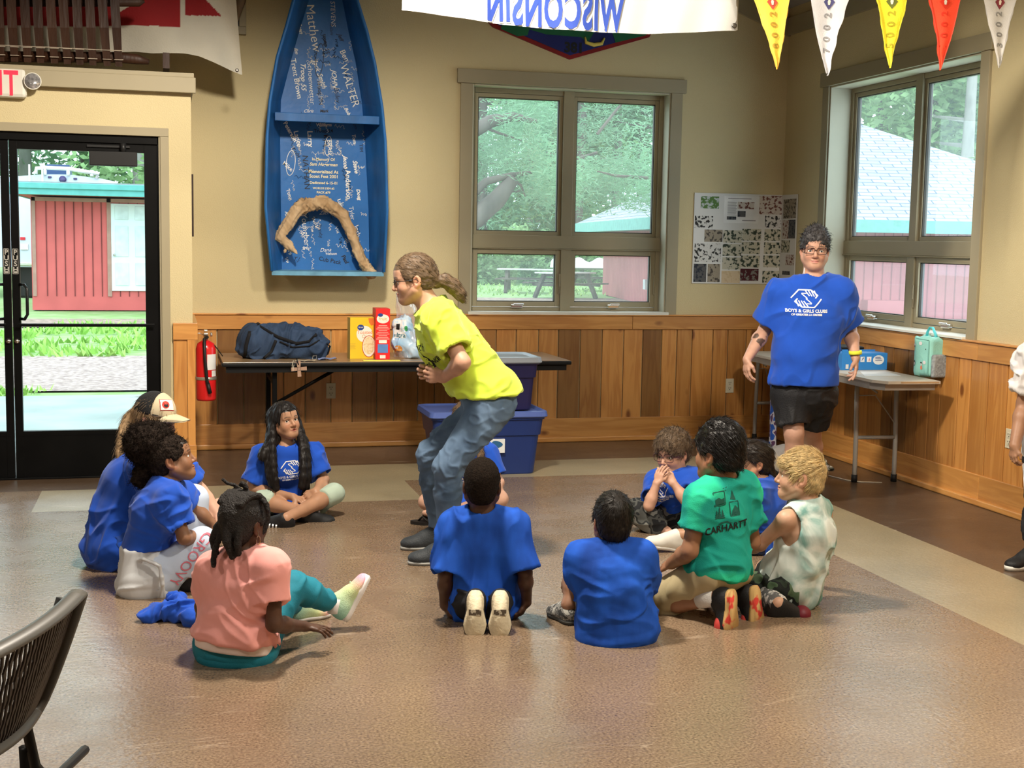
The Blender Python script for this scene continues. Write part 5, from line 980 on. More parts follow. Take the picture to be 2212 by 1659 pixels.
# ---- girl with long black hair
def long_hair_girl():
    j = V_(7.35); p = Person(tuple(atf(640, 1130)), 'person with very long black hair sitting cross-legged in pale green leggings', *TAN, {**CH, 'th': .070, 'hands': {'a': dict(d=V3(.95, -.3, -.25), n=V3(0, .2, -1), t=V3(.2, -.95, 0), curl=.5), 'b': dict(d=V3(-.75, -.25, -.55), n=V3(0, .8, -.5), t=V3(-.5, -.3, .7), curl=.6)}})
    p.pose(pel=j(617, 1096, .10), wst=j(617, 1060, .07), chs=j(618, 1012, .02), neck=j(619, 968, .0), sha=j(566, 984, .0), shb=j(672, 980, .02), hia=j(592, 1103, .08), hib=j(648, 1103, .08),
           ela=j(541, 1054, -.02), wra=j(632, 1073, -.17), elb=j(700, 1036, -.02), wrb=j(682, 1062, -.16), kna=j(567, 1080, -.12), ana=j(656, 1110, -.26), toa=j(690, 1120, -.18), knb=j(722, 1066, -.10), anb=j(618, 1120, -.40)); p.foot('a', V3(.95, .1, .05), V3(-.1, -.5, .85), .215); p.foot('b', V3(-.92, -.1, .1), V3(-.1, -.5, .85), .215)
    p.H = H = Head(j(617, 911), V3(.60, -.76, .20), V3(-.14, 0, 1), .92)
    p.body(head_kw=dict(open_mouth=True)); p.finish(brow=(.03, .02, .015), hair=(.012, .01, .01)); eyes(H, p.root, (.035, .018, .01), (.25, 1, .12))
    sh = p.shirt(M_blue, g=.018, sl=.80, slr=(.050, .068), low=(j(617, 1090, .05), .135, .12), amp=.005, dirs=[V3(.8, 0, .5)], sc=12, seed=6)
    chest_logo(sh, j(624, 1024, -.3), V3(1, .1, .12), V3(-.12, 0, 1), .12, p.root)
    p.pants(mat('mint_leggings', (.42, .52, .42), .75, var=.05, bump=.15, bs=200), g=.012, cut=1.22, amp=.005, seed=2, dirs=[V3(1, 0, .4)], name='leggings')
    for hp, fd in ((p.J['heb']-(0, 0, .01), V3(-.92, -.1, .1)), (p.J['hea']-(0, 0, .01), V3(.95, .1, .05))):
        o, M, q = shoe(p.root, hp+(0, 0, .01), fd, V3(-.1, -.5, .85), .215, M_shoe_blk, M_shoe_wh)
        s = MB(); [s.box((-.03, .09+i*.018, .045), (-.045, .098+i*.018, .065), 0, Matrix(((M[0][0], M[1][0], M[2][0], hp[0]), (M[0][1], M[1][1], M[2][1], hp[1]), (M[0][2], M[1][2], M[2][2], hp[2]+.01), (0, 0, 0, 1)))) for i in range(3)]; s.build('stripes', M_white, o)
    S_ = SDF(); hair_shell(S_, H, top=.010, back=.014, side=.010, line=.060, nape=-.10, ears=False, temple=0)
    H.ell(S_, (.032, .085, -.03), (.046, .058, .098), .008, 's'); H.ell(S_, (-.032, .085, -.03), (.046, .058, .098), .008, 's'); H.ell(S_, (.09, .016, -.018), (.03, .03, .032), .006, 's')
    lock(S_, bez(H(.055, -.045, .05), H(-.10, -.06, -.05), j(575, 960, -.07), j(568, 985, -.10)), .035, .030, .03)
    lock(S_, bez(H(.068, -.02, .02), j(586, 955, -.06), j(588, 1005, -.15), j(597, 1054, -.13)), .022, .020, .02); lock(S_, bez(H(.062, -.04, .0), j(576, 960, -.05), j(578, 1000, -.12), j(586, 1045, -.13)), .028, .018, .02)
    lock(S_, bez(H(-.064, .005, .04), H(-.085, .02, -.06), j(660, 990, -.14), j(653, 1050, -.13)), .018, .022, .02); lock(S_, bez(H(-.062, -.02, .02), j(662, 950, -.03), j(676, 1000, -.12), j(656, 1076, -.10)), .026, .018, .02)
    lock(S_, bez(H(0, -.09, .02), H(0, -.14, -.08), j(590, 1000, .14), j(600, 1060, .16)), .06, .05, .04); lock(S_, bez(H(-.03, -.09, .02), H(-.03, -.13, -.08), j(640, 1000, .14), j(640, 1060, .16)), .05, .05, .04)
    hair_obj(p.root, S_, hmat('long_black_hair', (.014, .011, .010)), ns=1700, flow=lambda P: np.where((P[:, 2] > H.C[2]+.04)[:, None], scalp_flow(H, 'down')(P)*1., np.array([0, 0, -1.])+0*P), length=.06, lift=.0012, r=.0012, jit=.05, disp=.003, sc=85, fdir=(0, 0, 1))
long_hair_girl()
# ---- child with cross legs behind the yellow woman
def hidden_child():
    j = V_(7.25); p = Person(tuple(atf(1000, 1120)), 'person in flip-flops sitting mostly hidden behind the crouching person in yellow', *FAIR, {**CH, 'hands': {'b': dict(d=V3(-.8, -.3, -.3), n=V3(0, .4, -.9), t=V3(-.3, -.9, 0), curl=.4)}})
    p.pose(pel=j(1003, 1092, .12), wst=j(1005, 1055, .08), chs=j(1006, 1010, .02), neck=j(1005, 968), sha=j(958, 985), shb=j(1052, 982, .02), hia=j(978, 1098, .1), hib=j(1032, 1098, .1), ela=j(940, 1048, -.02), wra=j(962, 1085, -.14), elb=j(1078, 1042, -.02), wrb=j(1058, 1074, -.15),
           kna=j(922, 1084, -.06), ana=j(1010, 1118, -.14), toa=j(1040, 1122, -.14), knb=j(1080, 1078, -.06), anb=j(955, 1112, -.20), tob=j(918, 1108, -.16))
    p.H = H = Head(j(1004, 913, -.02), V3(-.1, -1, -.1), (0, 0, 1), .9); p.body(); p.finish(hair=(.10, .06, .03)); sh = p.shirt(M_blue, g=.018, sl=.75, slr=(.05, .064), low=(j(1003, 1085, .06), .14, .12), amp=.005, seed=11)
    chest_logo(sh, j(1008, 1030, -.3), V3(1, 0, 0), V3(0, 0, 1), .12, p.root); p.pants(mat('navy_shorts', (.01, .015, .04), .8), g=.014, cut=.45, name='shorts', seed=1)
    S_ = SDF(); hair_shell(S_, H, top=.010, back=.012, side=.006, line=.060); lock(S_, bez(H(-.055, -.03, .0), H(-.085, .01, -.09), j(1036, 945, -.10), j(1038, 992, -.17), 8), .024, .016, .02); hair_obj(p.root, S_, hmat('brown_braid', (.13, .08, .045)), ns=500, flow=lambda P: np.array([0, 0, -1.])+0*P, length=.05, jit=.2, disp=.006, sc=60)
    ff = mat('flip_flop_black', (.012, .010, .009), .6); hp = atf(964, 1134); hp[2] += .0
    o = MB(); M = frame(V3(-.97, .1, .0), (0, -.0, 1)); pts = []
    for t in np.linspace(0, 2*math.pi, 26)[:-1]: y = .10-.10*math.cos(t); x = math.sin(t)*(.032+.010*(y > .1)); pts.append((x, y))
    Mx = Matrix(((M[0][0], M[1][0], M[2][0], hp[0]), (M[0][1], M[1][1], M[2][1], hp[1]), (M[0][2], M[1][2], M[2][2], hp[2]), (0, 0, 0, 1))); Mx = Mx @ Matrix.Rotation(.0, 4, 'Y'); o.prism(pts, .0, .018, Mx); fl = o.build('flip_flop', ff, p.root)
    s = MB(); q = lambda x, y, z: Mx @ Vector((x, y, z)); s.tube([q(-.032, .09, .015), q(-.018, .13, .045), q(0, .155, .018)], .006, 6); s.tube([q(.032, .09, .015), q(.018, .13, .045), q(0, .155, .018)], .006, 6); s.build('strap', ff, fl)
hidden_child()
# ---- boy kneeling with his back to us
def kneeling_boy():
    j = V_(5.04); p = Person(tuple(atf(1042, 1372)), 'person with close-cropped hair kneeling in a blue t-shirt, cream shoe soles showing', *DARK, {**CH, 'back': 1, 'tw': .112, 'hands': {'a': dict(d=V3(.45, -.1, -.85), n=V3(.8, .3, .3), t=V3(.5, .8, 0), curl=.95, thumb=.6), 'b': dict(d=V3(-.45, -.1, -.85), n=V3(-.8, .3, .3), t=V3(-.5, .8, 0), curl=.95, thumb=.6)}})
    p.pose(pel=j(1042, 1286, .26), wst=j(1042, 1240, .27), chs=j(1042, 1172, .27), neck=j(1041, 1112, .24), sha=j(982, 1136, .24), shb=j(1104, 1136, .24), hia=j(1015, 1300, .2), hib=j(1070, 1300, .2), ela=j(962, 1240, .18), wra=j(960, 1306, .24), elb=j(1134, 1236, .18), wrb=j(1138, 1300, .24),
           kna=j(1000, 1350, .52), ana=j(1026, 1305, .11), knb=j(1086, 1350, .52), anb=j(1080, 1305, .11)); p.foot('a', V3(0, -.15, -1), V3(0, 1, -.15), .185); p.foot('b', V3(0, -.15, -1), V3(0, 1, -.15), .185)
    p.H = H = Head(j(1041, 1050, .24), V3(0, 1, .02), (0, 0, 1), .97); p.body(); p.finish(hair=(.012, .009, .008))
    p.shirt(M_bluew, g=.020, sl=.98, slr=(.058, .070), low=(j(1042, 1292, .27), .165, .125), amp=.006, dirs=[V3(.1, 0, 1)], sc=11, seed=12, neck_r=.052)
    p.pants(mat('black_pants', (.012, .012, .014), .75), g=.006, cut=1.6, seed=7)
    for x in (1027, 1081):
        c = V3(0, -.18, -1); o, M, q = shoe(p.root, j(x, 1276, .035), V3(0, -.12, -1), V3(0, 1, -.12), .195, mat('black_canvas', (.015, .015, .018), .7), M_sole_wh, W=.047, sole_t=.03)
        t = MB(); t.box((-.025, .075, -.003), (.025, .098, .0), 0, Matrix(((M[0][0], M[1][0], M[2][0], q(0, 0, 0)[0]), (M[0][1], M[1][1], M[2][1], q(0, 0, 0)[1]), (M[0][2], M[1][2], M[2][2], q(0, 0, 0)[2]), (0, 0, 0, 1)))); t.build('waist_patch', camo('mottled_waist', [(.12, .09, .05), (.45, .40, .30), (.08, .06, .04)], 60), o)  # dark mottled patch across the waist of the sole
    S_ = SDF(); hair_shell(S_, H, top=.006, back=.003, side=.002, line=.060, nape=-.070); hair_obj(p.root, S_, mat('cropped_hair', (.016, .011, .008), .95, var=.5, vs=150, bump=1.0, bs=260, spec=.1), ns=0, disp=.0012, sc=160)
kneeling_boy()
# ---- boy sitting with knees drawn up, back to us
def sitting_boy():
    j = V_(4.94); p = Person(tuple(atf(1320, 1395)), 'person in a blue t-shirt sitting hunched with knees drawn up and camouflage clogs', *TAN, {**CH, 'back': 1, 'tw': .118, 'pw': .128, 'hands': {'a': dict(d=V3(-.3, .1, -.9), n=V3(.8, .3, 0), t=V3(0, 1, 0), curl=.5)}})
    p.skin = (.36, .185, .11)
    p.pose(pel=j(1330, 1332, .12), wst=j(1326, 1290, .10), chs=j(1320, 1238, .12), neck=j(1320, 1186, .16), sha=j(1256, 1205, .14), shb=j(1384, 1202, .14), hia=j(1298, 1350, .14), hib=j(1362, 1350, .14), ela=j(1248, 1262, .20), wra=j(1230, 1240, .34), elb=j(1400, 1275, .26), wrb=j(1340, 1250, .46),
           kna=j(1256, 1190, .42), ana=fa(1228, 1346, .19), knb=j(1362, 1200, .48), anb=fa(1352, 1335, .19)); p.foot('a', V3(-.45, .9, 0), L=.19); p.foot('b', V3(.1, .9, 0), L=.19)
    p.H = H = Head(j(1323, 1128, .18), V3(-.10, 1, .02), V3(.02, 0, 1), .95); p.body(); p.finish(hair=(.02, .014, .01))
    p.shirt(mat('washed_blue_cotton', (0, 0, 0)), g=.018, sl=.72, slr=(.052, .064), low=(j(1334, 1362, .10), .158, .115), amp=.006, dirs=[V3(1, 0, .2), V3(.8, 0, -.3)], sc=12, seed=15, neck_r=.052)
    p.pants(mat('grey_shorts', (.16, .18, .17), .8), g=.016, cut=.9, name='shorts', flare=.01, seed=8)
    cm = camo('camo_clog', [(.05, .05, .05), (.30, .29, .27), (.10, .10, .10), (.45, .44, .40)], 45)
    for hp, fd in ((p.J['hea'], V3(-.45, .9, 0)), (p.J['heb'], V3(.1, .9, 0))): shoe(p.root, hp, fd, (0, 0, 1), .19, cm, mat('clog_sole', (.06, .06, .055), .7), low=True, W=.045)
    S_ = SDF(); hair_shell(S_, H, top=.014, back=.010, side=.008, line=.062, nape=-.070); hair_obj(p.root, S_, hmat('black_hair', (.014, .011, .009)), ns=1900, flow=scalp_flow(H, 'crown'), length=.026, lift=.002, r=.0011, jit=.15, disp=.0025, sc=70)
sitting_boy()
# ---- girl in the pink shirt
def pink_girl():
    j = V_(4.57); p = Person(tuple(atf(505, 1445)), 'person in a pink t-shirt and teal leggings sitting on the floor with braided hair', *DARK, {**CH, 'back': 1, 'tw': .115, 'pw': .138, 'pd': .115, 'th': .068, 'hands': {'b': dict(d=V3(.92, .25, -.18), n=V3(.1, .1, -1), t=V3(.1, 1, 0), curl=[.15, .25, .35, .45], spread=.14)}})
    p.pose(pel=j(508, 1388, .14), wst=j(512, 1340, .12), chs=j(520, 1265, .12), neck=j(532, 1196, .12), sha=j(462, 1228, .16), shb=j(586, 1224, .05), hia=j(470, 1402, .16), hib=j(548, 1402, .14), ela=j(438, 1310, .24), wra=j(450, 1380, .32), elb=j(592, 1348, .02), wrb=j(656, 1353, .20),
           kna=j(598, 1310, .45), ana=fa(640, 1343, .2), knb=j(632, 1268, .34), anb=j(722, 1304, .52)); p.foot('a', V3(.8, .6, 0), L=.2); p.foot('b', V3(.42, .22, .85), V3(-.86, -.12, .5), .205)
    p.H = H = Head(j(528, 1132, .12), V3(.50, .84, .03), V3(.02, 0, 1), .94); p.body(); p.finish(hair=(.012, .01, .009))
    sh = p.shirt(mat('pink_cotton', (.82, .36, .33), .85, var=.05, vs=7, bump=.07, bs=420, sheen=.1), g=.018, sl=.58, slr=(.052, .064), low=(j(508, 1366, .11), .140, .122), amp=.0055, dirs=[V3(.6, 0, -.8), V3(1, 0, .1)], sc=11, seed=18, hem=(j(500, 1388, .06), V3(-.12, -.15, -1)), neck_r=.056)
    S_ = SDF(); S_.econe(j(510, 1350, .12), j(508, 1385, .12), .148, .128, .146, .125, V3(1, 0, 0), .03); S_.box(j(500, 1409, .06)+V3(-.03, 0, -.2), (.4, .2, .4), frame(V3(-.12, -.15, -1), (1, 0, 0)), .002, .004, 's'); S_.box(j(500, 1372, .06)+V3(.03, 0, .2), (.4, .2, .4), frame(V3(.12, .15, 1), (1, 0, 0)), .002, .004, 's'); sdf_obj(S_, .005, 'undershirt', mat('pale_undershirt', (.74, .62, .58), .85), p.root)
    p.pants(mat('teal_leggings', (.012, .19, .27), .75, var=.08, bump=.15, bs=200), g=.010, cut=1.88, amp=.0035, seed=4, name='leggings', dirs=[V3(.5, 0, .8)])
    S_ = SDF(); S_.ell(j(510, 1412, .14), (.150, .12, .075), frame(V3(0, 1, 0)), .03); sdf_obj(S_, .006, 'leggings_seat', mat('teal_leggings', (0, 0, 0)), p.root)
    def pastel(o_, f_):
        def fn(V):
            t = np.clip(((V-o_)@unit(f_))/.2, 0, 1)[:, None]; c = np.array([.28, .62, .55])*(1-t)+np.array([.92, .86, .28])*t; t2 = np.clip((t-.62)/.3, 0, 1); return c*(1-t2)+np.array([.95, .42, .55])*t2
        return fn
    tr = mat('pastel_trainer', (.95, .95, .95), .6, attr='Col', bump=.3, bs=240); hp = p.J['heb']; f_ = V3(.42, .22, .85); o, M, q = shoe(p.root, hp, f_, V3(-.86, -.12, .5), .205, tr, mat('white_midsole', (.82, .80, .78), .5), colors=pastel(hp, f_), sole_t=.030, W=.042)
    lb = MB(); [lb.tube([q(-.034, .085+i*.016, .035), q(-.02, .10+i*.016, .062), q(.01, .10+i*.016, .066)], .0028, 5) for i in range(4)]; lb.build('laces', mat('lace_mint', (.50, .80, .62), .6), o)
    hp2 = p.J['hea']; shoe(p.root, hp2, V3(.80, .6, .0), (0, 0, 1), .20, tr, mat('white_midsole', (0, 0, 0)), colors=pastel(hp2, V3(.8, .6, 0)))
    sk = MB(); a = p.J['anb']; sk.tube([a+V3(-.018, 0, .0), a+V3(.022, .0, -.008)], [.040, .042], 16); sk.build('sock', M_white, p.root)
    S_ = SDF(); hair_shell(S_, H, top=.012, back=.010, side=.006, line=.058, nape=-.075)
    rows = []
    for i, x in enumerate(np.linspace(-.062, .062, 7)):   # cornrows over the skull
        pts = [];
        for t in np.linspace(-.35, 1.0, 11): a = t*2.35; pts.append(H(x*(1-.15*abs(t)), .075*math.cos(a)*(1 if math.cos(a) > 0 else 1.18)-.012, .035+.088*math.sin(a) if a < 2.2 else .035+.085*math.sin(a)))
        rows.append(pts); S_.chain(pts, [.0125*H.s]*11, .003)
    def braid(pts, r, n=9):
        P = np.array(pts)
        for i in range(n):
            t = i/(n-1)*(len(P)-1); k = min(int(t), len(P)-2); c = P[k]+(P[k+1]-P[k])*(t-k); S_.ell(c, (r*(1-.35*i/n),)*3, None, .004)
    braid([H(.0, -.10, .01), H(.02, -.12, -.04), H(.03, -.10, -.10)], .020); braid([H(-.05, -.09, 0), H(-.07, -.10, -.05), H(-.075, -.08, -.11)], .018); braid([H(.05, -.085, 0), H(.055, -.10, -.05), H(.05, -.09, -.09)], .016)
    braid([H(-.03, -.10, -.02), H(-.04, -.12, -.08), H(-.05, -.12, -.125), H(-.035, -.135, -.14)], .013, 12); braid([H(-.04, .03, .12), H(-.055, .01, .145), H(-.085, .0, .15), H(-.10, -.01, .165)], .009, 9); braid([H(.0, .01, .125), H(.01, .0, .15), H(.0, -.01, .165), H(-.008, -.01, .155)], .011, 8); braid([H(.055, .03, .09), H(.085, .02, .10), H(.10, .02, .07), H(.098, .025, .055)], .010, 8)
    hair_obj(p.root, S_, mat('braided_hair', (.014, .011, .010), .6, var=.4, vs=120, bump=.8, bs=220, spec=.3), ns=0, disp=.0016, sc=150, h=.0036)
    tb = MB(); tb.tube([H(-.036, -.088, .052), H(-.022, -.096, .060), H(-.008, -.098, .056)], [(.006, .005)]*3, 8); tb.build('hair_bead', M_white, p.root)
    er = MB(); c = H(.080, -.010, -.050); er.tube([c+H.M[1]*math.cos(a)*.010+H.M[2]*math.sin(a)*.016 for a in np.linspace(0, 6.28, 16)[:-1]], .0014, 5, closed=True); er.tube([c+H.M[2]*.016, c+H.M[2]*.032], .0014, 5); er.build('earring', mat('gold', (.8, .62, .38), .25, 1), p.root)
pink_girl()
# ---- child with the afro puff
def puff_child():
    j = V_(5.56); p = Person(tuple(atf(325, 1296)), 'person with a large afro puff and a pale jacket tied round the waist', *BROWN, {**CH, 'tw': .112, 'td': .088, 'hands': {'b': dict(d=V3(.25, .05, -1), n=V3(-.8, .5, 0), t=V3(-.2, -.9, 0), curl=.5)}})
    p.pose(pel=j(322, 1236, .08), wst=j(322, 1178, .08), chs=j(338, 1105, .08), neck=j(358, 1046, .08), sha=j(368, 1080, -.03), shb=j(376, 1066, .20), hia=j(335, 1248, .02), hib=j(335, 1245, .16), ela=j(398, 1162, -.04), wra=j(428, 1158, .10), elb=j(426, 1104, .26), wrb=j(463, 1134, .28),
           kna=j(436, 1172, .06), ana=j(404, 1246, .06), knb=j(417, 1078, .30), anb=j(430, 1215, .30)); p.foot('a', V3(.8, .1, -.15), V3(.1, -.3, 1), .19); p.foot('b', V3(.9, .2, -.1), (0, 0, 1), .19)
    p.H = H = Head(j(372, 994, .10), V3(.90, .22, .28), V3(-.30, 0, 1), .94); p.body(); p.finish(hair=(.02, .014, .01)); eyes(H, p.root, (.03, .015, .01))
    p.shirt(M_blue, g=.016, sl=.66, slr=(.050, .064), low=(j(322, 1215, .08), .128, .110), amp=.007, dirs=[V3(1, 0, .35), V3(.9, 0, -.4)], sc=11, seed=21, neck_r=.052, hem=(j(322, 1180, .08), V3(.1, 0, -1)))
    pl = mat('pale_blue_sweat', (.50, .58, .72), .85, var=.05, vs=5, bump=.07, bs=400); o = p.pants(pl, g=.022, cut=1.88, amp=.006, seed=6, dirs=[V3(.3, 0, 1)], sc=10)
    text_decal(o, 'GROOVY', .062, (p.J['kna']+p.J['ana'])/2+V3(.0, -.10, .015), V3(-.55, .1, -.75), V3(.75, .1, -.55), mat('pink_letters', (.62, .16, .22), .7), bold=.0)
    jm = mat('pale_grey_sweat', (.56, .58, .60), .85, var=.05, vs=5, bump=.07, bs=400); S_ = SDF(); S_.econe(j(322, 1196, .08), j(316, 1262, .05), .135, .118, .142, .120, V3(.3, 1, 0), .03); S_.box(j(322, 1177, .08)+V3(0, 0, .1), (.3, .3, .1), None, .002, .006, 's'); S_.ell(j(330, 1278, .02), (.085, .06, .05), frame(V3(.2, 1, 0)), .03); S_.box(j(316, 1300, .0)-np.array([0, 0, .1]), (.4, .4, .1), None, .002, .01, 's')
    S_.ell(j(322, 1252, -.035), (.070, .045, .085), frame(V3(.2, 1, 0)), .02); S_.chain([j(296, 1212, -.05), j(310, 1208, -.075), j(345, 1222, -.095), j(352, 1262, -.09), j(345, 1290, -.05)], [.007, .008, .009, .009, .008], .006)
    V, Fc = S_.mesh(.0055); jk = to_obj(V, Fc, 'tied_jacket', jm, p.root, disp=folds(.007, [V3(1, 0, -.1), V3(.2, 0, 1)], 11, 33), smooth=2)
    text_decal(jk, 'CHILL', .060, j(312, 1198, -.2), V3(-1, .1, .05), V3(.05, 0, -1), mat('maroon_letters', (.22, .03, .05), .7), bold=.001); text_decal(jk, 'GROOVY', .042, j(310, 1186, -.2), V3(-1, .1, .1), V3(.05, 0, -1), mat('pink_letters', (0, 0, 0)))
    for q, c in (('a', (.8, .1, -.15)), ('b', (.9, .2, -.1))): shoe(p.root, p.J['he'+q], V3(*c), V3(.1, -.3, 1) if q == 'a' else (0, 0, 1), .19, M_shoe_blk, mat('grey_sole', (0, 0, 0)))
    S_ = SDF(); hair_shell(S_, H, top=.004, back=.012, side=.008, line=.060, nape=-.06); hm = mat('afro_hair', (.020, .014, .011), .95, var=.6, vs=70, bump=1.0, bs=120, spec=.1); hair_obj(p.root, S_, hm, ns=1500, flow=scalp_flow(H, 'back'), length=.012, lift=.003, r=.001, jit=1.0, disp=.003, sc=80, curl=.002)
    for nm, c, r in (('hair_puff', j(322, 958, .12), (.108, .10, .100)), ('hair_puff', j(308, 1030, .10), (.045, .045, .05))):
        S_ = SDF(); S_.ell(c, r, None, .02); S_.cone(c, H(0, -.07, .02), .03, .045, .03); hair_obj(p.root, S_, hm, nm, ns=2600 if r[0] > .06 else 700, flow=lambda P, c=c: P-c+RNG.normal(0, .03, P.shape), length=.026, lift=.010, r=.0010, jit=1.2, disp=.009, sc=45, curl=.004)
puff_child()
# ---- adult in the trucker cap
def cap_person():
    j = V_(5.98); p = Person(tuple(atf(250, 1232)), 'person in a black and tan trucker cap sitting hunched beside the glass door', *FAIR, {**AD, 'tw': .150, 'td': .12, 'pw': .165, 'hands': {'b': dict(d=V3(.7, -.3, -.6), n=V3(-.3, .2, -.9), t=V3(-.2, -.9, .3), curl=.4)}})
    p.pose(pel=j(262, 1168, .12), wst=j(268, 1110, .12), chs=j(296, 1040, .14), neck=j(322, 968, .14), sha=j(312, 1010, -.03), shb=j(372, 990, .30), hia=j(285, 1185, .05), hib=j(285, 1180, .2), ela=j(355, 1090, -.06), wra=j(410, 1120, .1), elb=j(432, 1062, .34), wrb=j(470, 1112, .30),
           kna=j(440, 1140, .06), ana=j(330, 1180, .30), knb=j(478, 1102, .40), anb=j(380, 1165, .15)); p.foot('a', V3(-.5, .5, 0), L=.24); p.foot('b', V3(-.6, -.3, 0), L=.24)
    p.H = H = Head(j(337, 908, .14), V3(.93, -.30, -.12), V3(.05, 0, 1), 1.0); p.body(head_kw=dict(child=False, smile=True)); p.finish(brow=(.2, .12, .07), hair=(.25, .16, .09)); eyes(H, p.root, (.10, .12, .12), (.1, 1, -.2))
    p.shirt(M_blue, g=.018, sl=.72, slr=(.062, .075), low=(j(252, 1178, .12), .178, .15), amp=.007, dirs=[V3(.4, 0, 1), V3(.9, 0, .4)], sc=9, seed=23, neck_r=.066)
    p.pants(mat('blue_shorts', (.015, .06, .30), .8), g=.02, cut=.75, name='shorts', seed=9)
    for q, c in (('a', (-.5, .5, 0)), ('b', (-.6, -.3, 0))): shoe(p.root, p.J['he'+q], V3(*c), (0, 0, 1), .24, M_shoe_wh, mat('grey_sole', (0, 0, 0)))
    S_ = SDF(); hair_shell(S_, H, top=.000, back=.008, side=.006, line=.050, nape=-.06); b_ = H(-.02, -.105, -.02); lock(S_, bez(H(0, -.085, .01), H(.0, -.16, -.0), j(262, 945, .10), j(259, 1000, .08), 9), .040, .018, .03); lock(S_, bez(H(0, -.085, -.01), j(285, 940, .1), j(275, 965, .10), j(268, 990, .08), 8), .03, .014, .03)
    hair_obj(p.root, S_, hmat('dark_blond_hair', (.36, .24, .13)), ns=900, flow=lambda P: V3(-.25, 0, -1)+0*P, length=.06, lift=.002, r=.0012, jit=.10, disp=.003, sc=90, fdir=(0, 0, 1))
    tan = mat('cap_tan', (.50, .42, .28), .75, var=.04, bump=.07, bs=420); blk = mat('cap_mesh_black', (.012, .012, .013), .8, bump=.6, bs=240)
    c = SDF(); H.ell(c, (0, -.012, .040), (.083, .103, .098), .01); c.box(H(0, 0, -.055), _v((.15, .2, .088))*H.s, frame(H.M[1]*1+H.M[2]*-.06, H.M[2]), .002, .004, 's'); c.box(H(0, .118, .06), _v((.15, .104, .15))*H.s, H.M, .002, .002, 's'); cap = sdf_obj(c, .0045, 'cap', blk, p.root)
    c = SDF(); H.ell(c, (0, -.012, .041), (.084, .105, .100), .01); c.box(H(0, 0, -.054), _v((.15, .2, .088))*H.s, frame(H.M[1]*1+H.M[2]*-.06, H.M[2]), .002, .004, 's'); c.box(H(0, -.185, .06), _v((.15, .2, .15))*H.s, H.M, .002, .002, 's'); f = sdf_obj(c, .0045, 'cap_front', tan, cap)
    b = MB(); b.grid(lambda u, v: tuple(H((u-.5)*.158*(1-.42*v*v), .062+.095*v*(1-(2*u-1)**4*.75)+.02*(1-(2*u-1)**2), .048-.012*v-.024*(2*u-1)**2)), 20, 8); b.grid(lambda u, v: tuple(H((u-.5)*.158*(1-.42*v*v), .062+.095*v*(1-(2*u-1)**4*.75)+.02*(1-(2*u-1)**2), .043-.012*v-.024*(2*u-1)**2)), 20, 8); b.build('cap_brim', tan, cap)
    e = MB(); e.tube([H(.084*math.sin(a), .085*math.cos(a)-.004, .042-.004*math.cos(a)) for a in np.linspace(-1.2, 1.2, 15)], .0028, 6); e.build('cap_cord', M_blk, cap)
    bv = bvh_of(f); O = H(-.0, .16, .085) if False else H(-.035, .16, .088); ux = unit(-H.M[0]*.9+H.M[1]*-.35 if False else H.M[0]*-.92-H.M[1]*-.0); n_ = unit(H.M[1]*.85+H.M[0]*.55+H.M[2]*.35); ux = unit(np.cross(H.M[2], n_)); uy = unit(np.cross(n_, ux)); O = H(.034, .075, .092)
    def rr(w, h, m_, e_, nm): decal_obj(nm, [poly_tess([(-w, -h), (w, -h), (w, h), (-w, h)], .012)], bv, O, ux, uy, m_, f, e_)
    rr(.034, .027, mat('patch_red', (.45, .05, .05), .7), .0015, 'patch_border'); rr(.031, .024, mat('patch_cream', (.78, .70, .62), .7), .0028, 'patch'); decal_obj('patch_badge', [poly_tess([(.017*math.cos(a)-.008, .017*math.sin(a)) for a in np.linspace(0, 6.28, 17)[:-1]], .012)], bv, O, ux, uy, mat('patch_red_disc', (.55, .04, .03), .7), f, .004)
    decal_obj('patch_badge', [poly_tess([(-.018, -.006), (-.012, .004), (-.008, -.002), (-.002, .006), (.003, -.008), (-.008, -.013)], .02)], bv, O, ux, uy, M_blk, f, .0052)
cap_person()
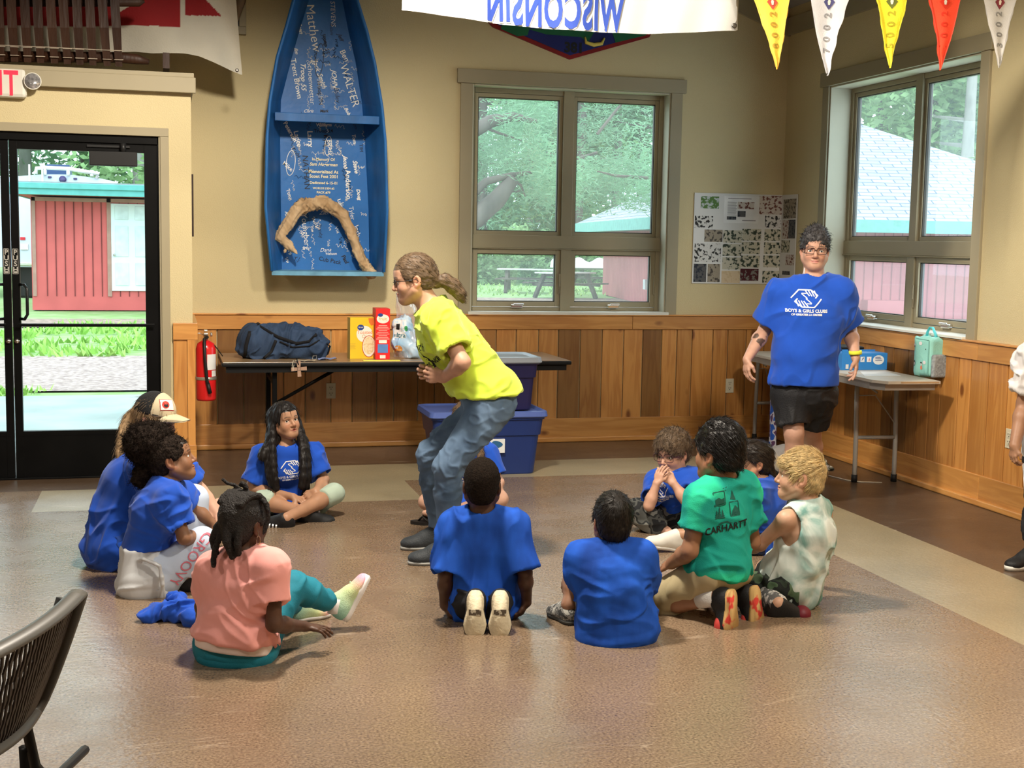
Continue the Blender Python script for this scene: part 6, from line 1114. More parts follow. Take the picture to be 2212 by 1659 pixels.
# ---- boy with glasses and both hands over his mouth
def glasses_boy():
    j = V_(7.12); p = Person(tuple(atf(1430, 1150)), 'person with tousled brown hair and glasses covering the mouth with both hands', *FAIR, {**CH, 'hs': .80, 'hands': {'a': dict(d=V3(.28, .25, .95), n=V3(.75, .70, -.1), t=V3(.8, -.3, .5), curl=.35, spread=.12, thumb=.6), 'b': dict(d=V3(-.72, .10, .62), n=V3(-.45, .9, .0), t=V3(-.3, .3, .95), curl=.25, spread=.10)}})
    p.skin = (.58, .33, .23)
    p.pose(pel=j(1466, 1112, .10), wst=j(1464, 1085, .06), chs=j(1462, 1052, .0), neck=j(1466, 1026, -.01), sha=j(1418, 1040, -.02), shb=j(1512, 1036, .03), hia=j(1442, 1116, .08), hib=j(1495, 1116, .10), ela=j(1402, 1092, -.22), wra=j(1418, 1046, -.22), elb=j(1481, 1080, -.22), wrb=j(1455, 1044, -.20),
           kna=j(1378, 1104, -.12), ana=j(1440, 1150, -.15), knb=j(1540, 1106, -.06), anb=j(1400, 1142, .0)); p.foot('a', V3(.9, -.3, -.1), V3(0, -.4, 1), .2); p.foot('b', V3(-.95, -.2, .0), V3(0, -.4, 1), .2)
    p.H = H = Head(j(1452, 980, -.0), V3(-.62, -.76, -.16), V3(-.1, -.1, 1), 1.0); p.body(); p.finish(brow=(.10, .06, .035), hair=(.10, .065, .04)); eyes(H, p.root, (.10, .09, .06), (-.1, 1, 0)); glasses(H, p.root, mat('glasses_maroon', (.06, .02, .03), .3), w=.029, h=.022, sq=.6)
    sh = p.shirt(M_blue, g=.018, sl=.70, slr=(.050, .064), low=(j(1466, 1106, .06), .135, .12), amp=.006, dirs=[V3(.8, 0, .6)], sc=11, seed=26); chest_logo(sh, j(1450, 1072, -.35), V3(1, .2, .1), V3(-.1, 0, 1), .11, p.root)
    p.pants(camo('grey_camo', [(.015, .016, .018), (.075, .078, .072), (.022, .024, .024), (.17, .17, .15)], 15), g=.018, cut=1.86, amp=.006, seed=3, sc=12)
    ck = mat('checker_slip_on', (.5, .5, .5), .7); N = ck.node_tree.nodes; c = N.new('ShaderNodeTexChecker'); c.inputs['Scale'].default_value = 75; c.inputs[1].default_value = (.75, .70, .55, 1); c.inputs[2].default_value = (.012, .012, .012, 1); tc = N.new('ShaderNodeTexCoord'); ck.node_tree.links.new(tc.outputs['Object'], c.inputs[0]); ck.node_tree.links.new(c.outputs[0], N['Principled BSDF'].inputs['Base Color'])
    shoe(p.root, p.J['hea'], V3(.9, -.3, -.1), V3(0, -.4, 1), .2, ck, M_shoe_wh, low=True); shoe(p.root, p.J['heb'], V3(-.95, -.2, 0), V3(0, -.4, 1), .2, ck, M_shoe_wh, low=True)
    S_ = SDF(); hair_shell(S_, H, top=.022, back=.022, side=.018, line=.056, nape=-.06, fringe=1.15); hair_obj(p.root, S_, hmat('tousled_brown_hair', (.14, .095, .06)), ns=2200, flow=scalp_flow(H, 'fwd'), length=.032, lift=.004, r=.0013, jit=.30, disp=.004, sc=55, curl=.001)
glasses_boy()
# ---- boy in green
def green_boy():
    j = V_(5.30); p = Person(tuple(atf(1555, 1345)), 'person in a green printed t-shirt and khaki shorts kneeling', *TAN, {**CH, 'back': 1, 'tw': .112, 'td': .090, 'ua': .040, 'el': .034, 'fa': .035, 'wr': .026, 'cf': .052, 'an': .034, 'nk': .050, 'hands': {'a': dict(d=V3(-.6, .7, -.5), n=V3(.5, .3, -.8), t=V3(.2, .5, .7), curl=.4)}})
    p.skin = (.34, .165, .09)
    p.pose(pel=j(1556, 1222, .08), wst=j(1556, 1180, .08), chs=j(1555, 1108, .09), neck=j(1563, 1034, .09), sha=j(1515, 1076, .0), shb=j(1606, 1062, .16), hia=j(1530, 1240, .03), hib=j(1586, 1232, .14), ela=j(1490, 1190, -.03), wra=j(1452, 1216, .10), elb=j(1625, 1170, .20), wrb=j(1560, 1215, .34),
           kna=j(1428, 1298, .16), ana=j(1548, 1290, -.03), knb=j(1462, 1280, .36), anb=j(1600, 1284, .10)); p.foot('a', V3(.02, -.05, -1), V3(-.72, .62, 0), .20); p.foot('b', V3(.10, -.05, -1), V3(-.72, .62, 0), .20)
    p.H = H = Head(j(1551, 982, .09), V3(-.72, .68, .02), V3(.02, 0, 1), 1.02); p.body(); p.finish(brow=(.02, .015, .01), hair=(.015, .012, .01))
    gm = camo('green_tie_dye', [(.012, .42, .22), (.02, .52, .30), (.008, .33, .26)], 4); gm.node_tree.nodes['Principled BSDF'].inputs['Roughness'].default_value = .85
    sh = p.shirt(gm, g=.016, sl=.60, slr=(.056, .068), low=(j(1550, 1226, .08), .152, .135), amp=.006, dirs=[V3(.9, 0, -.35), V3(1, 0, .2)], sc=11, seed=29, neck_r=.060, hem=(j(1548, 1240, .06), V3(-.12, 0, -1)))
    ux, uy = V3(.96, .30, .06), V3(-.07, 0, 1); O = j(1612, 1108, -.2)
    text_decal(sh, 'CARHARTT', .040, j(1612, 1156, -.2), V3(.96, .30, .14), V3(-.14, 0, 1), M_blk, bold=.0008)
    bv = bvh_of(sh); dg = mat('print_dark_green', (.01, .09, .07), .8)
    def frm(cx, cy, w, h, fill=True):
        it = []
        for p_, q_ in (((-w, -h), (w, -h)), ((w, -h), (w, h)), ((w, h), (-w, h)), ((-w, h), (-w, -h))): P, f = seg(p_, q_, .004); it.append(([(a+cx, b+cy) for a, b in P], f))
        return it
    it = frm(-.030, .030, .030, .026); it.append(poly_tess([(-.056, .008), (-.004, .008), (-.004, .030), (-.02, .026), (-.034, .034), (-.056, .028)], .015)); it += frm(.040, -.020, .022, .028)
    for x, y, h in ((-.050, -.050, .034), (-.036, -.050, .046), (-.020, -.050, .032)):
        for k in range(4): z = y+h*k*.24; w = .011*(1-k*.2); it.append(([(x-w, z), (x+w, z), (x, z+h*.36)], [(0, 1, 2)]))
    it.append(poly_tess([(.024, .020), (.052, .014), (.046, .038), (.040, .056), (.034, .036)], .012)); it.append(poly_tess([(.022, -.044), (.058, -.044), (.058, -.020), (.044, -.006), (.030, -.022)], .012)); it.append(poly_tess([(-.045, -.078), (-.01, -.070), (.03, -.078), (.0, -.064), (-.03, -.066)], .012))
    for a, b_ in ((.0, .066), (.008, .058), (.014, .068)): it.append(([(a-.005, b_), (a, b_-.003), (a+.005, b_+.002), (a, b_+.001)], [(0, 1, 2, 3)]))
    decal_obj('shirt_print', it, bv, O, unit(ux), unit(uy), dg, sh)
    p.pants(mat('khaki', (.46, .38, .22), .85, var=.08, bump=.12, bs=400), g=.014, cut=1.0, name='shorts', amp=.008, flare=.018, seed=10, sc=10, dirs=[V3(.2, .3, 1)])
    sk = MB()
    for q in 'ab': a = p.J['an'+q]; d = unit(p.J['kn'+q]-a); sk.tube([a, a+d*.05, a+d*.085], [.040, .041, .044], 16)
    sk.build('sock', mat('white_sock', (.72, .70, .66), .9, bump=.5, bs=150), p.root)
    for q, c in (('a', (.02, -.05, -1)), ('b', (.10, -.05, -1))):
        o, M, qq = shoe(p.root, p.J['he'+q], V3(*c), V3(-.72, .62, 0), .205, M_shoe_blk, camo('red_tan_sole', [(.60, .035, .03), (.58, .05, .035), (.56, .36, .14)], 20), W=.050, sole_t=.026)
        S_ = SDF(); S_.ell(qq(0, .155, .045), (.053, .055, .034), M, .02); sdf_obj(S_, .005, 'toe_cap', mat('shoe_red', (.50, .05, .04), .6), o)
    S_ = SDF(); hair_shell(S_, H, top=.028, back=.014, side=.010, line=.060, nape=-.055, fringe=.9); hair_obj(p.root, S_, hmat('thick_black_hair', (.013, .011, .010), rough=.35), ns=2200, flow=scalp_flow(H, 'back'), length=.034, lift=.003, r=.0012, jit=.14, disp=.003, sc=70)
green_boy()
# ---- dark haired girl between green and grey-green shirts
def ponytail_girl():
    j = V_(6.55); p = Person(tuple(atf(1640, 1190)), 'person with a dark ponytail sitting between the green shirt and the blond boy', *TAN, {**CH, 'hands': {}})
    p.pose(pel=j(1652, 1165, .08), wst=j(1652, 1130, .06), chs=j(1650, 1088, .03), neck=j(1643, 1044, .02), sha=j(1628, 1068, -.08), shb=j(1672, 1062, .14), hia=j(1635, 1172, .0), hib=j(1650, 1170, .15), ela=j(1618, 1125, -.08), wra=j(1590, 1150, .02), elb=j(1660, 1120, .22), wrb=j(1610, 1140, .25),
           kna=j(1572, 1150, -.06), ana=fa(1466, 1192, .22), knb=j(1625, 1138, .22), anb=fa(1560, 1190, .2)); p.foot('a', V3(-.92, -.15, .18), V3(.15, -.1, 1), .215); p.foot('b', V3(-.9, -.1, 0), L=.2)
    p.H = H = Head(j(1624, 998, .02), V3(-.90, -.28, .20), V3(.2, 0, 1), .92); p.body(); p.finish(brow=(.02, .015, .01), hair=(.02, .015, .012)); eyes(H, p.root, (.03, .015, .01), (0, 1, .2))
    p.shirt(M_blue, g=.018, sl=.78, slr=(.050, .064), low=(j(1652, 1150, .06), .13, .115), amp=.006, seed=31); p.pants(mat('navy_shorts', (0, 0, 0)), g=.014, cut=.42, name='shorts', seed=1)
    shoe(p.root, p.J['hea'], V3(-.92, -.15, .18), V3(.15, -.1, 1), .215, M_shoe_wh, mat('white_outsole', (.78, .77, .74), .5), laces=mat('lace_white', (.85, .84, .8), .6), W=.037); shoe(p.root, p.J['heb'], V3(-.9, -.1, 0), (0, 0, 1), .22, M_shoe_wh, M_shoe_wh)
    S_ = SDF(); hair_shell(S_, H, top=.010, back=.012, side=.006, line=.058, nape=-.06); lock(S_, bez(H(0, -.09, -.0), H(0, -.13, -.03), j(1668, 1035, .06), j(1680, 1050, .06), 8), .030, .012, .03)
    hair_obj(p.root, S_, hmat('straight_dark_hair', (.025, .018, .014), rough=.35), ns=1200, flow=scalp_flow(H, 'back'), length=.045, lift=.001, r=.0011, jit=.06, disp=.002, sc=90, fdir=H.M[1])
    st = MB(); [st.tube([H(-.066+i*.003, .045+i*.006, .04), H(-.067, .050+i*.007, .0), H(-.060, .058+i*.006, -.03)], .0016, 5) for i in range(4)]; st.build('loose_strands', _M['straight_dark_hair'], p.root)
ponytail_girl()
# ---- blond boy
def blond_boy():
    j = V_(5.52); p = Person(tuple(atf(1708, 1318)), 'person with short blond hair in a sleeveless tie-dye top sitting on the heels', *FAIR, {**CH, 'tw': .112, 'td': .090, 'ua': .032, 'hands': {}})
    p.skin = (.60, .35, .235)
    p.pose(pel=j(1712, 1262, .09), wst=j(1726, 1218, .05), chs=j(1742, 1150, .05), neck=j(1748, 1090, .06), sha=j(1698, 1122, -.04), shb=j(1778, 1108, .16), hia=j(1695, 1275, .0), hib=j(1715, 1270, .14), ela=j(1642, 1176, .04), wra=j(1600, 1190, .22), elb=j(1780, 1170, .26), wrb=j(1700, 1185, .38),
           kna=j(1622, 1272, .16), ana=j(1680, 1303, -.13), knb=j(1655, 1230, .34), anb=j(1700, 1290, .24)); p.foot('a', V3(.92, .1, -.10), V3(-.1, -.45, .9), .2); p.foot('b', V3(.9, .1, -.1), (0, 0, 1), .19)
    p.H = H = Head(j(1727, 1030, .06), V3(-.94, .16, .08), V3(.08, 0, 1), .97); p.body(); p.finish(brow=(.35, .24, .13), hair=(.50, .38, .20)); eyes(H, p.root, (.08, .13, .16), (0, 1, .1))
    td = mat('teal_tie_dye', (.5, .5, .5), .85, bump=.07, bs=420); N = td.node_tree.nodes; L = td.node_tree.links; tc = N.new('ShaderNodeTexCoord'); n = N.new('ShaderNodeTexNoise'); n.inputs['Scale'].default_value = 7; n.inputs['Detail'].default_value = 5; n.inputs['Distortion'].default_value = 1.0; L.new(tc.outputs['Object'], n.inputs[0]); r = N.new('ShaderNodeValToRGB'); e = r.color_ramp.elements; e[0].position = .36; e[0].color = (.16, .34, .31, 1); e[1].position = .62; e[1].color = (.68, .74, .70, 1); L.new(n.outputs['Fac'], r.inputs[0]); L.new(r.outputs[0], N['Principled BSDF'].inputs['Base Color'])
    p.shirt(td, g=.016, low=(j(1700, 1256, .07), .140, .122), amp=.008, dirs=[V3(-.5, 0, .9), V3(.3, 0, 1)], sc=10, seed=35, tank=((0, 0, -.035), (.060, .085, .088)), neck_r=.054, name='tank_top', hem=(j(1698, 1296, .04), V3(-.3, 0, -1)))
    p.pants(camo('green_camo_shorts', [(.012, .014, .014), (.03, .045, .03), (.015, .018, .016), (.08, .13, .07)], 11), g=.014, cut=.98, name='shorts', amp=.006, seed=12, flare=.01)
    sk = MB(); a = p.J['ana']; d = unit(p.J['kna']-a); sk.tube([a-d*.01, a+d*.06, a+d*.12], [.041, .045, .048], 16); sk.build('sock', camo('grey_sock', [(.10, .10, .10), (.60, .58, .55), (.12, .12, .12)], 40), p.root)
    o, M, q = shoe(p.root, p.J['hea'], V3(.92, .1, -.10), V3(-.1, -.45, .9), .2, M_shoe_blk, mat('maroon_sole', (.16, .02, .03), .6), sole_t=.028); S_ = SDF(); S_.ell(q(0, .165, .038), (.040, .036, .030), M, .02); sdf_obj(S_, .005, 'toe_cap', mat('maroon_toe', (.14, .010, .02), .5), o); shoe(p.root, p.J['heb'], V3(.9, .1, -.1), (0, 0, 1), .19, M_shoe_blk, mat('maroon_sole', (0, 0, 0)))
    S_ = SDF(); hair_shell(S_, H, top=.012, back=.003, side=.001, line=.062, nape=-.050, fringe=.8); hair_obj(p.root, S_, hmat('blond_hair', (.80, .60, .30)), ns=4200, flow=scalp_flow(H, 'fwd'), length=.040, lift=.0035, r=.0011, jit=.10, disp=.0005, sc=60, fdir=H.M[1])
blond_boy()
# ---- child leaving the picture at the right
def edge_child():
    j = V_(6.35); p = Person(tuple(atf(2240, 1240)), 'person in a pale grey t-shirt standing cut off at the right edge', *BROWN, {**CH, 'ua': .040, 'el': .034, 'fa': .036, 'wr': .026, 'tw': .125, 'hands': {'a': dict(d=V3(-.15, -.1, -1), n=V3(.9, .2, 0), t=V3(.1, -.9, 0), curl=.75)}})
    p.skin = (.34, .175, .10)
    p.pose(pel=j(2282, 985), wst=j(2285, 915), chs=j(2285, 820), neck=j(2290, 742), sha=j(2226, 772, -.02), shb=j(2350, 770, .02), hia=j(2252, 1000), hib=j(2312, 1000), ela=j(2212, 872, .02), wra=j(2192, 962, -.06), elb=j(2365, 870, .02), wrb=j(2370, 960, -.06), kna=j(2244, 1110, -.02), ana=fa(2230, 1226, .22), knb=j(2318, 1110, .05), anb=fa(2330, 1215, .22)); p.foot('a', V3(-.9, -.45, 0), L=.22); p.foot('b', V3(-.6, -.8, 0), L=.22)
    p.H = H = Head(j(2290, 680), V3(-.7, -.7, 0), (0, 0, 1), .95); p.body(); p.finish(hair=(.02, .015, .01)); p.shirt(mat('pale_grey_cotton', (.62, .60, .60), .85, bump=.07, bs=420), g=.022, sl=.66, slr=(.055, .070), low=(j(2282, 975), .16, .13), amp=.006, seed=41)
    o = p.pants(mat('black_pants', (0, 0, 0)), g=.022, cut=1.72, amp=.004, seed=13, name='track_pants'); t = MB(); a, k, n = p.J['hia'], p.J['kna'], p.J['ana']; t.tube([a+V3(-.098, -.02, 0), (a+k)/2+V3(-.083, -.03, 0), k+V3(-.066, -.03, 0), k*.5+n*.5+V3(-.060, -.03, 0), k*.28+n*.72+V3(-.054, -.03, 0)], [(.008, .016)]*5, 8, flat=V3(1, 0, 0)); t.build('side_stripe', M_white, o)
    for q, c in (('a', (-.9, -.45, 0)), ('b', (-.6, -.8, 0))): shoe(p.root, p.J['he'+q], V3(*c), (0, 0, 1), .225, M_shoe_blk, M_shoe_wh, sole_t=.03)
    S_ = SDF(); hair_shell(S_, H); hair_obj(p.root, S_, hmat('black_hair', (0, 0, 0)), ns=0)
edge_child()
# ================================================================== things in the room
def Mf(O, ux, uy, uz): O, ux, uy, uz = map(_v, (O, ux, uy, uz)); return Matrix(((ux[0], uy[0], uz[0], O[0]), (ux[1], uy[1], uz[1], O[1]), (ux[2], uy[2], uz[2], O[2]), (0, 0, 0, 1)))
# ---- boat on the wall
def boat():
    YF, YG = D-.035, D-.34
    Lf = [(609, 583), (607, 450), (605, 300), (607, 220), (630, 130), (648, 66), (671, -10), (690, -100), (712, -190), (728, -270)]; Rf = [(798, 583), (796, 450), (788, 300), (782, 220), (768, 130), (753, 66), (738, -10), (732, -100), (728, -190), (728, -270)]
    Lg = [(590, 606), (577, 450), (580, 300), (586, 230), (602, 130), (622, 62), (640, -5), (665, -110), (690, -210), (712, -300)]; Rg = [(826, 609), (833, 450), (829, 300), (822, 220), (806, 130), (789, 62), (768, -5), (748, -110), (728, -210), (714, -300)]
    F = [[aty(x, y, YF) for x, y in q] for q in (Lf, Rf)]; G = [[aty(x, y, YG) for x, y in q] for q in (Lg, Rg)]
    for i in range(len(Lf)):   # level each rib
        z = (F[0][i][2]+F[1][i][2])/2; F[0][i][2] = F[1][i][2] = z; zg = (G[0][i][2]+G[1][i][2])/2; G[0][i][2] = G[1][i][2] = min(zg, z+.02) if i else z-.005
    r = empty('boat', (1.16, D-.02, 1.24), 'blue flat-bottomed boat covered in signatures, mounted upright on the back wall', 'boat')
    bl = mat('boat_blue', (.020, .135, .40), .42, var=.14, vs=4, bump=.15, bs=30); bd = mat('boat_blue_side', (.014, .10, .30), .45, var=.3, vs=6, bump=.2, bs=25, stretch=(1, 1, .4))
    def sheet(A, B, t, m, name, par=r):
        mb = MB(); n = len(A); dv = _v(t); P = list(A)+list(B)+[a+dv for a in A]+[b+dv for b in B]; fs = []
        for i in range(n-1): fs += [(i, i+1, n+i+1, n+i), (2*n+i, 3*n+i, 3*n+i+1, 2*n+i+1), (i, 2*n+i, 2*n+i+1, i+1), (n+i, n+i+1, 3*n+i+1, 3*n+i)]
        fs += [(0, n, 3*n, 2*n), (n-1, 3*n-1, 4*n-1, 2*n-1)]; mb.add(P, fs); return mb.build(name, m, par)
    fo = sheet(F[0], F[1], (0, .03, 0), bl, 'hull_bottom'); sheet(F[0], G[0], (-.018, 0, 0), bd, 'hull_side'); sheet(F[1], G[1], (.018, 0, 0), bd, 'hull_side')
    for g, s in ((G[0], -1), (G[1], 1)): t = MB(); t.tube([p+(s*.010, 0, 0) for p in g], [(.020, .012)]*len(g), 8, flat=(0, 1, 0)); t.build('gunwale', bl, r)
    t = MB(); a, b_, c, d_ = G[0][0], G[1][0], F[1][0], F[0][0]; t.add([a-(0.01, 0, .0), b_+(.01, 0, .0), c+(.01, 0, 0), d_-(.01, 0, 0), a-(.01, 0, .03), b_+(.01, 0, -.03), c+(.01, 0, -.03), d_-(.01, 0, .03)], [(0, 3, 2, 1), (4, 5, 6, 7), (0, 1, 5, 4), (1, 2, 6, 5), (2, 3, 7, 6), (3, 0, 4, 7)]); t.build('transom', mat('transom_blue', (.12, .30, .44), .5, var=.25, vs=9), r)
    t = MB(); z0 = float(aty(700, 257, D-.2)[2]); w0, w1 = float(aty(590, 255, D-.3)[0]), float(aty(822, 258, D-.3)[0]); t.box((w0+.01, D-.31, z0), (w1-.01, D-.035, z0+.022), .004); t.box((w0+.01, D-.318, z0-.035), (w1-.01, D-.296, z0+.024), .004); t.box((w0+.02, D-.12, z0-.03), (w0+.05, D-.04, z0)); t.box((w1-.05, D-.12, z0-.03), (w1-.02, D-.04, z0)); t.build('thwart', bd, r)
    # writing
    yy = YF-.0018; wm = mat('paint_marker_white', (.80, .80, .74), .5); gm = mat('paint_gold', (.80, .72, .42), .4); bm_ = mat('marker_black', (.010, .012, .02), .5); Q = lambda px, py: aty(px, py, yy)
    gt = MB()
    for s_, sz, py in (('In Memory Of', .165, 345), ('Sam Hogerman', .205, 356), ('Memorialized At', .215, 371), ('Scout Fest 2001', .205, 381), ('Dedicated 6-15-01', .200, 395), ('WORLDS DEN #2', .160, 407), ('PACK #79', .10, 416)): fit_text(gt, s_, sz, None, Q(699, py), (1, 0, 0), (0, 0, 1), bold=.02, font_shear=.35 if 'Hog' in s_ else 0)
    gt.build('memorial_lettering', gm, fo)
    rg = random.Random(4); W_, K_ = MB(), MB()
    big = [('Matthew', 676, 60, .10, -80, 0), ('STEVENS', 719, 30, .065, -88, 0), ('Troop 55', 655, 165, .07, -88, 0), ('Trent Brown', 640, 170, .075, -80, 0), ('Schoenwetter', 672, 180, .075, -86, 0), ('Jack Smith', 690, 160, .07, -70, 0), ('WALTER', 755, 185, .085, -72, 0), ('JOHN', 722, 170, .07, -85, 0), ('Bailey', 728, 205, .065, -80, 1), ('Troop 7N', 691, 200, .06, -85, 1), ('Adam', 716, 62, .05, -86, 1), ('troop 55', 704, 95, .055, -80, 1), ('Jeff', 735, 80, .055, -70, 1), ('Ben', 744, 120, .08, -60, 0), ('Troop 24', 699, 283, .05, 2, 1), ('Kyle', 704, 304, .065, -88, 1), ('Williams', 700, 270, .045, 3, 0), ('BRAD', 712, 318, .06, -85, 0), ('NATHAN', 661, 372, .062, -86, 1), ('Lance', 643, 300, .07, -75, 0), ('Larry', 670, 300, .075, -86, 0), ('Peterson', 627, 285, .06, -60, 0), ('Alex', 660, 430, .055, 12, 1), ('Youngberg', 660, 500, .085, -84, 0), ('Mike', 622, 360, .06, -40, 0), ('Jacob', 746, 350, .06, -88, 0), ('Anderson', 752, 400, .075, -88, 0), ('Steve', 768, 360, .06, -80, 0), ('Doug', 775, 420, .05, -80, 0), ('TIM', 780, 320, .05, -85, 1), ('Tyler', 760, 460, .065, -80, 0), ('Josh', 772, 500, .07, -75, 0), ('Dana', 703, 540, .055, 4, 0), ('Nelson', 716, 548, .04, 2, 0), ('Cub Pack', 713, 563, .06, -10, 1), ('Dan', 681, 480, .06, -86, 1), ('Randy', 692, 500, .055, -82, 1), ('T.J.', 640, 560, .06, 0, 1), ('Ricky', 620, 470, .06, -86, 0), ('Paul', 745, 560, .055, -60, 1), ('Evan', 757, 520, .05, 10, 0), ('Zach', 700, 460, .05, 2, 0), ('Cody', 640, 330, .05, -50, 1), ('Tony', 625, 420, .055, -70, 0), ('Eric', 640, 455, .05, -30, 0), ('Mark', 700, 240, .04, 2, 1), ('Chris', 666, 240, .045, 3, 0), ('Bob', 750, 240, .05, -60, 0), ('Trevor', 776, 560, .05, -80, 0), ('Sean', 648, 60, .06, -75, 0), ('Jim', 640, 110, .05, -80, 0), ('Tom', 765, 300, .05, -80, 0), ('Luke', 735, 440, .05, -70, 0), ('PACK 9', 625, 535, .045, -86, 0)]
    for s_, px, py, sz, an, k in big: a = math.radians(an); flat_text(K_ if k else W_, s_, sz*(.95 if s_ in ('Matthew', 'WALTER', 'NATHAN') else .72), Q(px, py), (math.cos(a), 0, math.sin(a)), (-math.sin(a), 0, math.cos(a)), rg.uniform(0, .0006), bold=rg.uniform(-.0005, .0012), font_shear=rg.uniform(-.2, .5))
    for _ in range(120):   # looping scrawls
        px, py = rg.uniform(615, 785), rg.uniform(60, 575); o = Q(px, py); a = rg.uniform(-1.7, -1.2) if rg.random() < .7 else rg.uniform(-.3, .3); L_ = rg.uniform(.04, .11); pts = []
        if py < 240: 
            if not (645 < px < 760): continue
        if abs(px-699) < 40 and 335 < py < 425: continue
        for i in range(22): t = i/21; u = t*L_; v = .010*math.sin(t*(14+6*rg.random()))+.004*rg.uniform(-1, 1); pts.append(o+np.array([math.cos(a)*u-math.sin(a)*v, 0, math.sin(a)*u+math.cos(a)*v]))
        (K_ if rg.random() < .3 else W_).tube(pts, .0016, 3)
    for cx, cy, w_, h_ in ((628, 352, .04, .09), (690, 130, .035, .12), (709, 315, .03, .07)): K = K_ if cx == 690 else W_; K.tube([Q(cx, cy)+(w_*math.cos(a)*.8+.3*h_*math.sin(a)*.3, 0, h_*math.sin(a)) for a in np.linspace(0, 6.28, 22)[:-1]], .002, 4, closed=True)
    for s_, px in (('DIAMOND LAKE 2001', 655), ('BIG SOUTH', 745)): pass
    W_.build('white_signatures', wm, fo); K_.build('black_signatures', bm_, fo)
boat()
def driftwood():
    q = lambda x, y, d=.16: aty(x, y, D-d); S_ = SDF()
    S_.chain([q(604, 512), q(622, 484), q(640, 455), q(668, 443), q(696, 438), q(722, 448), q(742, 466), q(758, 500), q(772, 540), q(786, 572), q(802, 592, .2)], [.030, .036, .038, .040, .044, .040, .038, .036, .034, .032, .036], .03)
    S_.chain([q(604, 512), q(622, 528), q(641, 548, .2)], [.028, .026, .008], .02); S_.chain([q(622, 528), q(614, 546)], [.014, .006], .01); S_.ell(q(655, 447, .13), (.045, .05, .045), None, .02)
    o = sdf_obj(S_, .006, 'driftwood', mat('bleached_wood', (.58, .42, .25), .75, c2=(.34, .21, .10), vs=14, bump=.5, bs=40, stretch=(1, 1, .35)), None, disp=folds(.008, [(1, 0, -.8), (.5, 0, 1)], 24, 3)); tag(o, 'arched pale driftwood branch fixed inside the blue boat', 'branch')
driftwood()
# ---- cloth hangings
def hang(name, m, O, ux, uz, W_, H_, nu, nv, wave, label, cat, shape=None, parent=None, colors=None, th=.0):
    mb = MB(); O, ux, uz = _v(O), unit(ux), unit(uz); n = np.cross(ux, uz)
    def f(a, b):
        x, y = (a*W_, b*H_); 
        if shape: x, y = shape(a, b)
        return tuple(O+ux*x+uz*y+n*wave(a, b))
    mb.grid(f, nu, nv); o = mb.build(name, m, parent)
    if colors:
        c = np.array([colors(i/(nu-1), j/(nv-1))+(1,) for i in range(nu) for j in range(nv)], np.float32); a = o.data.color_attributes.new('Col', 'FLOAT_COLOR', 'POINT'); a.data.foreach_set('color', c.ravel())
    return tag(o, label, cat) if label else o
YB = 6.45
bl_, br_ = aty(868, 22, YB), aty(1587, 66, YB); bW = float(np.linalg.norm(br_-bl_)); bu = unit(br_-bl_); bu[2] = 0; bu = unit(bu)
wav = lambda a, b: .016*math.sin(a*15+b*2)+.006*math.sin(a*41-b*5)*(1-b)+.014*math.sin(a*7+b*9)
O_ = _v(bl_); sag = lambda a, b: (a*bW*(1), b*.92-.048*math.sin(a*3.1416)*(1-b)-(.0 if b > 0 else .0)+.0*a)
fabric = mat('white_nylon', (.50, .50, .485), .6, var=.03, vs=4, bump=.15, bs=200)
ban = hang('flag', fabric, O_, bu, (0, 0, 1), bW, .92, 90, 40, wav, 'white hanging flag with reversed blue WISCONSIN lettering in front of the back window', 'flag', sag)
bvb = bvh_of(ban); LO = aty(1232, 7, YB-.25); v_, f_ = text_mesh('WISCONSIN', .165, .007, space=1.18); sc_ = .90/(max(x for x, _ in v_)-min(x for x, _ in v_))
nrm = np.cross(bu, (0, 0, 1))
def ban_decal(s, grow, m, eps, nm):
    v_, f_ = text_mesh(s, .19, grow, space=1.10); k = .72/(max(x for x, _ in v_)-min(x for x, _ in v_)); v_, f_ = tess([(-x*k, y*1.30) for x, y in v_], [tuple(reversed(q)) for q in f_], .02); decal_obj(nm, [(v_, f_)], bvb, LO, bu, (0, 0, 1), m, ban, eps)
ban_decal('WISCONSIN', .011, mat('pale_edge', (.62, .64, .70), .6), .004, 'lettering_edge'); ban_decal('WISCONSIN', .006, mat('flag_blue', (.02, .05, .28), .6), .007, 'lettering')
t = MB(); t.tube([aty(1584, 66, YB)+_v((0, -.02, 0)), aty(1584, 66, YB)+_v((0, -.02, .9))], [(.004, .016)]*2, 6, flat=(0, 1, 0)); t.build('hem_band', fabric, ban); g = MB(); g.lathe([(.006, 0), (.014, 0), (.014, .004), (.006, .004)], aty(1580, 58, YB)+_v((0, -.035, 0)), 14, Matrix.Rotation(math.pi/2, 4, 'X')); g.build('grommet', mat('grommet', (.12, .11, .10), .3, .8), ban)
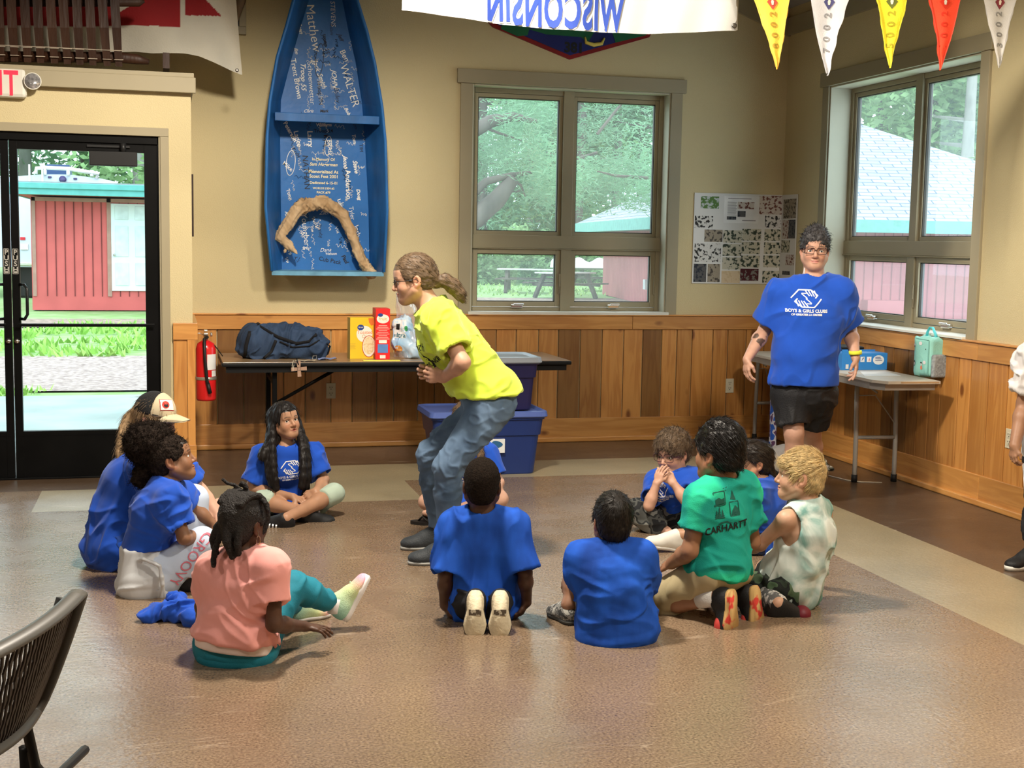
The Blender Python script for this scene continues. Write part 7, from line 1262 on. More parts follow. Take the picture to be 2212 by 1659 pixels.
# pennants
YP = 6.2
pen = [((1634, 0), (1704, 0), (1678, 150), (.82, .52, .06), '2008', (.45, .07, .04), 'golden yellow pennant, leftmost of the five hanging by the corner'), ((1753, 0), (1828, 0), (1785, 164), (.55, .55, .57), '2007', (.06, .06, .16), 'white pennant with a blue diamond emblem, second from the left'), ((1895, 0), (1955, 0), (1923, 147), (.84, .72, .03), '2005', (.12, .14, .02), 'lemon yellow pennant in front of the right-hand window head'), ((2012, 0), (2073, 0), (2033, 151), (.84, .06, .02), '2001', (.65, .03, .01), 'bright red-orange pennant hanging over the right-hand window'), ((2130, 0), (2193, 0), (2156, 147), (.52, .50, .47), '2003', (.20, .03, .04), 'grey-white pennant with a dark red emblem, nearest the right edge')]
for i, (a, b_, c, col, yr, ec, lb) in enumerate(pen):
    A, B, C_ = aty(*a, YP), aty(*b_, YP), aty(*c, YP); m0 = (A+B)/2; up = unit(m0-C_); hl = float(np.linalg.norm(m0-C_)); w = float(np.linalg.norm(B-A)); full = .60; Wt = w*full/hl; ux = _v((1, -.10, 0)); m = mat('pennant_cloth_%d' % i, col, .7, var=.05, vs=12, bump=.2, bs=160)
    for n_ in (m.node_tree.nodes['Principled BSDF'],): n_.inputs['Sheen Weight'].default_value = .1
    ph = i*1.7
    o = hang('pennant', m, C_, ux, up, Wt, full, 12, 34, lambda a, b, ph=ph: .010*math.sin(b*9+ph)+.006*math.sin(a*6+ph), lb, 'pennant', lambda a, b, Wt=Wt: ((a-.5)*Wt*(b+.02)+.004*math.sin(b*30), b*full)); o['group'] = 'pennants strung under the ceiling'
    bv = bvh_of(o); n3 = np.cross(unit(ux), up); sgn = -1
    it = []
    for k, ch in enumerate(yr):
        v, f = text_mesh(ch, .058, .0015); it.append(([(-(y*1.0) if False else -x, y-.0) for x, y in v], [tuple(reversed(q)) for q in f], k))
    for k, (P, f, _) in enumerate(it):   # reversed digits reading up the pennant
        P2 = [(-yv*.9, -xv*.9) for xv, yv in P]; cz = hl*(.80-.155*k); decal_obj('numeral', [([(x, y+cz) for x, y in P2], f)], bv, C_, unit(ux), up, mat('numeral_ink_%d' % i, tuple(x*.45 for x in col) if i != 3 else ec, .7), o, .003)
    s = .030; decal_obj('emblem', [poly_tess([(-s, hl*.97), (0, hl*.97-s*1.25), (s, hl*.97), (0, hl*.97+s*1.25)], .02)], bv, C_, unit(ux), up, mat('emblem_%d' % i, ec, .7), o, .003)
    decal_obj('emblem_mark', [poly_tess([(-.006, hl*.965-.012), (.004, hl*.965-.012), (.008, hl*.965+.006), (-.002, hl*.965+.020), (-.009, hl*.965+.004)], .02)], bv, C_, unit(ux), up, mat('emblem_light', (.7, .62, .5), .7), o, .005)
    e = MB(); e.tube([C_+unit(ux)*(sd*Wt*.5*t_)+up*full*t_+n3*(.010*math.sin(t_*9+ph)) for sd, ts in ((1, np.linspace(1, .02, 14)), (-1, np.linspace(.02, 1, 14))) for t_ in ts], .0032, 5); e.build('piping', mat('pennant_piping_%d' % i, tuple(min(1, x*.75+.02) for x in col), .7), o)
# ---- shield plaque
def plaque():
    r = empty('wall_plaque', tuple(aty(1232, 127, D-.02)), 'pointed red-bordered wooden plaque with yellow canoe half hidden behind the white flag', 'plaque'); y = D; Z = lambda px, py: aty(px, py, D-.03)
    pts = [Z(1232, 128), Z(1404, 80), Z(1425, 40), Z(1420, -120), Z(1232, -170), Z(1040, -140), Z(1038, 30), Z(1066, 58)]; P2 = [(float(p[0]), float(p[2])) for p in pts]; cx, cz = float(Z(1232, 20)[0]), float(Z(1232, 0)[2]); M = Mf((0, y, 0), (1, 0, 0), (0, 0, 1), (0, -1, 0))
    def sc(k): return [(cx+(a-cx)*k, cz+(b-cz)*k) for a, b in P2]
    for k, z1, col, nm in ((1, .018, (.22, .012, .015), 'red_border'), (.93, .024, (.010, .02, .14), 'blue_field')): b = MB(); b.prism(sc(k)[::-1], 0.001, z1, M); b.build(nm, mat('plaque_'+nm, col, .4), r)
    g = MB(); q = lambda px, py: (float(Z(px, py)[0]), float(Z(px, py)[2]))
    g.prism([q(1082, 62), q(1090, 40), q(1150, 40), q(1140, 76), q(1118, 78)], .02, .027, M); g.prism([q(1140, 62), q(1290, 60), q(1270, 92), q(1256, 80), q(1180, 74)], .02, .026, M); g.prism([q(1320, 60), q(1402, 60), q(1396, 76), q(1330, 92)], .02, .027, M); g.build('green_land', mat('plaque_green', (.01, .12, .05), .45), r)
    c = MB(); c.tube([Z(1264, 80)+_v((0, -.0, 0)), Z(1266, 92), Z(1283, 97), Z(1300, 94), Z(1306, 82)], [.006, .014, .016, .014, .006], 8); c.build('canoe', mat('plaque_yellow', (.75, .60, .12), .45), r)
    t = MB(); flat_text(t, '381', .105, aty(1240, 104, D-.0265), (1, 0, 0), (0, 0, 1), bold=.004); t.build('numerals', M_blk, r)
plaque()
# ---- exit sign with its emergency lamp
def exit_sign():
    y = DL-.035; r = empty('exit_sign', tuple(aty(10, 180, DL)), 'white EXIT sign with red letters and a clear emergency lamp at its side', 'sign'); a, b_ = aty(57, 150, y), aty(57, 213, y)
    x1 = float(a[0]); x0 = x1-.36; z1, z0 = float(a[2])+.0, float(b_[2]); s = MB(); s.box((x0, y-.03, z0), (x1, DL, z1), .022); s.build('housing', mat('sign_white', (.66, .64, .56), .4, var=.02), r)
    t = MB(); fit_text(t, 'EXIT', .285, .150, (x1-.045-.1425, y-.0315, (z0+z1)/2), (1, 0, 0), (0, 0, 1), bold=.02, space=1.05); t.build('letters', mat('exit_red', (.85, .02, .04), .4, emit=1.2), r)
    l = MB(); c = aty(71, 176, y-.03); c = (float(c[0]), y-.045, float(c[2])); l.lathe([(.010, -.06), (.030, -.045), (.048, -.01), (.050, .0), (.046, .008), (0, .012)], c, 24, Matrix.Rotation(math.pi/2, 4, 'X')); lp = l.build('lamp_head', mat('lamp_clear', (.45, .44, .45), .15, .6, var=.5, vs=60), r)
    g = MB(); g.tube([(c[0]+.049*math.cos(q), c[1]-.004, c[2]+.049*math.sin(q)) for q in np.linspace(0, 6.28, 24)[:-1]], .0035, 6, closed=True); g.build('lamp_rim', mat('sign_white', (0, 0, 0)), lp); g = MB(); g.tube([(x1-.01, y-.01, c[2]+.02), (c[0]-.03, c[1]+.02, c[2]+.02)], .010, 8); g.build('lamp_arm', mat('sign_white', (0, 0, 0)), lp)
exit_sign()
# ---- slatted wooden rack lying on the ledge, with the flag behind
def rack():
    y = 8.86; r = empty('slatted_rack', tuple(aty(150, 135, y)), 'dark wooden rack of lashed upright slats standing on the ledge above the door', 'rack'); dk = mat('dark_slat', (.022, .008, .004), .5, c2=(.060, .024, .011), vs=5, bump=.3, bs=40, stretch=(1, 1, .15)); rg = random.Random(5)
    tops = [-6, 20, 50, 77, 105, 132, 162, 190, 216, 244]; bots = [2, 32, 60, 88, 118, 146, 173, 201, 232, 257]
    for i, (a, b_) in enumerate(zip(tops, bots)):
        by = 128+i*1.3; p0, p1 = aty(b_, by+4, y+.02), aty((a+b_)/2+1, 60, y-.03); p2 = aty(a, -60, y-.02); s = MB(); s.tube([p0, p1, p2], [(.022, .007), (.029, .008), (.029, .008)], 4, flat=(1, 0, 0)); sl = s.build('slat', dk, r)
        c = MB(); [c.tube([aty(b_-10, yy, y-.004), aty(b_-10, yy, y-.012), aty(b_+9, yy+.6, y-.012), aty(b_+9, yy+.6, y-.004)], .0025, 5) for yy in (100+i*1.0, 118+i*1.2)]; c.build('cord', mat('lashing_cord', (.45, .38, .30), .8), sl)
    c = MB(); c.tube([aty(-10, 97, y-.01), aty(130, 103, y-.01), aty(260, 110, y-.01)], .0025, 5); c.build('lashing', mat('lashing_cord', (0, 0, 0)), r)
    b = MB(); b.tube([aty(-40, 122, y+.05), aty(255, 124, y+.05), aty(296, 128, y+.04), aty(322, 134, y+.04)], [(.034, .016), (.034, .016), (.032, .018), (.016, .014)], 10, flat=(0, 0, 1)); b.build('runner', dk, r)
    b = MB(); b.tube([aty(-40, 4, y+.03), aty(255, 4, y+.03), aty(300, 4, y+.03), aty(312, 2, y+.03)], [(.030, .012)]*3+[(.01, .01)], 8, flat=(0, 0, 1)); b.build('crossbar', dk, r)
    b = MB(); b.box(tuple(aty(352, 147, 9.0)), tuple(aty(366, 114, 9.0)+_v((0, .3, -.0))), .0); b.build('ledge_bracket', mat('dark_slat', (0, 0, 0)), r)
rack()
def left_flag():
    m = mat('old_flag_cloth', (.90, .88, .82), .75, var=.05, vs=6, bump=.25, bs=90, attr='Col'); Yf = 9.25
    bot = lambda px: np.interp(px, [-40, 250, 290, 330, 400, 430, 470, 500, 523], [112, 112, 112, 117, 117, 122, 138, 150, 158])
    def shape(a, b):
        px = -40+565*a; rx = px
        if a > .9: pass
        py = bot(px)*(1-b)+(-140)*b; px2 = px-(30*b if a > .93 else 0)*(a-.93)/.07; px2 = px-b*28*max(0, (a-.8)/.2)
        p = aty(px2, py, Yf); return float(p[0]), float(p[2])
    def col(a, b):
        px = -40+565*a; py = bot(px)*(1-b)+(-140)*b; px -= b*28*max(0, (a-.8)/.2); red = (.30, .012, .016); wht = (.62, .60, .54)
        if -60 < px < 389 and -99 < py < (55+(px-250)*.04 if px > 250 else 55): 
            if 255 < px < 285 and 10 < py < 26 and (px-255)/30+(py-10)/16 < 1.2: return wht
            return red
        if 401 < px < 440+py*1.0+8 and -99 < py < 32: return red
        return wht
    mb_w = lambda a, b: .05*math.sin(a*11+b*3)*(.3+a)+.10*max(0, a-.7)*math.sin(a*30+b*2)
    o = hang('flag', m, (0, Yf, 0), (1, 0, 0), (0, 0, 1), 1, 1, 220, 120, mb_w, 'faded white flag with dark red blocks draped behind the slatted rack', 'flag', shape, colors=col)
    g = MB(); g.lathe([(.005, 0), (.012, 0), (.012, .003), (.005, .003)], aty(512, 152, Yf-.13), 12, Matrix.Rotation(math.pi/2, 4, 'X')); g.build('grommet', mat('grommet', (0, 0, 0)), o)
left_flag()
def small_frames():
    r = empty('framed_board', tuple(aty(518, 74, D)), 'small beige framed board partly seen at the top of the wall beside the faded flag', 'frame'); a, b_ = aty(532, 75, D-.02), aty(505, 0, D-.02); x0, x1, z0 = float(b_[0])-.12, float(a[0]), float(a[2]); f = MB(); f.box((x0, D-.03, z0), (x1, D, z0+.055), .003); f.box((x1-.05, D-.03, z0+.055), (x1, D, z0+.7), .003); f.build('border', M_trim, r); q = MB(); q.box((x0, D-.014, z0+.055), (x1-.05, D-.002, z0+.7)); q.build('black_panel', mat('panel_black', (.01, .01, .01), .5), r)
    p = MB(); p.tube([aty(506, 58, D-.2), aty(520, 0, D-.22), aty(540, -70, D-.24)], [(.012, .010), (.035, .012), (.05, .012)], 8, flat=(1, 0, 0)); tag(p.build('paddle', mat('paddle_brown', (.13, .085, .05), .5, var=.25)), 'dark wooden paddle blade hanging beside the framed board', 'paddle')
    p = MB(); q1, q2 = aty(411, 376, DL+.03), aty(411, 511, DL+.03); p.box((BX, DL+.03, float(q2[2])), (BX+.012, DL+.42, float(q1[2])), .002); tag(p.build('picture_frame', mat('dark_frame', (.02, .008, .006), .4)), 'thin dark picture frame seen edge-on at the corner beside the entry', 'frame')
small_frames()
# ---- photo board across the corner
def board():
    r = empty('photo_board', (4.43, D-.01, 1.255), 'white display board of photographs folded across the room corner', 'display board'); wb = mat('board_white', (.64, .64, .62), .55, var=.02)
    x0, x1, z0, z1 = float(aty(1497, 500, D)[0]), RX-.012, float(aty(1600, 613, D)[2]), float(aty(1600, 419, D)[2]); y1 = float(atx(1722, 500, RX)[1])
    b = MB(); b.box((x0, D-.010, z0), (x1, D-.004, z1)); b.box((RX-.010, y1, z0), (RX-.004, D-.011, z1)); b.build('backing', wb, r); rg = random.Random(8)
    ph = [(250, 170, 525, 368, 0), (155, 475, 430, 670, 1), (305, 690, 580, 885, 2), (150, 908, 345, 1195, 1), (368, 908, 552, 1200, 1), (137, 1222, 325, 1510, 3), (355, 1225, 538, 1512, 2), (598, 700, 880, 900, 4), (895, 680, 1180, 868, 4), (590, 915, 872, 1105, 4), (885, 885, 1165, 1075, 4), (583, 1125, 865, 1315, 4), (875, 1095, 1155, 1283, 4), (570, 1333, 850, 1525, 5), (862, 1300, 1140, 1490, 6), (1165, 165, 1335, 460, 7), (1345, 165, 1512, 460, 7), (1250, 475, 1500, 665, 1), (1240, 685, 1492, 870, 4), (1232, 890, 1485, 1075, 4), (1222, 1095, 1475, 1282, 4), (1208, 1335, 1465, 1520, 4), (822, 258, 1075, 375, 7), (820, 400, 940, 495, 3), (650, 485, 795, 540, 3)]
    side = [(1535, 225, 1615, 520, 2), (1630, 215, 1720, 515, 2), (1520, 545, 1605, 835, 7), (1615, 540, 1705, 830, 3), (1500, 860, 1625, 1050, 4), (1568, 1080, 1690, 1250, 7), (1512, 1335, 1625, 1400, 3)]
    def pm(k): 
        cs = {0: [(.02, .03, .02), (.5, .55, .55), (.10, .20, .06)], 1: [(.008, .008, .008), (.03, .03, .03), (.6, .6, .58)], 2: [(.02, .018, .016), (.08, .07, .06), (.30, .26, .2)], 3: [(.012, .014, .02), (.03, .035, .05), (.10, .10, .10)], 4: [(.008, .014, .012), (.04, .055, .04), (.50, .48, .38)], 5: [(.02, .02, .02), (.55, .42, .26), (.6, .48, .32)], 6: [(.06, .012, .015), (.20, .20, .18), (.07, .015, .02)], 7: [(.05, .02, .02), (.16, .06, .05), (.55, .5, .45)]}[k]
        nm = 'photo_print_%d' % k; m = _M.get(nm) or camo(nm, cs, 42); [setattr(n.inputs['Detail'], 'default_value', 5) for n in m.node_tree.nodes if n.type == 'TEX_NOISE']; return m
    for px0, py0, px1, py1, k in ph:
        a, c = aty(1480+px0/7.2115, 400+py0/7.2115, D-.012), aty(1480+px1/7.2115, 400+py1/7.2115, D-.012); q = MB(); q.box((a[0], D-.0115, c[2]), (c[0], D-.010, a[2])); q.build('photo', pm(k), r)
    for px0, py0, px1, py1, k in side:
        a, c = atx(1480+px0/7.2115, 400+py0/7.2115, RX-.012), atx(1480+px1/7.2115, 400+py1/7.2115, RX-.012); q = MB(); q.box((RX-.0115, c[1], c[2]), (RX-.010, a[1], a[2])); q.build('photo', pm(k), r)
    pg = MB(); a, c = aty(1480+612/7.2, 400+165/7.2, D-.012), aty(1480+1140/7.2, 400+595/7.2, D-.012); pg.box((a[0], D-.011, c[2]), (c[0], D-.0102, a[2])); pg.build('printed_page', mat('page_white', (.72, .72, .71), .6), r)
    ln = MB()
    for i in range(13): z = float(aty(1480, 400+(245+i*17)/7.2, D-.012)[2]); ln.box((aty(1571, 430, D)[0], D-.0122, z), (aty(1591-(i % 3), 430, D)[0], D-.0112, z+.003))
    ln.box((aty(1572, 430, D)[0], D-.0122, float(aty(1572, 429.3, D)[2])), (aty(1622, 430, D)[0], D-.0112, float(aty(1572, 428, D)[2]))); ln.box((aty(1602, 475, D)[0], D-.0122, float(aty(1602, 477, D)[2])), (aty(1631, 475, D)[0], D-.0112, float(aty(1602, 475.5, D)[2]))); ln.build('text_lines', mat('grey_ink', (.18, .17, .18), .7), r)
board()
# ---- outlets
def outlet(C, ux, n_, label, col=(.62, .57, .42)):
    r = empty('wall_outlet', tuple(C), label, 'outlet'); M = Mf(C, ux, (0, 0, 1), n_); b = MB(); b.box((-.035, -.058, 0), (.035, .058, .006), .002, M); m = mat('outlet_cream_%d' % int(col[0]*100), col, .4, var=.02); b.build('plate', m, r); d = MB(); [d.box((x-.002, z+.004, .0055), (x+.002, z+.013, .0085), 0, M) for z in (-.026, .018) for x in (-.008, .008)]; [d.box((-.003, z-.008, .0055), (.003, z-.002, .0085), 0, M) for z in (-.026, .018)]; d.build('slots', M_blk, r); s = MB(); [s.box((-.017, z-.014, .005), (.017, z+.018, .008), .004, M) for z in (-.026, .018)]; s.build('sockets', m, r)
outlet((1.177, D-.019, .424), (1, 0, 0), (0, -1, 0), 'wall outlet in the wainscot under the long black-edged table'); outlet((4.404, D-.019, .428), (1, 0, 0), (0, -1, 0), 'cream wall outlet in the wainscot left of the walking woman'); outlet((RX-.019, 6.646, .452), (0, -1, 0), (-1, 0, 0), 'cream wall outlet at the right edge behind the hand of the cut-off child')
# ---- fire extinguisher
def extinguisher():
    c = aty(449, 865, 9.0); x, y, z0 = float(aty(445, 800, 9.02)[0]), 9.02, float(c[2]); zt = float(aty(445, 737, 9.02)[2]); r = empty('fire_extinguisher', (x, y, z0), 'red fire extinguisher hanging beside the entry corner, left of the long table', 'fire extinguisher'); R = .066
    rd = mat('extinguisher_red', (.62, .012, .014), .25, var=.04, coat=.5); b = MB(); b.lathe([(0, 0), (R*.92, 0), (R, .015), (R, zt-z0-.05), (R*.85, zt-z0-.015), (R*.5, zt-z0), (.02, zt-z0+.01), (0, zt-z0+.012)], (x, y, z0), 32); b.build('cylinder', rd, r)
    k = mat('valve_metal', (.55, .52, .46), .3, .8); v = MB(); v.cyl((x, y, zt), (x, y, zt+.05), .014, 14); v.box((x-.014, y-.05, zt+.045), (x+.014, y+.035, zt+.057), .003); v.box((x-.012, y-.05, zt+.068), (x+.012, y+.03, zt+.078), .003); v.lathe([(0, 0), (.014, 0), (.014, .012), (0, .014)], (x+.03, y, zt+.045), 12, Matrix.Rotation(math.pi/2, 4, 'Y')); v.build('valve', k, r)
    h = MB(); h.tube([(x+.01, y-.03, zt+.03), (x-.012, y-.070, zt+.02), (x-.008, y-.083, zt-.12), (x+.004, y-.082, zt-.26), (x+.018, y-.080, zt-.31)], .011, 12); h.cyl((x+.010, y-.081, zt-.28), (x+.024, y-.079, zt-.345), .013, 12); h.build('hose', mat('rubber_black', (.01, .01, .01), .5), r)
    s = MB(); s.lathe([(R+.001, 0), (R+.003, .002), (R+.003, .020), (R+.001, .022)], (x, y, z0+.14), 32); s.build('strap', k, r)
    l = MB(); l.grid(lambda a, b: (x+(R+.0015)*math.sin(.1+a*1.15), y-(R+.0015)*math.cos(.1+a*1.15), z0+.21+b*.105), 10, 2); l.build('label', mat('label_white', (.72, .72, .70), .5), r); l = MB(); l.grid(lambda a, b: (x+(R+.0025)*math.sin(.55+a*.65), y-(R+.0025)*math.cos(.55+a*.65), z0+.165+b*.04), 8, 2); l.build('label_strip', mat('label_white', (0, 0, 0)), r)
    w = MB(); w.tube([(BX+.005, y, zt+.05), (x-.04, y-.01, zt+.055), (x-.012, y, zt+.04)], .003, 6); w.build('wall_hook', k, r); w = MB(); w.tube([(x+.02, y-.02, zt), (x+.06, y-.02, zt-.03), (x+.11, y-.03, zt-.10)], [.004, .004, .003], 6); w.build('tag', mat('rubber_black', (0, 0, 0)), r)
extinguisher()
# ---- long folding table
def left_table():
    x0, x1, y0, y1, z = .345, 2.785, 8.88, 9.64, .722; r = empty('folding_table', ((x0+x1)/2, (y0+y1)/2, 0), 'long folding table with wood-grain top and black edge along the back wall', 'table')
    tp = MB(); tp.tone = (.62, .3, 0, 1); tp.box((x0+.008, y0+.008, z-.02), (x1-.008, y1-.008, z), .002); tp.build('tabletop', wood('laminate', (.50, .33, .17), (.36, .22, .11), 0, False, .28), r)
    e = MB(); e.box((x0, y0, z-.030), (x1, y1, z-.0035), .008); e.build('edge_band', mat('edge_black', (.010, .010, .010), .5, spec=.15), r); a = MB(); a.box((x0+.03, y0+.03, z-.072), (x1-.03, y0+.055, z-.03)); a.box((x0+.03, y1-.055, z-.072), (x1-.03, y1-.03, z-.03)); a.box((x0+.03, y0+.055, z-.072), (x0+.05, y1-.055, z-.03)); a.box((x1-.05, y0+.055, z-.072), (x1-.03, y1-.055, z-.03)); a.build('apron', mat('edge_black', (0, 0, 0)), r)
    for xl, s in ((.70, 1), (2.42, -1)):
        l = MB()
        for yy in (y0+.10, y1-.10): l.box((xl-.016, yy-.016, 0), (xl+.016, yy+.016, z-.05), .004)
        l.box((xl-.012, y0+.10, .10), (xl+.012, y1-.10, .13)); l.box((xl-.012, y0+.10, .56), (xl+.012, y1-.10, .585)); l.build('leg', M_black, r); l = MB(); l.tube([(xl+s*.01, (y0+y1)/2-.2, .42), (xl+s*.44, (y0+y1)/2-.2, z-.06)], [(.012, .006)]*2, 6); l.build('brace', M_black, r)
left_table()
TZ = .722
def bag_and_snacks():
    r = empty('duffel_bag', (.80, 9.2, TZ), 'navy duffel bag with black straps lying on the long table', 'bag'); q = lambda x, y, d=9.2: aty(x, y, d); nv = mat('navy_canvas', (.028, .052, .105), .8, var=.2, vs=12, bump=.3, bs=160); bk = mat('black_webbing', (.010, .010, .012), .7, bump=.3, bs=200, spec=.2)
    S_ = SDF(); S_.econe(q(548, 742), q(672, 748), .125, .105, .115, .095, (0, 0, 1), .04); S_.ell(q(546, 738), (.06, .13, .12), None, .04); S_.ell(q(610, 728), (.22, .10, .085), None, .05); S_.ell(q(680, 748), (.07, .11, .09), None, .04); S_.box((.8, 9.2, TZ-.098), (1, 1, .1), None, .001, .006, 's')
    b = sdf_obj(S_, .006, 'bag_body', nv, r, disp=folds(.014, [(.9, .2, .4), (.4, 0, 1)], 13, 4)); bv = bvh_of(b)
    def strap(pts, w, nm, lift=.006):
        P = []
        for i in range(len(pts)-1):
            for t in np.linspace(0, 1, 7)[:-1 if i < len(pts)-2 else None]:
                px, py = pts[i][0]+(pts[i+1][0]-pts[i][0])*t, pts[i][1]+(pts[i+1][1]-pts[i][1])*t; o = Vector(aty(px, py, 8.8)); d = (o-Vector(CAMP)).normalized(); h = bv.ray_cast(o, d, 1.2); P.append(Vector(h[0])-d*lift if h[0] else Vector(aty(px, py, 9.15)))
        s = MB(); s.tube(P, [(w, .003)]*len(P), 8, flat=(0, 0, 1) if abs(pts[0][1]-pts[-1][1]) < abs(pts[0][0]-pts[-1][0]) else (1, 0, 0)); s.build(nm, bk, r)
    strap([(556, 702), (600, 728), (640, 742), (668, 738), (684, 722)], .011, 'strap'); strap([(540, 716), (532, 745), (528, 775)], .012, 'strap'); strap([(596, 735), (586, 760), (570, 774)], .010, 'strap'); strap([(690, 735), (668, 748), (632, 750), (604, 738)], .006, 'zip')
    s = MB(); s.tube([q(541, 722), q(548, 705), q(557, 700), q(566, 706), q(580, 722)], [(.014, .006)]*5, 8, flat=(0, 0, 1)); s.build('carry_handle', bk, r)
    s = MB(); s.tube([q(688, 745), q(702, 738), q(713, 748), q(708, 764), q(694, 774)], [(.028, .006)]*5, 8, flat=(0, 1, 0)); s.build('end_pocket', bk, r); s = MB(); bu_ = [q(676, 769, 9.08), q(684, 768, 9.08), q(683, 776, 9.08), q(675, 776, 9.08)]; s.tube(bu_, .003, 5, closed=True); s.build('buckle', mat('buckle_silver', (.6, .6, .58), .3, .8), r)
    s = MB(); y = 8.868; A = aty(646, 797, y); w = .008
    for a in range(4):
        an = a*math.pi/2+.06; dx, dz = math.cos(an), math.sin(an); px, pz = -dz, dx; P = []
        for u, v in ((.010, -.011), (.052, -.013), (.052, .013), (.010, .011)): P.append((A[0]+dx*u+px*v, y, A[2]+dz*u+pz*v))
        s.add(P+[(p[0], y+.004, p[2]) for p in P], [(3, 2, 1, 0), (4, 5, 6, 7), (0, 1, 5, 4), (1, 2, 6, 5), (2, 3, 7, 6), (3, 0, 4, 7)])
    s.box((A[0]-.012, y, A[2]-.012), (A[0]+.012, y+.004, A[2]+.012)); kc = s.build('keychain', mat('charm_wood', (.38, .24, .17), .5)); tag(kc, 'wooden cross-shaped charm dangling over the edge of the long table', 'charm'); c = MB(); c.tube([aty(641, 775, 8.87), aty(643, 783, 8.866), aty(645, 788, y)], .004, 6); c.build('charm_cord', bk, kc); c = MB(); c.tube([aty(634, 778, 8.87), aty(631, 790, 8.867), aty(633, 801, 8.867), aty(635, 788, 8.867)], .002, 5); c.build('string_loop', mat('pale_string', (.7, .64, .5), .7), kc)
    # cereal boxes
    def carton(nm, cx, cy, rz, w, d, h, col, side, label, draw):
        r = empty(nm, (cx, cy, TZ), label, 'box', None, rz); M = Matrix.Translation((cx, cy, TZ)) @ Matrix.Rotation(rz, 4, 'Z'); b = MB(); b.box((-w/2, -d/2, 0), (w/2, d/2, h), .0015, M); b.build('carton', mat(label[:6]+'_face', col, .35, var=.02), r); s = MB(); s.box((-w/2-.0006, -d/2+.001, .001), (-w/2, d/2-.001, h-.001), 0, M); s.build('side_panel', mat(label[:6]+'_side', side, .4, var=.05), r)
        def P(pts, m, name, e=.001): q = MB(); q.add([M @ Vector((x, -d/2-e, z)) for x, z in pts], [tuple(range(len(pts)))]); q.build(name, m, r)
        def T(s_, sz, x, z, m, name, e=.002, **k): q = MB(); flat_text(q, s_, sz, M @ Vector((x, -d/2-e, z)), M.to_3x3() @ Vector((1, 0, 0)), (0, 0, 1), **k); q.build(name, m, r)
        draw(P, T, w, h)
    ov = lambda cx, cz, a, b, n=24: [(cx+a*math.cos(t), cz+b*math.sin(t)) for t in np.linspace(0, 6.283, n+1)[:-1]]
    cw = mat('carton_white', (.78, .75, .66), .5); cb = mat('carton_navy', (.02, .05, .22), .5); co = mat('carton_orange', (.72, .18, .03), .5); cr = camo('cereal_rings', [(.40, .18, .05), (.72, .55, .30), (.78, .66, .42)], 60)
    def d1(P, T, w, h):
        P(ov(.018, h*.60, .058, .058), cw, 'logo_ground'); P(ov(-.01, h*.76, .024, .020), cb, 'brand_oval', .002); T('Toasted', .034, .02, h*.64, co, 'lettering'); T("O's", .034, .022, h*.54, mat('carton_tan', (.5, .33, .15), .5), 'lettering'); P(ov(.050, h*.30, .050, .078), mat('bowl_rim', (.50, .10, .03), .5), 'bowl', .0015); P(ov(.050, h*.30, .045, .072), cw, 'milk', .002); P(ov(.050, h*.32, .041, .062), cr, 'cereal', .0025); P([(.045, h-.005), (.085, h-.005), (.088, h-.05), (.066, h-.058), (.05, h-.035)], co, 'strawberries'); T('Great', .015, -.01, h*.765, cw, 'brand_lettering', .003)
        for i in range(5): P([(-.085, h*(.36-.03*i)), (-.045-.006*(i % 2), h*(.36-.03*i)), (-.045-.006*(i % 2), h*(.375-.03*i)), (-.085, h*(.375-.03*i))], mat('carton_gold', (.62, .42, .04), .5), 'small_print')
    c1 = aty(782, 774, 9.09); carton('cereal_box', float(aty(780, 773, 9.12)[0]), 9.15, .12, .170, .075, .290, (.86, .54, .03), (.40, .32, .10), "yellow toasted cereal box standing on the long table right of the duffel bag", d1)
    def d2(P, T, w, h):
        P(ov(.0, h*.80, .044, .032), cw, 'logo_ground'); P(ov(-.018, h*.875, .018, .012), cb, 'brand_oval', .002); T('fruit', .032, .0, h*.80, mat('carton_gold', (0, 0, 0)), 'lettering')
        for i in range(9): ww = .030+.008*((i*7) % 3); P([(-ww, h*(.66-.033*i)), (ww, h*(.66-.033*i)), (ww, h*(.675-.033*i)), (-ww, h*(.675-.033*i))], mat('pale_red_print', (.80, .35, .30), .5), 'small_print')
        P([(-.036, h*.13), (.036, h*.13), (.036, h*.30), (-.036, h*.30)], mat('carton_blue', (.10, .22, .50), .5), 'facts_panel'); P([(-.028, h*.32), (.028, h*.32), (.028, h*.38), (-.028, h*.38)], cw, 'picture'); P([(-.02, h*.02), (.02, h*.02), (.02, h*.085), (-.02, h*.085)], cw, 'bottom_mark')
    carton('cereal_box', float(aty(825, 773, 9.1)[0]), 9.14, -.02, .100, .17, .355, (.80, .025, .025), (.6, .03, .03), 'tall narrow red cereal box standing next to the yellow one', d2)
    # clear bag with snack pack
    r = empty('plastic_bag', (1.60, 9.2, TZ), 'clear plastic bag holding a white and blue snack pack beside the red box', 'plastic bag'); S_ = SDF(); S_.econe(aty(872, 745, 9.15), aty(868, 700, 9.15), .075, .05, .065, .04, (1, 0, 0), .04); S_.ell(aty(905, 755, 9.15), (.10, .07, .06), None, .03); S_.ell(aty(935, 763, 9.15), (.08, .06, .035), None, .03); S_.box((1.6, 9.2, TZ-.099), (1, 1, .1), None, .001, .004, 's')
    pk = sdf_obj(S_, .006, 'snack_pack', mat('pack_pale_blue', (.62, .72, .80), .25, c2=(.25, .48, .72), vs=9, detail=5), r, disp=folds(.012, [(.3, 0, 1), (1, 0, -.5)], 15, 12)); bv = bvh_of(pk); n = V3(1, 0, 0)
    def onp(pts, px, py, m, nm, e=.003): decal_obj(nm, [poly_tess(pts, .015)], bv, aty(px, py, 9.0), n, (0, 0, 1), m, pk, e)
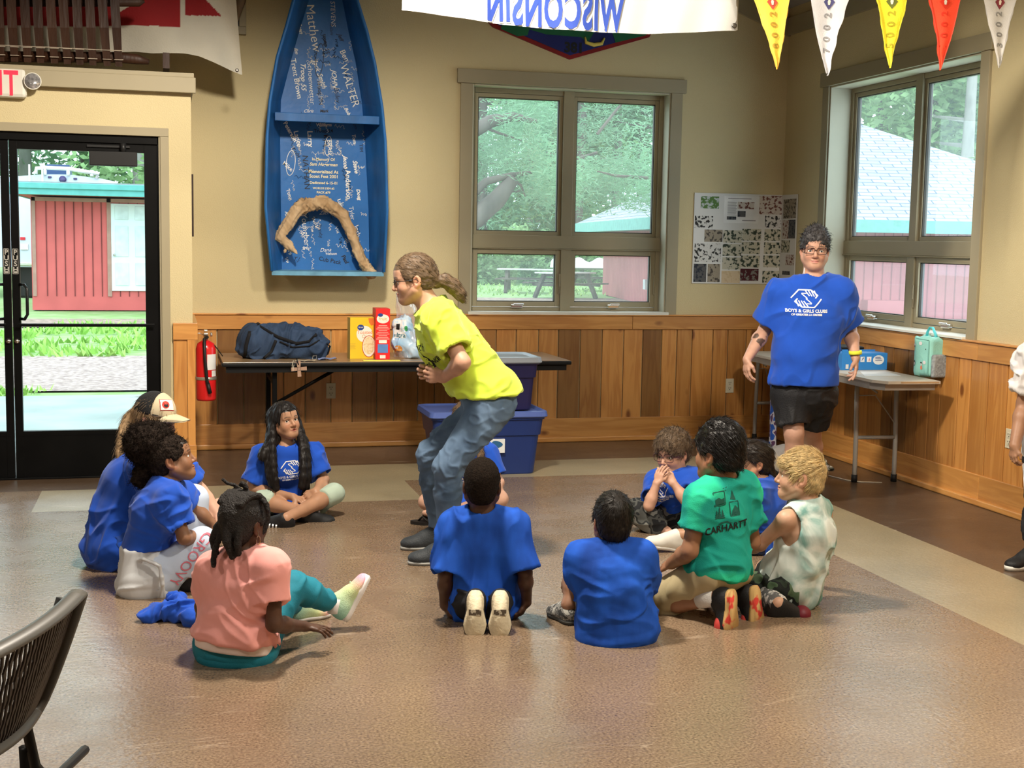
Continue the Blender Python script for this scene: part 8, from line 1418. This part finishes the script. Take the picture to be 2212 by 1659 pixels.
    onp([(-.045, -.055), (.04, -.055), (.04, .075), (-.045, .075)], 862, 716, mat('pack_white', (.76, .77, .76), .35), 'pack_front', .002); onp([(-.014, -.020), (.012, -.020), (.012, .020), (-.014, .020)], 857, 708, M_blk, 'pack_mark', .004); onp(ov(0, 0, .030, .028, 14), 857, 757, camo('snack_print', [(.55, .18, .04), (.75, .40, .12), (.60, .25, .06)], 50), 'snack_picture', .004); onp(ov(0, 0, .012, .020, 10), 874, 712, mat('pack_green', (.05, .35, .12), .4), 'pack_leaf', .004)
    v, f = text_mesh('ultra', .045, .001); decal_obj('lettering', [(list(map(tuple, v)), f)], bv, aty(860, 727, 9.0), n, (0, 0, 1), mat('pack_teal', (.03, .14, .18), .4), pk, .004)
    film = bpy.data.materials.new('clear_film'); film.use_nodes = True; N = film.node_tree.nodes; L = film.node_tree.links; N.remove(N['Principled BSDF']); t = N.new('ShaderNodeBsdfTransparent'); g = N.new('ShaderNodeBsdfGlossy'); g.inputs['Roughness'].default_value = .12; d = N.new('ShaderNodeBsdfDiffuse'); d.inputs[0].default_value = (.75, .73, .78, 1); a_ = N.new('ShaderNodeMixShader'); a_.inputs[0].default_value = .5; L.new(g.outputs[0], a_.inputs[1]); L.new(d.outputs[0], a_.inputs[2]); b_ = N.new('ShaderNodeMixShader'); b_.inputs[0].default_value = .32; L.new(t.outputs[0], b_.inputs[1]); L.new(a_.outputs[0], b_.inputs[2]); L.new(b_.outputs[0], N['Material Output'].inputs[0])
    b = MB(); c = aty(880, 770, 9.16)
    def fb(u, v):
        an = u*2*math.pi; w = np.interp(v, [0, .25, .5, .72, 1], [.125, .115, .078, .068, .05]); cx = np.interp(v, [0, .4, .7, 1], [c[0]+.045, c[0]+.01, c[0]-.005, c[0]-.035]); k = 1+.10*math.sin(an*5+v*9)+.07*math.sin(an*9-v*14); return (cx+w*math.cos(an)*k, 9.18+w*.62*math.sin(an)*k, TZ+.004+v*.46)
    b.grid(fb, 40, 26, closed_u=True); b.build('bag_film', film, r)
    p = MB(); p.box((1.03, 8.93, TZ), (1.29, 8.96, TZ+.004), .001); p.tube([aty(783, 776, 8.93), aty(865, 778, 8.93)], [(.004, .009)]*2, 6); 
    p = MB(); a, c = aty(784, 778, 8.94), aty(864, 779, 8.94); p.box((a[0], 8.92, TZ), (c[0], 8.965, TZ+.006), .002); tag(p.build('marker', mat('highlighter_yellow', (.85, .80, .10), .4)), 'slim pale yellow highlighter pen lying at the table edge before the boxes', 'pen')
    p = MB(); p.grid(lambda a, b: (1.00+a*.13, 9.00+b*.09+.02*a, TZ+.003+.010*abs(math.sin(a*5+b*3))), 12, 6); tag(p.build('cloth', mat('small_blue_cloth', (.20, .25, .45), .8)), 'crumpled small blue cloth on the long table before the yellow cereal box', 'cloth')
    p = MB(); p.grid(lambda a, b: (.83+a*.14, 8.90+b*.05, TZ+.003+.008*abs(math.sin(a*7))), 14, 4); tag(p.build('paper_scrap', mat('cream_paper', (.70, .60, .42), .7)), 'torn cream paper scrap under the front of the duffel bag', 'paper')
bag_and_snacks()
# ---- storage totes
def tote(x0, x1, y0, y1, z0, z1, tap, body, lid, label, name='storage_tote'):
    r = empty(name, ((x0+x1)/2, (y0+y1)/2, z0), label, 'storage tote', 'stacked storage totes'); b = MB(); R = .05
    def ring(x0, x1, y0, y1, z, R):
        P = []
        for cx, cy, a0 in ((x1-R, y1-R, 0), (x0+R, y1-R, 90), (x0+R, y0+R, 180), (x1-R, y0+R, 270)):
            for k in range(6): a = math.radians(a0+k*18); P.append((cx+R*math.cos(a), cy+R*math.sin(a), z))
        return P
    def loft(mb, rings): n = len(rings[0]); P = [p for q in rings for p in q]; mb.smooth = False; mb.add(P, [(i*n+j, i*n+(j+1) % n, (i+1)*n+(j+1) % n, (i+1)*n+j) for i in range(len(rings)-1) for j in range(n)]+[tuple(range(n))[::-1], tuple((len(rings)-1)*n+j for j in range(n))])
    h = z1-z0-.035; g = lambda t, e=0: ring(x0+tap*(1-t)-e, x1-tap*(1-t)+e, y0+tap*(1-t)*.7-e, y1-tap*(1-t)*.7+e, z0+h*t, R)
    loft(b, [g(0), g(.02, .003), g(.66), g(.67, .010), g(.93, .010), g(.94, .02), g(1, .02)]); b.build('bin', body, r)
    l = MB(); e = .028; loft(l, [ring(x0-e, x1+e, y0-e, y1+e, z1-.045, R), ring(x0-e-.006, x1+e+.006, y0-e-.006, y1+e+.006, z1-.038, R), ring(x0-e, x1+e, y0-e, y1+e, z1-.006, R), ring(x0-e+.02, x1+e-.02, y0-e+.02, y1+e-.02, z1-.002, R), ring(x0+.02, x1-.02, y0+.02, y1-.02, z1-.012, R)]); l.build('lid', lid, r); return r
nb = mat('tote_navy', (.012, .030, .135), .35, var=.05, vs=5, spec=.4); bp_ = mat('tote_purple', (.018, .016, .070), .35, var=.05, spec=.4); lb_ = mat('lid_blue', (.075, .12, .36), .35, var=.04); lg = mat('lid_grey', (.30, .33, .37), .3, var=.03)
t1 = tote(1.69, 2.435, 8.38, 8.83, 0, .435, .045, nb, lb_, 'large navy tote with a blue lid standing before the long table'); t2 = tote(1.99, 2.40, 8.42, 8.80, .432, .795, .03, bp_, lg, 'dark purple tote with a grey lid stacked on the large navy tote')
s = MB(); yf = 8.378; a, c = aty(1053, 949, yf), aty(1090, 978, yf); s.box((a[0], yf-.004, c[2]), (c[0], yf+.03, a[2])); st = s.build('sticker', mat('sticker_white', (.72, .74, .74), .4), t1); s = MB(); mx_, mz = (a[0]+c[0])/2, (a[2]+c[2])/2; s.add([(mx_+.045*math.cos(t)*(1 if math.cos(t) > 0 else .75), yf-.0055, mz+.010+.026*math.sin(t)*(1-.25*math.cos(t))) for t in np.linspace(0, 6.28, 20)[:-1]], [tuple(range(19))]); s.build('fish_mark', mat('mark_blue', (.03, .12, .26), .4), st); s = MB(); s.box((a[0]+.008, yf-.0055, c[2]+.006), (a[0]+.04, yf-.004, c[2]+.018)); s.build('size_mark', M_blk, st)
# ---- right folding table
def right_table():
    z = .74; A, B = atf(1900, 824, z), atf(1567, 751, z); C_ = atf(2046, 822, z); r = empty('folding_table', (4.4, 8.4, 0), 'pale grey folding table with chipped edges standing along the right wall', 'table')
    e = unit(B-A); e[2] = 0; e = unit(e); w = _v((e[1], -e[0], 0)); L_ = 2.22; Wd = .415; P = [A, A+e*L_, A+e*L_+w*Wd, A+w*Wd]; ch = .10
    pts = [A+e*.10, A+e*(L_-ch), A+e*L_+w*ch*.6, A+e*L_+w*Wd, A+w*Wd, A+w*.06]; top = MB()
    top.add([(p[0], p[1], z) for p in pts]+[(p[0], p[1], z-.018) for p in pts], [tuple(range(6))[::-1], tuple(range(6, 12))]+[(i, (i+1) % 6, 6+(i+1) % 6, 6+i) for i in range(6)]); top.build('tabletop', mat('worn_top', (.55, .49, .40), .45, var=.06, vs=5), r)
    ap = MB(); q = [p*1.0 for p in pts]; cen = sum(q)/6; q2 = [cen+(p-cen)*.96 for p in q]; ap.add([(p[0], p[1], z-.018) for p in q2]+[(p[0], p[1], z-.062) for p in q2], [tuple(range(6, 12))]+[(i, (i+1) % 6, 6+(i+1) % 6, 6+i) for i in range(6)]); ap.build('apron', mat('apron_grey', (.32, .30, .27), .45, .3), r)
    cp = MB(); a = A+e*.02+w*.03; b_ = A+w*Wd
    for t0, t1_ in ((.35, .98),): p0, p1 = A+w*Wd*t0, A+w*Wd*t1_; cp.add([(p0[0]-e[0]*.001, p0[1]-e[1]*.001-.0, z-.004), (p1[0]-e[0]*.001, p1[1]-e[1]*.001, z-.004), (p1[0]-e[0]*.001, p1[1]-e[1]*.001, z-.014), (p0[0]-e[0]*.001, p0[1]-e[1]*.001, z-.014)], [(0, 1, 2, 3)])
    cp.build('bare_edge', mat('bare_wood', (.38, .24, .12), .7), r)
    gm = mat('grey_tube', (.42, .40, .36), .35, .2, var=.03); bk = mat('rubber_foot', (.01, .01, .01), .6)
    def frame_(c0, c1, splay):
        l = MB(); ps = []
        for c, s_ in ((c0, -1), (c1, 1)):
            f = _v(c); t = f.copy(); t = t+e*splay; t[2] = z-.05; k1 = f*.62+t*.38; k1 = k1-e*splay*.25; k1[2] = .30; pts_ = [f, f+_v((0, 0, .12)), k1+w*s_*0, f*.25+t*.75, t]; pts_[3][2] = .50; l.tube(pts_, .0155, 10); ps.append(pts_)
        l.tube([ps[0][2], ps[1][2]], .013, 10); fr = l.build('leg', gm, r); g = MB(); [g.cyl(p[0], p[0]+_v((0, 0, .05)), .020, 14) for p in ps]; g.build('foot_cap', bk, fr)
        m_ = (ps[0][3]+ps[1][3])/2; b = MB(); b.tube([ps[0][3]+_v((0, 0, .08)), m_+e*.02+_v((0, 0, .08)), (ps[1][2]+_v((0, 0, .08)))], .004, 6); b.tube([m_+_v((0, 0, .10)), m_+e*.25+_v((0, 0, .16))], .008, 6); b.build('brace', gm, r)
    f0, f1 = atf(1845, 1041), atf(1930, 1040); frame_(f0, f1, .02); g0 = atf(1629, 950); frame_(g0, g0+_v((.15, .0, 0)), -.02)
    return A, e, w
TA, TE, TW = right_table(); TZ2 = .74
def right_things():
    def at(px, py): return atf(px, py, TZ2)
    bl = mat('box_blue', (.035, .22, .58), .4, var=.04); p = at(1862, 800); q0, q1 = at(1818, 800), at(1916, 799); ux = unit(q1-q0); uy = _v((-ux[1], ux[0], 0)); w = float(np.linalg.norm(q1-q0)); r = empty('blue_carton', tuple((q0+q1)/2), 'bright blue cardboard box with round white stickers on the right-hand table', 'box'); M = Mf(q0, ux, uy, (0, 0, 1)); b = MB(); b.box((0, 0, 0), (w, .17, .115), .003, M); b.build('carton', bl, r); b = MB(); b.box((0.0, .0, .115), (.08, .005, .135), 0, M); b.box((.09, 0.16, .112), (w, .168, .125), 0, M); b.build('flap', bl, r)
    s = MB(); ww = mat('sticker_white', (0, 0, 0)); F = lambda x, z: tuple(M @ Vector((x, -.0015, z))); s.add([F(w*.80+.042*math.cos(t), .068+.032*math.sin(t)) for t in np.linspace(0, 6.28, 25)[:-1]], [tuple(range(24))]); s.add([F(.028, .01), F(.05, .01), F(.05, .04), F(.028, .04)], [(0, 1, 2, 3)]); s.add([F(w*.40, .055), F(w*.49, .055), F(w*.49, .09), F(w*.40, .09)], [(0, 1, 2, 3)]); s.add([F(w*.54, .055), F(w*.64, .055), F(w*.64, .09), F(w*.54, .09)], [(0, 1, 2, 3)]); so = s.build('stickers', ww, r)
    s = MB(); F = lambda x, z: tuple(M @ Vector((x, -.003, z))); s.add([F(w*.42, .06), F(w*.48, .085), F(w*.45, .085)], [(0, 1, 2)]); [s.add([F(w*.80-.026, .064+i*.010), F(w*.80+.026-.006*i, .064+i*.010), F(w*.80+.026-.006*i, .068+i*.010), F(w*.80-.026, .068+i*.010)], [(0, 1, 2, 3)]) for i in range(3)]; s.build('sticker_print', cb_ if False else mat('carton_navy', (.02, .05, .22), .5), so); s = MB(); s.tube([F(w*.575, .064), F(w*.59, .082), F(w*.605, .064)], .002, 4); s.build('red_mark', mat('pale_red_print', (.8, .3, .3), .5), so)
    k0, k1 = q0+ux*.02+uy*.21, q1+uy*.21; r = empty('black_case', tuple(k0), 'flat black case behind the blue box on the right-hand table', 'case'); M2 = Mf(k0, ux, uy, (0, 0, 1)); b = MB(); b.box((-.05, 0, 0), (.26, .20, .13), .02, M2); b.build('case_body', mat('case_black', (.012, .012, .013), .6, spec=.2), r); b = MB(); b.box((-.055, -.005, .118), (.27, .205, .142), .012, M2); b.build('case_lid', mat('case_black', (0, 0, 0)), r)
    c = at(1808, 783)+uy*.12; r = empty('water_bottle', tuple(c), 'silver metal water bottle beside the black case', 'bottle'); b = MB(); b.lathe([(0, 0), (.03, 0), (.032, .01), (.032, .15), (.020, .18), (.018, .19), (0, .19)], c, 22); b.build('bottle_body', mat('bottle_steel', (.55, .55, .55), .25, .8), r); b = MB(); b.lathe([(0, 0), (.021, 0), (.021, .03), (0, .032)], c+_v((0, 0, .19)), 18); b.build('cap', mat('case_black', (0, 0, 0)), r)
    b = MB(); a, c_, d = at(1862, 806), at(1918, 805), at(1950, 813); P = [at(1868, 813), at(1946, 812), at(1912, 802), at(1858, 803)]; b.add([(x[0], x[1], TZ2+.002) for x in P]+[(x[0], x[1], TZ2) for x in P], [(0, 1, 2, 3), (0, 4, 5, 1), (1, 5, 6, 2), (2, 6, 7, 3), (3, 7, 4, 0)]); tag(b.build('paper_sheet', mat('page_white', (.72, .72, .71), .6)), 'loose white paper sheet lying on the right-hand table before the blue box', 'paper')
    # lunch bag
    p0, p1 = at(1964, 811), at(2005, 817); ux = unit(p1-p0); uy = _v((-ux[1], ux[0], 0)); M = frame(uy, (0, 0, 1)); w = .165; c0 = p0+ux*w*.5+uy*.09; r = empty('lunch_bag', tuple(c0), 'mint green lunch bag with penguin prints and a turquoise handle on the right-hand table', 'bag'); S_ = SDF(); S_.box(c0+_v((0, 0, .128)), (w/2, .075, .128), M, .03, .01); mg = mat('mint_vinyl', (.30, .66, .58), .5, var=.06, vs=8, bump=.2, bs=120); bo = sdf_obj(S_, .005, 'bag_body', mg, r, disp=folds(.004, [(.2, 0, 1)], 12, 2)); 
    pk = SDF(); pk.box(c0+ux*(w/2+.012)+uy*.0+_v((0, 0, .075)), (.016, .065, .075), M, .014, .01); sdf_obj(pk, .005, 'side_pocket', mat('grey_mesh', (.30, .33, .34), .8, var=.3, vs=60, bump=.5, bs=160), r)
    h = MB(); t_ = c0+_v((0, 0, .255)); h.tube([t_-ux*.04, t_-ux*.034+_v((0, 0, .03)), t_-ux*.012+_v((0, 0, .062)), t_+ux*.012+_v((0, 0, .062)), t_+ux*.034+_v((0, 0, .03)), t_+ux*.05], [(.012, .004)]*6, 8, flat=uy); h.build('handle', mat('turquoise_strap', (.12, .62, .68), .5), r)
    z = MB(); o = c0-uy*.077; z.tube([o+ux*(w/2-.012)+_v((0, 0, .02)), o+ux*(w/2-.012)+_v((0, 0, .24)), o-ux*(w/2-.02)+_v((0, 0, .245))], .003, 5); z.build('zip', mat('mint_piping', (.2, .5, .45), .5), r); bv = bvh_of(bo)
    def pr(cx, cz, pts, m, e=.003): decal_obj('print', [poly_tess([(x*1.0+cx, y+cz) for x, y in pts], .02)], bv, o-uy*.1, ux, (0, 0, 1), m, bo, e)
    wm, km, rm = mat('print_white', (.75, .72, .72), .5), M_blk, mat('print_coral', (.70, .22, .12), .5); el = lambda a, b, n=12: [(a*math.cos(t), b*math.sin(t)) for t in np.linspace(0, 6.28, n+1)[:-1]]
    for cx, cz, k in ((-.055, .20, 0), (-.052, .085, 1), (.010, .060, 2), (.040, .095, 3), (.0, .215, 3)):
        if k == 2: pr(cx, cz, el(.010, .014), rm); pr(cx, cz+.022, el(.008, .009), wm); pr(cx, cz+.032, el(.009, .005), km, .004)
        elif k == 1: pr(cx, cz, el(.007, .019), km); pr(cx+.002, cz-.003, el(.004, .012), wm, .0045)
        elif k == 0: pr(cx, cz, el(.016, .009), wm); pr(cx+.006, cz-.004, el(.004, .009), km, .0045)
        else: pr(cx, cz, el(.014, .012), wm)
    pr(.045, .18, el(.0035, .0045), km)
right_things()
# ---- folding chair in the near corner
def chair():
    T, L_ = atf(170, 1281, .82), atf(0, 1393, .82); e = unit(L_-T); nrm = _v((e[1], -e[0], 0)); 
    if nrm@(CAMP-T) < 0: nrm = -nrm
    nrm[2] = 0; nrm = unit(nrm); Wd = .47; r = empty('folding_chair', tuple((T+e*Wd/2+nrm*.15)*_v((1, 1, 0))), 'black folding chair with slotted mesh back cut off at the lower left corner', 'chair'); zt, zb = .82, .585
    BR = atf(74, 1530, zb); BL = BR+e*(Wd*.66)
    def S(u, v): a = T+e*Wd*u; b = BR*(1-u)+BL*u; w = v**.85; return b*(1-w)+a*w+nrm*(.022*math.sin(math.pi*u))+_v((0, 0, (zb+(zt-zb)*v)-(zb*(1-w)+zt*w)))
    gr = mat('chair_grey_rim', (.085, .08, .072), .4, var=.05); bk = mat('chair_black', (.010, .010, .010), .45, spec=.3); rim = [S(u, 1) for u in np.linspace(0, 1, 17)]+[S(1, v) for v in np.linspace(.9, .1, 7)]+[S(u, 0) for u in np.linspace(1, 0, 17)]+[S(0, v) for v in np.linspace(.1, .9, 7)]
    m = MB(); m.tube(rim, [(.019, .009)]*len(rim), 10, closed=True, flat=nrm); bo = m.build('back_rim', gr, r); n = 27; b = MB()
    for i in range(1, n):
        u = i/n; pts = [S(u+.006*math.sin(k*2.1+i*.9), v) for k, v in enumerate(np.linspace(.03, .97, 14))]; b.tube(pts, [(.0030, .0022) if (k+i) % 5 else (.0052, .0022) for k in range(14)], 4, flat=e)
    b.build('back_mesh', mat('chair_mesh', (.03, .022, .018), .5), r)
    for s_ in (0, 1):
        o = T+e*(.012 if s_ == 0 else Wd-.012)-nrm*.03; l = MB(); a = o+_v((0, 0, -.01)); sg = 1 if s_ == 0 else -1; b2 = (BR if s_ == 0 else BL)-nrm*.02; b2[2] = .56; b3 = b2+nrm*.02; b3[2] = .46; c = b2+nrm*.40; c[2] = .0; l.tube([a, b2, b3, c], [(.013, .010)]*4, 8, flat=nrm); l.build('frame_tube', bk, r)
        l = MB(); f0 = b2+_v((0, 0, -.06)); f1 = f0-nrm*.06-e*.16*sg; f1[2] = 0; l.tube([f0, f1], [(.015, .011)]*2, 8, flat=nrm); l.build('leg', bk, r); k = MB(); k.lathe([(0, 0), (.010, 0), (.010, .006), (0, .008)], f0-e*.014*(1 if s_ == 0 else -1), 12, Matrix.Rotation(math.pi/2, 4, 'Y')); k.build('rivet', mat('chrome', (0, 0, 0)), r)
    s = MB(); c0 = T+e*Wd/2; c0[2] = .44; M = Mf(c0+nrm*.27, e, nrm, (0, 0, 1)); s.box((-.21, -.20, -.015), (.21, .22, .015), .012, M); s.build('seat', bk, r)
    s = MB(); a, b2 = T+e*.03+nrm*.02, T+e*(Wd-.03)+nrm*.02; a[2] = b2[2] = .50; s.tube([a, b2], .010, 8); s.build('cross_tube', bk, r)
chair()
# ---- things on the floor
def floor_things():
    S_ = SDF(); q = lambda x, y, z: atf(x, y, 0)+_v((0, 0, z)); S_.chain([q(312, 1343, .025), q(338, 1340, .035), q(368, 1340, .04)], [.022, .030, .035], .02); S_.ell(q(395, 1340, .04), (.075, .05, .045), None, .03); S_.ell(q(425, 1350, .03), (.06, .05, .035), None, .03); S_.cone(q(375, 1325, .06), q(400, 1340, .06), .02, .03, .02); S_.box(q(380, 1340, -.0985), (.6, .6, .1), None, .001, .004, 's')
    tag(sdf_obj(S_, .005, 'crumpled_shirt', M_blue, None, disp=folds(.014, [V3(1, 0, .3), V3(.4, 0, 1)], 16, 5)), 'crumpled royal blue shirt lying on the floor behind the girl in pink', 'shirt')
    r = empty('backpack', tuple(atf(1700, 1035)), 'grey backpack with camouflage flap slumped on the floor by the standing woman', 'bag'); D0 = float(atf(1700, 1040)@_fh); j = lambda x, y, b=0.: atd(x, y, D0+b); S_ = SDF(); S_.ell(j(1690, 1004, .15), (.17, .13, .12), frame(V3(0, 1, 0)), .03); S_.ell(j(1730, 1010, .15), (.16, .12, .10), frame(V3(0, 1, 0)), .03); S_.box(j(1700, 1040)*_v((1, 1, 0))-_v((0, 0, .098)), (1, 1, .1), None, .001, .004, 's')
    sdf_obj(S_, .006, 'bag_body', mat('grey_canvas', (.33, .30, .28), .8, var=.15, vs=8, bump=.3, bs=120), r, disp=folds(.016, [V3(1, 0, .3), V3(.2, 0, 1)], 11, 9)); S_ = SDF(); S_.econe(j(1765, 1004, .12), j(1792, 1012, .10), .10, .05, .02, .02, V3(0, 1, 0), .02); sdf_obj(S_, .005, 'flap', camo('flap_camo', [(.03, .03, .02), (.28, .26, .20), (.05, .06, .04), (.45, .42, .34)], 30), r, disp=folds(.010, [V3(1, 0, 0)], 20, 3))
    s = MB(); s.tube([j(1660, 1012, .02), j(1680, 1022, .0), j(1705, 1030, .0)], [(.012, .004)]*3, 6); s.build('strap', M_blk, r)
    k = 1.35; best = min(np.linspace(.3, 2.2, 96), key=lambda k_: abs(float((lambda d: 1106+F_PX*(d@CR)/(d@CF))((TA+TE*k_-TW*.012)-CAMP))-1678)); E0 = TA+TE*best-TW*.012
    b = MB(); f = lambda u, v: tuple(E0+TE*(u-.5)*.16+TW*(.03*(v < .05))-TW*(.012*math.sin(u*9+v*3)*v+.008)+_v((0, 0, .004-v*.70))); b.grid(f, 12, 30); t = tag(b.build('towel', camo('plaid_towel', [(.02, .08, .38), (.03, .10, .42), (.55, .52, .55), (.10, .04, .10)], 16)), 'blue patterned towel hanging behind the black shorts of the walking woman', 'towel')
    S_ = SDF(); S_.ell(atf(1672, 992)+_v((0, .1, .02)), (.16, .10, .05), None, .02); S_.box(atf(1672, 992)-_v((0, 0, .099)), (1, 1, .1), None, .001, .004, 's'); tag(sdf_obj(S_, .006, 'jacket', mat('dark_navy_cloth', (.012, .013, .04), .8), None, disp=folds(.012, [(1, 0, 0)], 14, 2)), 'dark navy jacket heaped on the floor behind the grey backpack', 'jacket')
    c = MB(); c.tube([atf(1790, 1028)+_v((0, 0, .003)), atf(1830, 1038)+_v((0, 0, .003)), atf(1860, 1042)+_v((0, 0, .003)), atf(1905, 1043)+_v((0, 0, .003))], .003, 6); tag(c.build('cord', mat('pale_string', (.7, .64, .5), .7)), 'thin pale cord lying on the floor under the right-hand table', 'cord')
floor_things()
